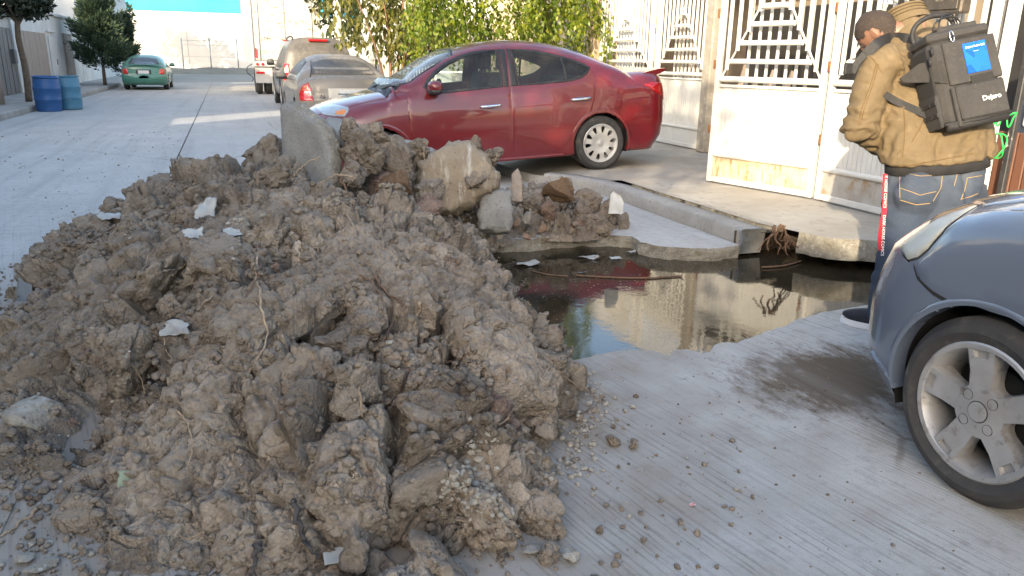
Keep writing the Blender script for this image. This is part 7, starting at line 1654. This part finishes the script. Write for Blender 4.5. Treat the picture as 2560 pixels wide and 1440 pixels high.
# body: one continuous skinned figure
skin = mat('skin', (.27,.145,.095), (.22,.115,.075), 14, .5, bmp=.08, bscale=120, bdist=.002, c3=(.30,.15,.10), s3=30)
hd_f = (pf_*.52 - pr_*.28 - pz_*.78).normalized(); hd_u = (pf_*.30 - pr_*.42 + pz_*.82); hd_u = (hd_u - hd_f*hd_u.dot(hd_f)).normalized(); hd_r = hd_f.cross(hd_u).normalized()
b_ = MB()
V0, F0 = ICO[4]
def headpt(V):
    x, y, z = V[:,0].copy(), V[:,1].copy(), V[:,2].copy()
    X = x*.084; Y = y*.107; Z = z*.124
    jaw = np.clip(-z, 0, 1); X *= 1-.30*jaw**1.5; Y = np.where(y > 0, Y*(1-.06*jaw), Y*(1-.28*jaw))
    nose = np.exp(-((x/.18)**2+((z+.12)/.28)**2))*(y > 0); Y += nose*.030
    brow = np.exp(-((z-.22)/.10)**2)*np.exp(-(x/.6)**2)*(y > 0); Y += brow*.007
    eye = np.exp(-(((np.abs(x)-.38)/.16)**2+((z-.06)/.12)**2))*(y > 0); Y -= eye*.012
    mouth = np.exp(-((x/.30)**2+((z+.48)/.06)**2))*(y > 0); Y += mouth*.006
    chin = np.exp(-((x/.3)**2+((z+.82)/.16)**2))*(y > 0); Y += chin*.014
    return np.stack([X, Y, Z], 1)
Hm = np.array([hd_r, hd_f, hd_u])
HP = headpt(V0) @ Hm + np.array(headC)
b_.add(HP, F0)
nb = J(2262,84,4.30)
b_.tube([nb-(headC-nb)*.6, nb, nb+(headC-nb)*.55], [.085,.068,.064], 20)
for s_ in (-1, 1):                                                # ears
    ec = headC + hd_r*(s_*.079) - hd_f*.008 - hd_u*.012
    E = V0*np.array([.012,.023,.036]); E[:,0] += s_*(.010*np.exp(-((V0[:,1]+.7)/.5)**2)); E = E @ Hm + np.array(ec); b_.add(E, F0)
V, F = ell_loft([(c, pr2, pf_, a, d, 1.0) for c, a, d in ((J(2338,470,4.14),.17,.12),(hemC,.20,.13),(waC,.19,.13),(chC,.20,.14),(shC,.14,.07),(upC,.07,.05))], 24); b_.add(V, F)
b_.tube([lSh, lEl, lWr], [.058,.045,.032], 14); b_.tube([rSh, rEl, rWr], [.058,.045,.032], 14); b_.tube([lSh+pr_*.03, shC, rSh-pr_*.03], [.035,.055,.035], 14)
LH, LK, LA = J(2275,500,4.10), J(2238,650,4.07), Vector((3.20,3.00,.09))-PO
RH, RK, RA = J(2398,480,4.22), Vector((3.60,3.13,.50))-PO, Vector((3.58,3.05,.09))-PO
for h, k, a in ((LH,LK,LA),(RH,RK,RA)): b_.tube([h, k, a], [.085,.058,.042], 16)
def hand(w, h, thumb):
    d = (h-w).normalized(); s = d.cross(pz_).normalized(); u = s.cross(d)
    b_.tube([w, w+d*.05, w+d*.09], [.027,.036,.032], 12)
    for i, (o_, ln) in enumerate(((-.03,.062),(-.010,.074),(.010,.070),(.029,.055))):
        p = w+d*.085+s*o_; b_.tube([p, p+d*ln*.5-u*.006, p+d*ln*.78-u*.024, p+d*ln*.80-u*.045], [.0098,.0092,.0085,.007], 8)
    p = w+d*.03+s*(.032*thumb); b_.tube([p, p+d*.03+s*(.025*thumb), p+d*.06+s*(.026*thumb)-u*.01], [.012,.011,.0085], 8)
hand(lWr, lHa, 1); hand(rWr, rHa, -1)
body = remesh(b_, 'body', skin, man, .0075, 2); V, N = vn(body); setv(body, V)
# eyes, hair
hairm = mat('short_hair', (.022,.016,.013), (.055,.038,.028), 220, .8, bmp=.8, bscale=350, bdist=.004, c3=(.13,.09,.065), s3=160, lo3=.55, hi3=.7)
x, y, z = V0[:,0], V0[:,1], V0[:,2]
hl = z > (-.05+.55*np.clip(y, -1, 1)+.30*np.abs(x)*(y < .2)*(y > -.35)); hl |= (y < -.35) & (z > -.50-.25*np.abs(x))
hm_ = F0[hl[F0].sum(1) >= 2]; hv = headpt(V0*1.05); hv += V0*(.004*fbm(V0, .07, 3, 4))[:,None]
us = np.unique(hm_); mp = np.full(len(hv), -1); mp[us] = np.arange(len(us)); mk('hair', (hv @ Hm + np.array(headC))[us], mp[hm_].astype(np.int32), hairm, man, True)
for s_ in (-1, 1):
    b_ = MB(); b_.add((V0*.011) @ Hm + np.array(headC+hd_f*.088+hd_r*(s_*.03)+hd_u*.007), F0); b_.build('eye', mat('eye', (.20,.17,.15), None, rough=.3), man, True)
# jeans
def jean_mat():
    m, nt, b = new_mat('denim'); co = coord(nt); sx = nt.nodes.new('ShaderNodeSeparateXYZ'); nt.links.new(co, sx.inputs[0])
    w = noise_fac(nt, 260, 2, .5, co, .3, .7); base = mixc(nt, w, (.022,.034,.060), (.040,.056,.088))
    worn = nt.nodes.new('ShaderNodeMapRange'); worn.inputs[1].default_value = .52; worn.inputs[2].default_value = .84; nt.links.new(sx.outputs[2], worn.inputs[0])
    f = mth(nt, 'MULTIPLY', worn.outputs[0], noise_fac(nt, 5, 6, .65, co, .25, .72)); base = mixc(nt, f, base, (.10,.115,.135))
    nt.links.new(base, b.inputs['Base Color']); b.inputs['Roughness'].default_value = .9
    n = nt.nodes.new('ShaderNodeTexNoise'); n.inputs['Scale'].default_value = 150; nt.links.new(co, n.inputs[0]); bump(nt, b, n.outputs[0], .25, .003); return m
b_ = MB()
pel = J(2338,470,4.13)
V, F = ell_loft([(J(2330,545,4.12), pr2, pf_, .175,.135,.9),(pel, pr2, pf_, .245,.175,.9),(J(2338,432,4.14), pr2, pf_, .255,.17,.9),(J(2340,395,4.15), pr2, pf_, .25,.16,.95)], 36); b_.add(V, F)
for c in (J(2292,492,4.03), J(2402,474,4.12)): b_.add(V0*np.array([.125,.10,.125])+np.array(c), F0)
b_.tube([LH+pz_*.06, LH-pz_*.06, (LH+LK)/2, LK, (LK+LA)/2, LA-pz_*.03], [.13,.132,.112,.092,.085,.082], 20)
b_.tube([RH+pz_*.06, RH-pz_*.06, (RH+RK)/2, RK, (RK+RA)/2, RA-pz_*.03], [.13,.13,.11,.09,.085,.082], 20)
jeans = remesh(b_, 'jeans', jean_mat(), man, .012, 4); V, N = vn(jeans)
V = V+N*(.007*fbm(V*np.array([1,1,2.2]), .12, 3, 61)+.0035*np.abs(fbm(V*np.array([1,1,2.5]), .05, 3, 62)))[:,None]
V += N*(-.016*np.exp(-((np.array(V)-np.array(J(2397,490,4.05)))@np.array(pr2)/.018)**2)*sstep(.62,.72,V[:,2])*(N@np.array(pf_) < .2))[:,None]
setv(jeans, V)
# t-shirt showing below the jacket
V, F = ell_loft([(J(2342,422,4.145), pr2, pf_, .272,.185,.95),(J(2340,380,4.15), pr2, pf_, .27,.185,.95)], 40)
b_ = MB(); b_.add(V, F); b_.build('shirt', mat('black_shirt', (.016,.016,.018), (.03,.028,.028), 20, .9), man, True)
# jacket
M_JACK = mat('tan_canvas', (.160,.114,.060), (.125,.089,.045), 6, .85, bmp=.35, bscale=160, bdist=.003, c3=(.21,.155,.085), s3=18, lo3=.56, hi3=.75)
b_ = MB()
V, F = ell_loft([(hemC, pr2, pf_, .292,.20,.92),(hemC*.7+waC*.3, pr2, pf_, .298,.205,.92),(waC, pr2, pf_, .290,.20,.92),(chC, pr2, pf_, .275,.19,.9),(shC, pr2, pf_, .235,.165,.95),(upC, pr2, pf_, .165,.13,1.0),(coC, pr2, (pf_*.9-pz_*.3).normalized(), .098,.10,1.0)], 44); b_.add(V, F)
b_.tube([lSh+pr_*.08+pz_*.03, lSh, lSh*.5+lEl*.5, lEl, lEl*.5+lWr*.5, lWr], [.105,.108,.098,.086,.080,.064], 22)
b_.tube([rSh-pr_*.08+pz_*.03, rSh, rSh*.5+rEl*.5, rEl, rEl*.5+rWr*.5, rWr], [.105,.108,.098,.086,.080,.064], 22)
b_.add(V0*np.array([.10,.09,.075])+np.array(lEl-pz_*.01), F0)
jack = remesh(b_, 'jacket', M_JACK, man, .011, 5); V, N = vn(jack)
def near(P, c, r): return np.exp(-(((P-np.array(c))**2).sum(1))/(r*r))
w = np.stack([fbm(V, .16, 3, 71), fbm(V, .16, 3, 72), fbm(V, .16, 3, 73)], 1)*.05
lat = (V+w) @ np.array(pr2); hz = (V+w)[:,2]
d = .008*fbm(V+w, .16, 3, 74)
elb = near(V, lEl, .17); ax = (lEl-lSh).normalized(); along = (V+w) @ np.array(ax)
d += elb*.009*np.sin(along*95) + near(V, lSh*.4+chC*.6, .20)*.009*np.sin((hz*1.0+lat*1.5)*75)
low = np.exp(-((V[:,2]-hemC.z-.07)/.12)**2); d += low*.010*(1-2*np.abs(fbm(V*np.array([1,1,.35])+w, .07, 2, 75)))
d += .005*(1-2*np.abs(fbm((V+w)*np.array([1,1,1.8]), .075, 3, 76)))
hb_ = (V-np.array(hemC)) @ np.array(pz_) ; d -= .006*np.exp(-((hb_-.045-.0*lat)/.006)**2)
V = V+N*d[:,None]; setv(jack, V)
# collar standing up
cs = []
cax = (coC-upC).normalized(); cr = pr2; cf = cr.cross(cax)*-1
V, F = [], []
n = 40
for q in range(n):
    wq = radians(-60)+radians(300)*q/(n-1)-pi/2-radians(90)
    for (rr, hh) in ((.110,-.03),(.107,.015),(.104,.045),(.108,.062),(.096,.064),(.088,.04),(.090,-.02)):
        V.append(coC+cr*(rr*1.02*cos(wq))+cf*(rr*.98*sin(wq))+cax*hh)
k = 7
for q in range(n-1):
    for j in range(k): F.append((q*k+j, q*k+(j+1) % k, (q+1)*k+(j+1) % k, (q+1)*k+j))
F += [tuple(range(k)), tuple((n-1)*k+j for j in range(k))]
b_ = MB(); b_.add(V, F); cl_ = b_.build('collar', M_JACK, man, True); autosmooth(cl_, .8)
for rr, hh in ((.1085,.012),(.1065,.032),(.1075,.05)):
    b_ = MB(); P = []
    for q in range(n):
        wq = radians(-60)+radians(300)*q/(n-1)-pi/2-radians(90); P.append(coC+cr*(rr*1.02*cos(wq))+cf*(rr*.98*sin(wq))+cax*hh)
    b_.tube(P, .0032, 6); b_.build('collar_seam', mat('collar_stripe', (.085,.060,.028), None, rough=.9), cl_)
# shoes
for a, rz_ in ((LA, .55), (RA, -.1)):
    c = Vector((a.x, a.y, 0)); rot = Matrix.Rotation(rz_, 3, 'Z')
    sh_ = MB(); V = V0.copy(); V = np.sign(V)*np.abs(V)**.8; X = V[:,0]*.048*(1+.12*V[:,1]); Yv = V[:,1]*.145+.055; Zv = .055+V[:,2]*np.interp(V[:,1], [-1,-.2,.4,1], [.055,.058,.042,.026]); Zv = np.maximum(Zv, .022)
    sh_.add([rot @ Vector(p)+c for p in np.stack([X, Yv, Zv], 1)], F0); so = sh_.build('shoe', mat('shoe_navy', (.012,.014,.022), (.02,.022,.032), 40, .8), man, True)
    sl = MB(); pr3 = [(p[0]*.053*(1+.12*p[1]), p[1]*.152+.055) for p in circle(0,0,1,n=36)]
    sl.prism(pr3, .032, lambda u, v, w: tuple(rot @ Vector((u, v, .002+w))+c)); sl.build('sole', mat('sole_white', (.70,.71,.74), None, rough=.6), so)
# stitched seams, found along sight lines
bpy.context.view_layer.update(); _dg = bpy.context.evaluated_depsgraph_get()
def hit_on(ob, px, py, lift=.002):
    inv = ob.matrix_world.inverted(); o0 = Vector((0,0,CAM_H)); d = (_F + _R*((px-1280)/1923.) - _U*((py-720)/1923.)).normalized()
    ok, loc, nor, i = ob.ray_cast(inv @ o0, (inv.to_3x3() @ d).normalized(), depsgraph=_dg)
    return (ob.matrix_world @ loc - d*lift) if ok else None
def seam(ob, path, r, m, name, lift=.001):
    P = []
    for (x0, y0), (x1, y1) in zip(path[:-1], path[1:]):
        k = max(2, int(hypot(x1-x0, y1-y0)/5))
        for i in range(k): 
            h = hit_on(ob, x0+(x1-x0)*i/k, y0+(y1-y0)*i/k, lift)
            if h is not None and (not P or (L_(h)-P[-1]).length < .12): P.append(L_(h))
    if len(P) > 2: b_ = MB(); b_.tube(P, r, 5); b_.build(name, m, ob); 
M_STI = mat('jacket_stitch', (.13,.078,.028), None, rough=.9); M_STJ = mat('jeans_stitch', (.40,.26,.10), None, rough=.9)
for p in ([(2196,160),(2186,200),(2172,240),(2158,280),(2150,318)], [(2190,162),(2180,200),(2166,240),(2152,280),(2144,318)], [(2160,128),(2185,150),(2198,172),(2212,190)], [(2258,262),(2262,310),(2260,360),(2256,398)], [(2205,424),(2280,412),(2360,398),(2440,382)], [(2315,285),(2300,320),(2276,360)]):
    seam(jack, p, .0024, M_STI, 'seam')
for p in ([(2250,425),(2262,432),(2300,440),(2345,438),(2356,440)], [(2250,425),(2249,460),(2250,500)], [(2356,440),(2352,470),(2330,508)], [(2250,500),(2290,512),(2330,508)], [(2250,470),(2280,480),(2300,488),(2325,482),(2345,478)], [(2395,405),(2392,440),(2384,470)], [(2418,445),(2448,440),(2462,438)], [(2418,445),(2412,475),(2400,505)], [(2402,498),(2425,492),(2450,482)]):
    seam(jeans, p, .0018, M_STJ, 'stitching')
# lanyard with lettering hanging from the belt
M_LAN = mat('lanyard_red', (.42,.012,.022), (.35,.01,.02), 30, .6); M_LTX = mat('lanyard_text', (.78,.76,.74), None, rough=.7)
lan = thing('lanyard', 'red ribbon lanyard with white lettering hanging at his left hip', 'lanyard', pt(2213,435,3.98))
top = Vector(pt(2213,432,3.96)); bot = Vector(pt(2203,625,3.94)); dn = (bot-top); Ln = dn.length; dn.normalize(); side_ = (_R - dn*_R.dot(dn)).normalized(); nn = side_.cross(dn)
V = []; F = []; n = 26
for i in range(n+1):
    u = i/n; c = dn*(Ln*u)+nn*(.006*sin(u*9))+side_*(.006*sin(u*6)); 
    for (a, b) in ((-.0125,0),(.0125,0),(.0125,.0018),(-.0125,.0018)): V.append(c+side_*a+nn*(-b))
for i in range(n):
    for j in range(4): F.append((i*4+j, i*4+(j+1) % 4, (i+1)*4+(j+1) % 4, (i+1)*4+j))
F += [(0,1,2,3), (n*4+3,n*4+2,n*4+1,n*4)]
b_ = MB(); b_.add(V, F); b_.build('ribbon', M_LAN, lan)
tx = text_mesh('lettering', 'K HORSE COMICS', .021, M_LTX, lan, .0004, 'LEFT'); Mx = Matrix((dn, -side_ if False else (-nn).cross(dn), -nn)).transposed().to_4x4(); Mx.translation = dn*.01-nn*.010*-1*0+(-nn)*.0085+side_*.002; tx.matrix_local = Mx
tx2 = text_mesh('lettering', 'DARK HORSE COMICS', .021, M_LTX, lan, .0004, 'LEFT'); Mx = Mx.copy(); Mx.translation = dn*.215+(-nn)*.0085+side_*.002; tx2.matrix_local = Mx
# ---------------------------------------------------------------- backpack
BA = radians(14+6)
bn = Vector((-sin(BA)*cos(radians(17)), -cos(BA)*cos(radians(17)), sin(radians(17)))); br = Vector((cos(BA), -sin(BA), 0)); br = (br - bn*br.dot(bn)).normalized()
bu = bn.cross(br)*-1 
if bu.z < 0: bu = -bu
rl = radians(13); br, bu = br*cos(rl)+bu*sin(rl), bu*cos(rl)-br*sin(rl)
bp = thing('backpack', 'large dark grey equipment backpack with a blue card, worn by the man', 'backpack', (0,0,0))
Mx = Matrix((br, -bn, bu)).transposed().to_4x4(); Mx.translation = pt(2424,196,3.86)+(-bn)*.10; bp.matrix_world = Mx
M_PACK = mat('pack_fabric', (.030,.028,.027), (.042,.039,.036), 9, .75, bmp=.4, bscale=400, bdist=.0015, c3=(.055,.050,.045), s3=60)
M_PACKD = mat('pack_mesh', (.010,.010,.010), (.035,.033,.03), 300, .9, bmp=.8, bscale=300, bdist=.004)
M_STRAP = mat('strap_webbing', (.016,.016,.017), (.028,.027,.027), 60, .7, bmp=.3, bscale=300, bdist=.002)
W_, D_, H_ = .33, .19, .455
def pbox(name, c, d, bev, m=M_PACK, parent=None, rot=None, soft=2, noise=.003):
    b_ = MB(); b_.box((0,0,0), d, rot, bev); o = b_.build(name, m, parent or bp)
    bm = bmesh.new(); bm.from_mesh(o.data); bmesh.ops.subdivide_edges(bm, edges=bm.edges, cuts=3, use_grid_fill=True); bm.to_mesh(o.data); bm.free()
    V, N = vn(o); V = V+N*(noise*fbm(V+np.array(c), .09, 3, int(1000*d[0])))[:,None]+np.array(c); setv(o, V); autosmooth(o, .7); return o
pbox('main_compartment', (0,0,0), (W_, D_, H_), .03)
pbox('lid', (0,.0,H_/2+.012), (W_*.96, D_*.98, .05), .022)
pbox('top_pouch', (.02,-.01,H_/2+.048), (W_*.62, D_*.55, .03), .014)
pbox('front_pocket', (.035,-D_/2-.008,-.115), (.245, .035, .175), .016)
pbox('front_panel', (.03,-D_/2-.003,.09), (.27, .022, .22), .01)
pbox('velcro_patch', (.055,-D_/2-.016,-.012), (.115, .006, .045), .002, M_PACKD, noise=.001)
pbox('pocket_piping', (-.10,-D_/2-.006,-.13), (.02, .03, .20), .009)
b_ = MB(); b_.tube([(-.17,-D_/2-.004,-.205),(.0,-D_/2-.012,-.21),(.17,-D_/2-.004,-.205)], .008, 8); b_.build('zip', M_STRAP, bp, True)
b_ = MB(); b_.tube([(-W_/2+.01,-D_/2+.015,-H_/2+.012),(W_/2-.01,-D_/2+.015,-H_/2+.012)], .026, 12); b_.build('base_band', M_STRAP, bp, True)
# side flap sweeping back on the left, mesh pocket, webbing
fl = MB(); fl.prism([(-.115,.115),(-.115,-.005),(-.16,.015),(-.30,.075),(-.315,.105),(-.20,.135)], .010, lambda u, v, w: (u if u > -.2 else -.2+(u+.2)*.35, -D_/2-.012+w+(max(0,-u-.15)*1.15), v)); autosmooth(fl.build('side_flap', M_PACK, bp), .6)
pbox('side_mesh', (-W_/2-.006,-.01,.05), (.018, D_*.82, .28), .008, M_PACKD, noise=.004)
pbox('side_pocket', (-W_/2-.008,-.01,-.13), (.022, D_*.84, .17), .009)
for k in range(2):
    pbox('webbing', (-W_/2-.022,-.01,-.085-k*.062), (.006, D_*.80, .022), .002, M_STRAP, noise=.001)
    for q in (-.04,.03): pbox('bar_tack', (-W_/2-.027,q,-.085-k*.062), (.004,.006,.026), .001, M_PACKD, noise=.0003)
# handle, cables, carabiner
b_ = MB(); b_.tube(catmull([Vector(p) for p in ((-.13,.07,H_/2),(-.135,.075,H_/2+.08),(-.10,.06,H_/2+.135),(-.02,.05,H_/2+.155),(.06,.05,H_/2+.13),(.08,.055,H_/2+.05),(.08,.06,H_/2))], 5), .013, 8); b_.build('carry_handle', M_STRAP, bp, True)
b_ = MB(); b_.tube(catmull([Vector(p) for p in ((-.09,-.02,H_/2+.03),(-.08,-.05,H_/2+.09),(0,-.03,H_/2+.115),(.07,.0,H_/2+.10),(.10,.02,H_/2+.03))], 5), .0045, 6); b_.tube(catmull([Vector(p) for p in ((-.05,.0,H_/2+.03),(-.02,-.01,H_/2+.12),(.06,.02,H_/2+.135),(.09,.03,H_/2+.04))], 5), .004, 6); b_.build('cable', M_CABLE, bp, True)
b_ = MB(); P = [(.0+.010*cos(a)*(1), -D_/2-.018, H_/2-.005+.028*sin(a)) for a in np.linspace(0,2*pi,20)]; b_.tube([(x-.05,y,z) for x, y, z in P], .0025, 6); b_.build('carabiner', M_CHROME, bp, True)
for (x, z) in ((-.165,.17),(-.185,.12)): b_ = MB(); b_.tube([(x,-D_/2-.02,z+.02),(x-.004,-D_/2-.025,z-.02)], .0065, 8); b_.build('zip_pull', M_STRAP, bp, True)
# card with lettering (machine readable code left out)
def card_mat():
    m, nt, b = new_mat('blue_card'); co = coord(nt); v = nt.nodes.new('ShaderNodeTexVoronoi'); v.inputs['Scale'].default_value = 22; nt.links.new(co, v.inputs['Vector'])
    sp_ = nt.nodes.new('ShaderNodeSeparateColor'); nt.links.new(v.outputs['Color'], sp_.inputs[0]); nt.links.new(mixc(nt, sp_.outputs[0], (.005,.075,.42), (.012,.14,.62)), b.inputs['Base Color']); b.inputs['Roughness'].default_value = .25; return m
pbox('card', (.05,-D_/2-.0165,.098), (.118,.004,.152), .001, card_mat(), noise=.0)
M_WTXT = mat('white_print', (.78,.79,.80), None, rough=.5)
def ptext(txt, size, x, z, y=-D_/2-.0195, bold=0.0, nm='lettering'):
    o = text_mesh(nm, txt, size, M_WTXT, bp, .0004, bold=bold); o.location = (x, y, z); o.rotation_euler = (radians(90),0,0); return o
ptext('Dejero EnGo 265', .0135, .052, .152, bold=.0003); ptext('dejero.com', .006, .052, .128); ptext('Dejero', .033, .075, -.115, -D_/2-.0275, .0006)
# straps
def strap(path, w, th, name):
    P = catmull([Vector(p) for p in path], 6); V = []; F = []; inv = bp.matrix_world.inverted()
    for i, p in enumerate(P):
        t = (P[min(i+1,len(P)-1)]-P[max(i-1,0)]).normalized(); view = (Vector((0,0,CAM_H))-p).normalized(); s_ = t.cross(view).normalized(); n_ = s_.cross(t)
        for a, b in ((-1,0),(1,0),(1,1),(-1,1)): V.append(inv @ (p+s_*(a*w/2)-n_*(b*th)))
    for i in range(len(P)-1):
        for j in range(4): F.append((i*4+j, i*4+(j+1) % 4, (i+1)*4+(j+1) % 4, (i+1)*4+j))
    F += [(0,1,2,3), tuple((len(P)-1)*4+j for j in (3,2,1,0))]
    b_ = MB(); b_.add(V, F); o = b_.build(name, M_STRAP, bp); autosmooth(o, .6); return o
def on_j(px, py, lift, dflt):
    h = hit_on(jack, px, py, lift); return h if h is not None else pt(px, py, dflt)
strap([pt(2345,118,3.99), on_j(2306,108,.025,4.05), on_j(2264,96,.025,4.1), on_j(2228,94,.022,4.1), on_j(2200,104,.02,4.1), pt(2176,124,4.10), pt(2160,142,4.12)], .052, .014, 'shoulder_strap')
strap([pt(2162,136,4.10), pt(2142,158,4.12), pt(2130,182,4.14)], .036, .012, 'shoulder_strap')
pbx = MB(); pbx.box((0,0,0), (.05,.02,.06), None, .006); o = pbx.build('buckle', M_STRAP, bp); o.matrix_world = Matrix.Translation(pt(2120,172,4.12))
strap([on_j(2212,236,.012,4.1), on_j(2245,255,.014,4.05), on_j(2290,275,.014,4.0), pt(2325,290,3.97)], .036, .006, 'side_strap')
# phone in his hands
b_ = MB(); b_.box((0,0,0), (.075,.15,.009), None, .003); o = b_.build('phone', M_TRIM); o.matrix_world = Matrix.Translation(PO+(lHa+rHa)/2+Vector((0,0,.03))) @ Matrix.Rotation(.5,4,'X'); tag(o, 'dark phone held in front of the bending man', 'phone')
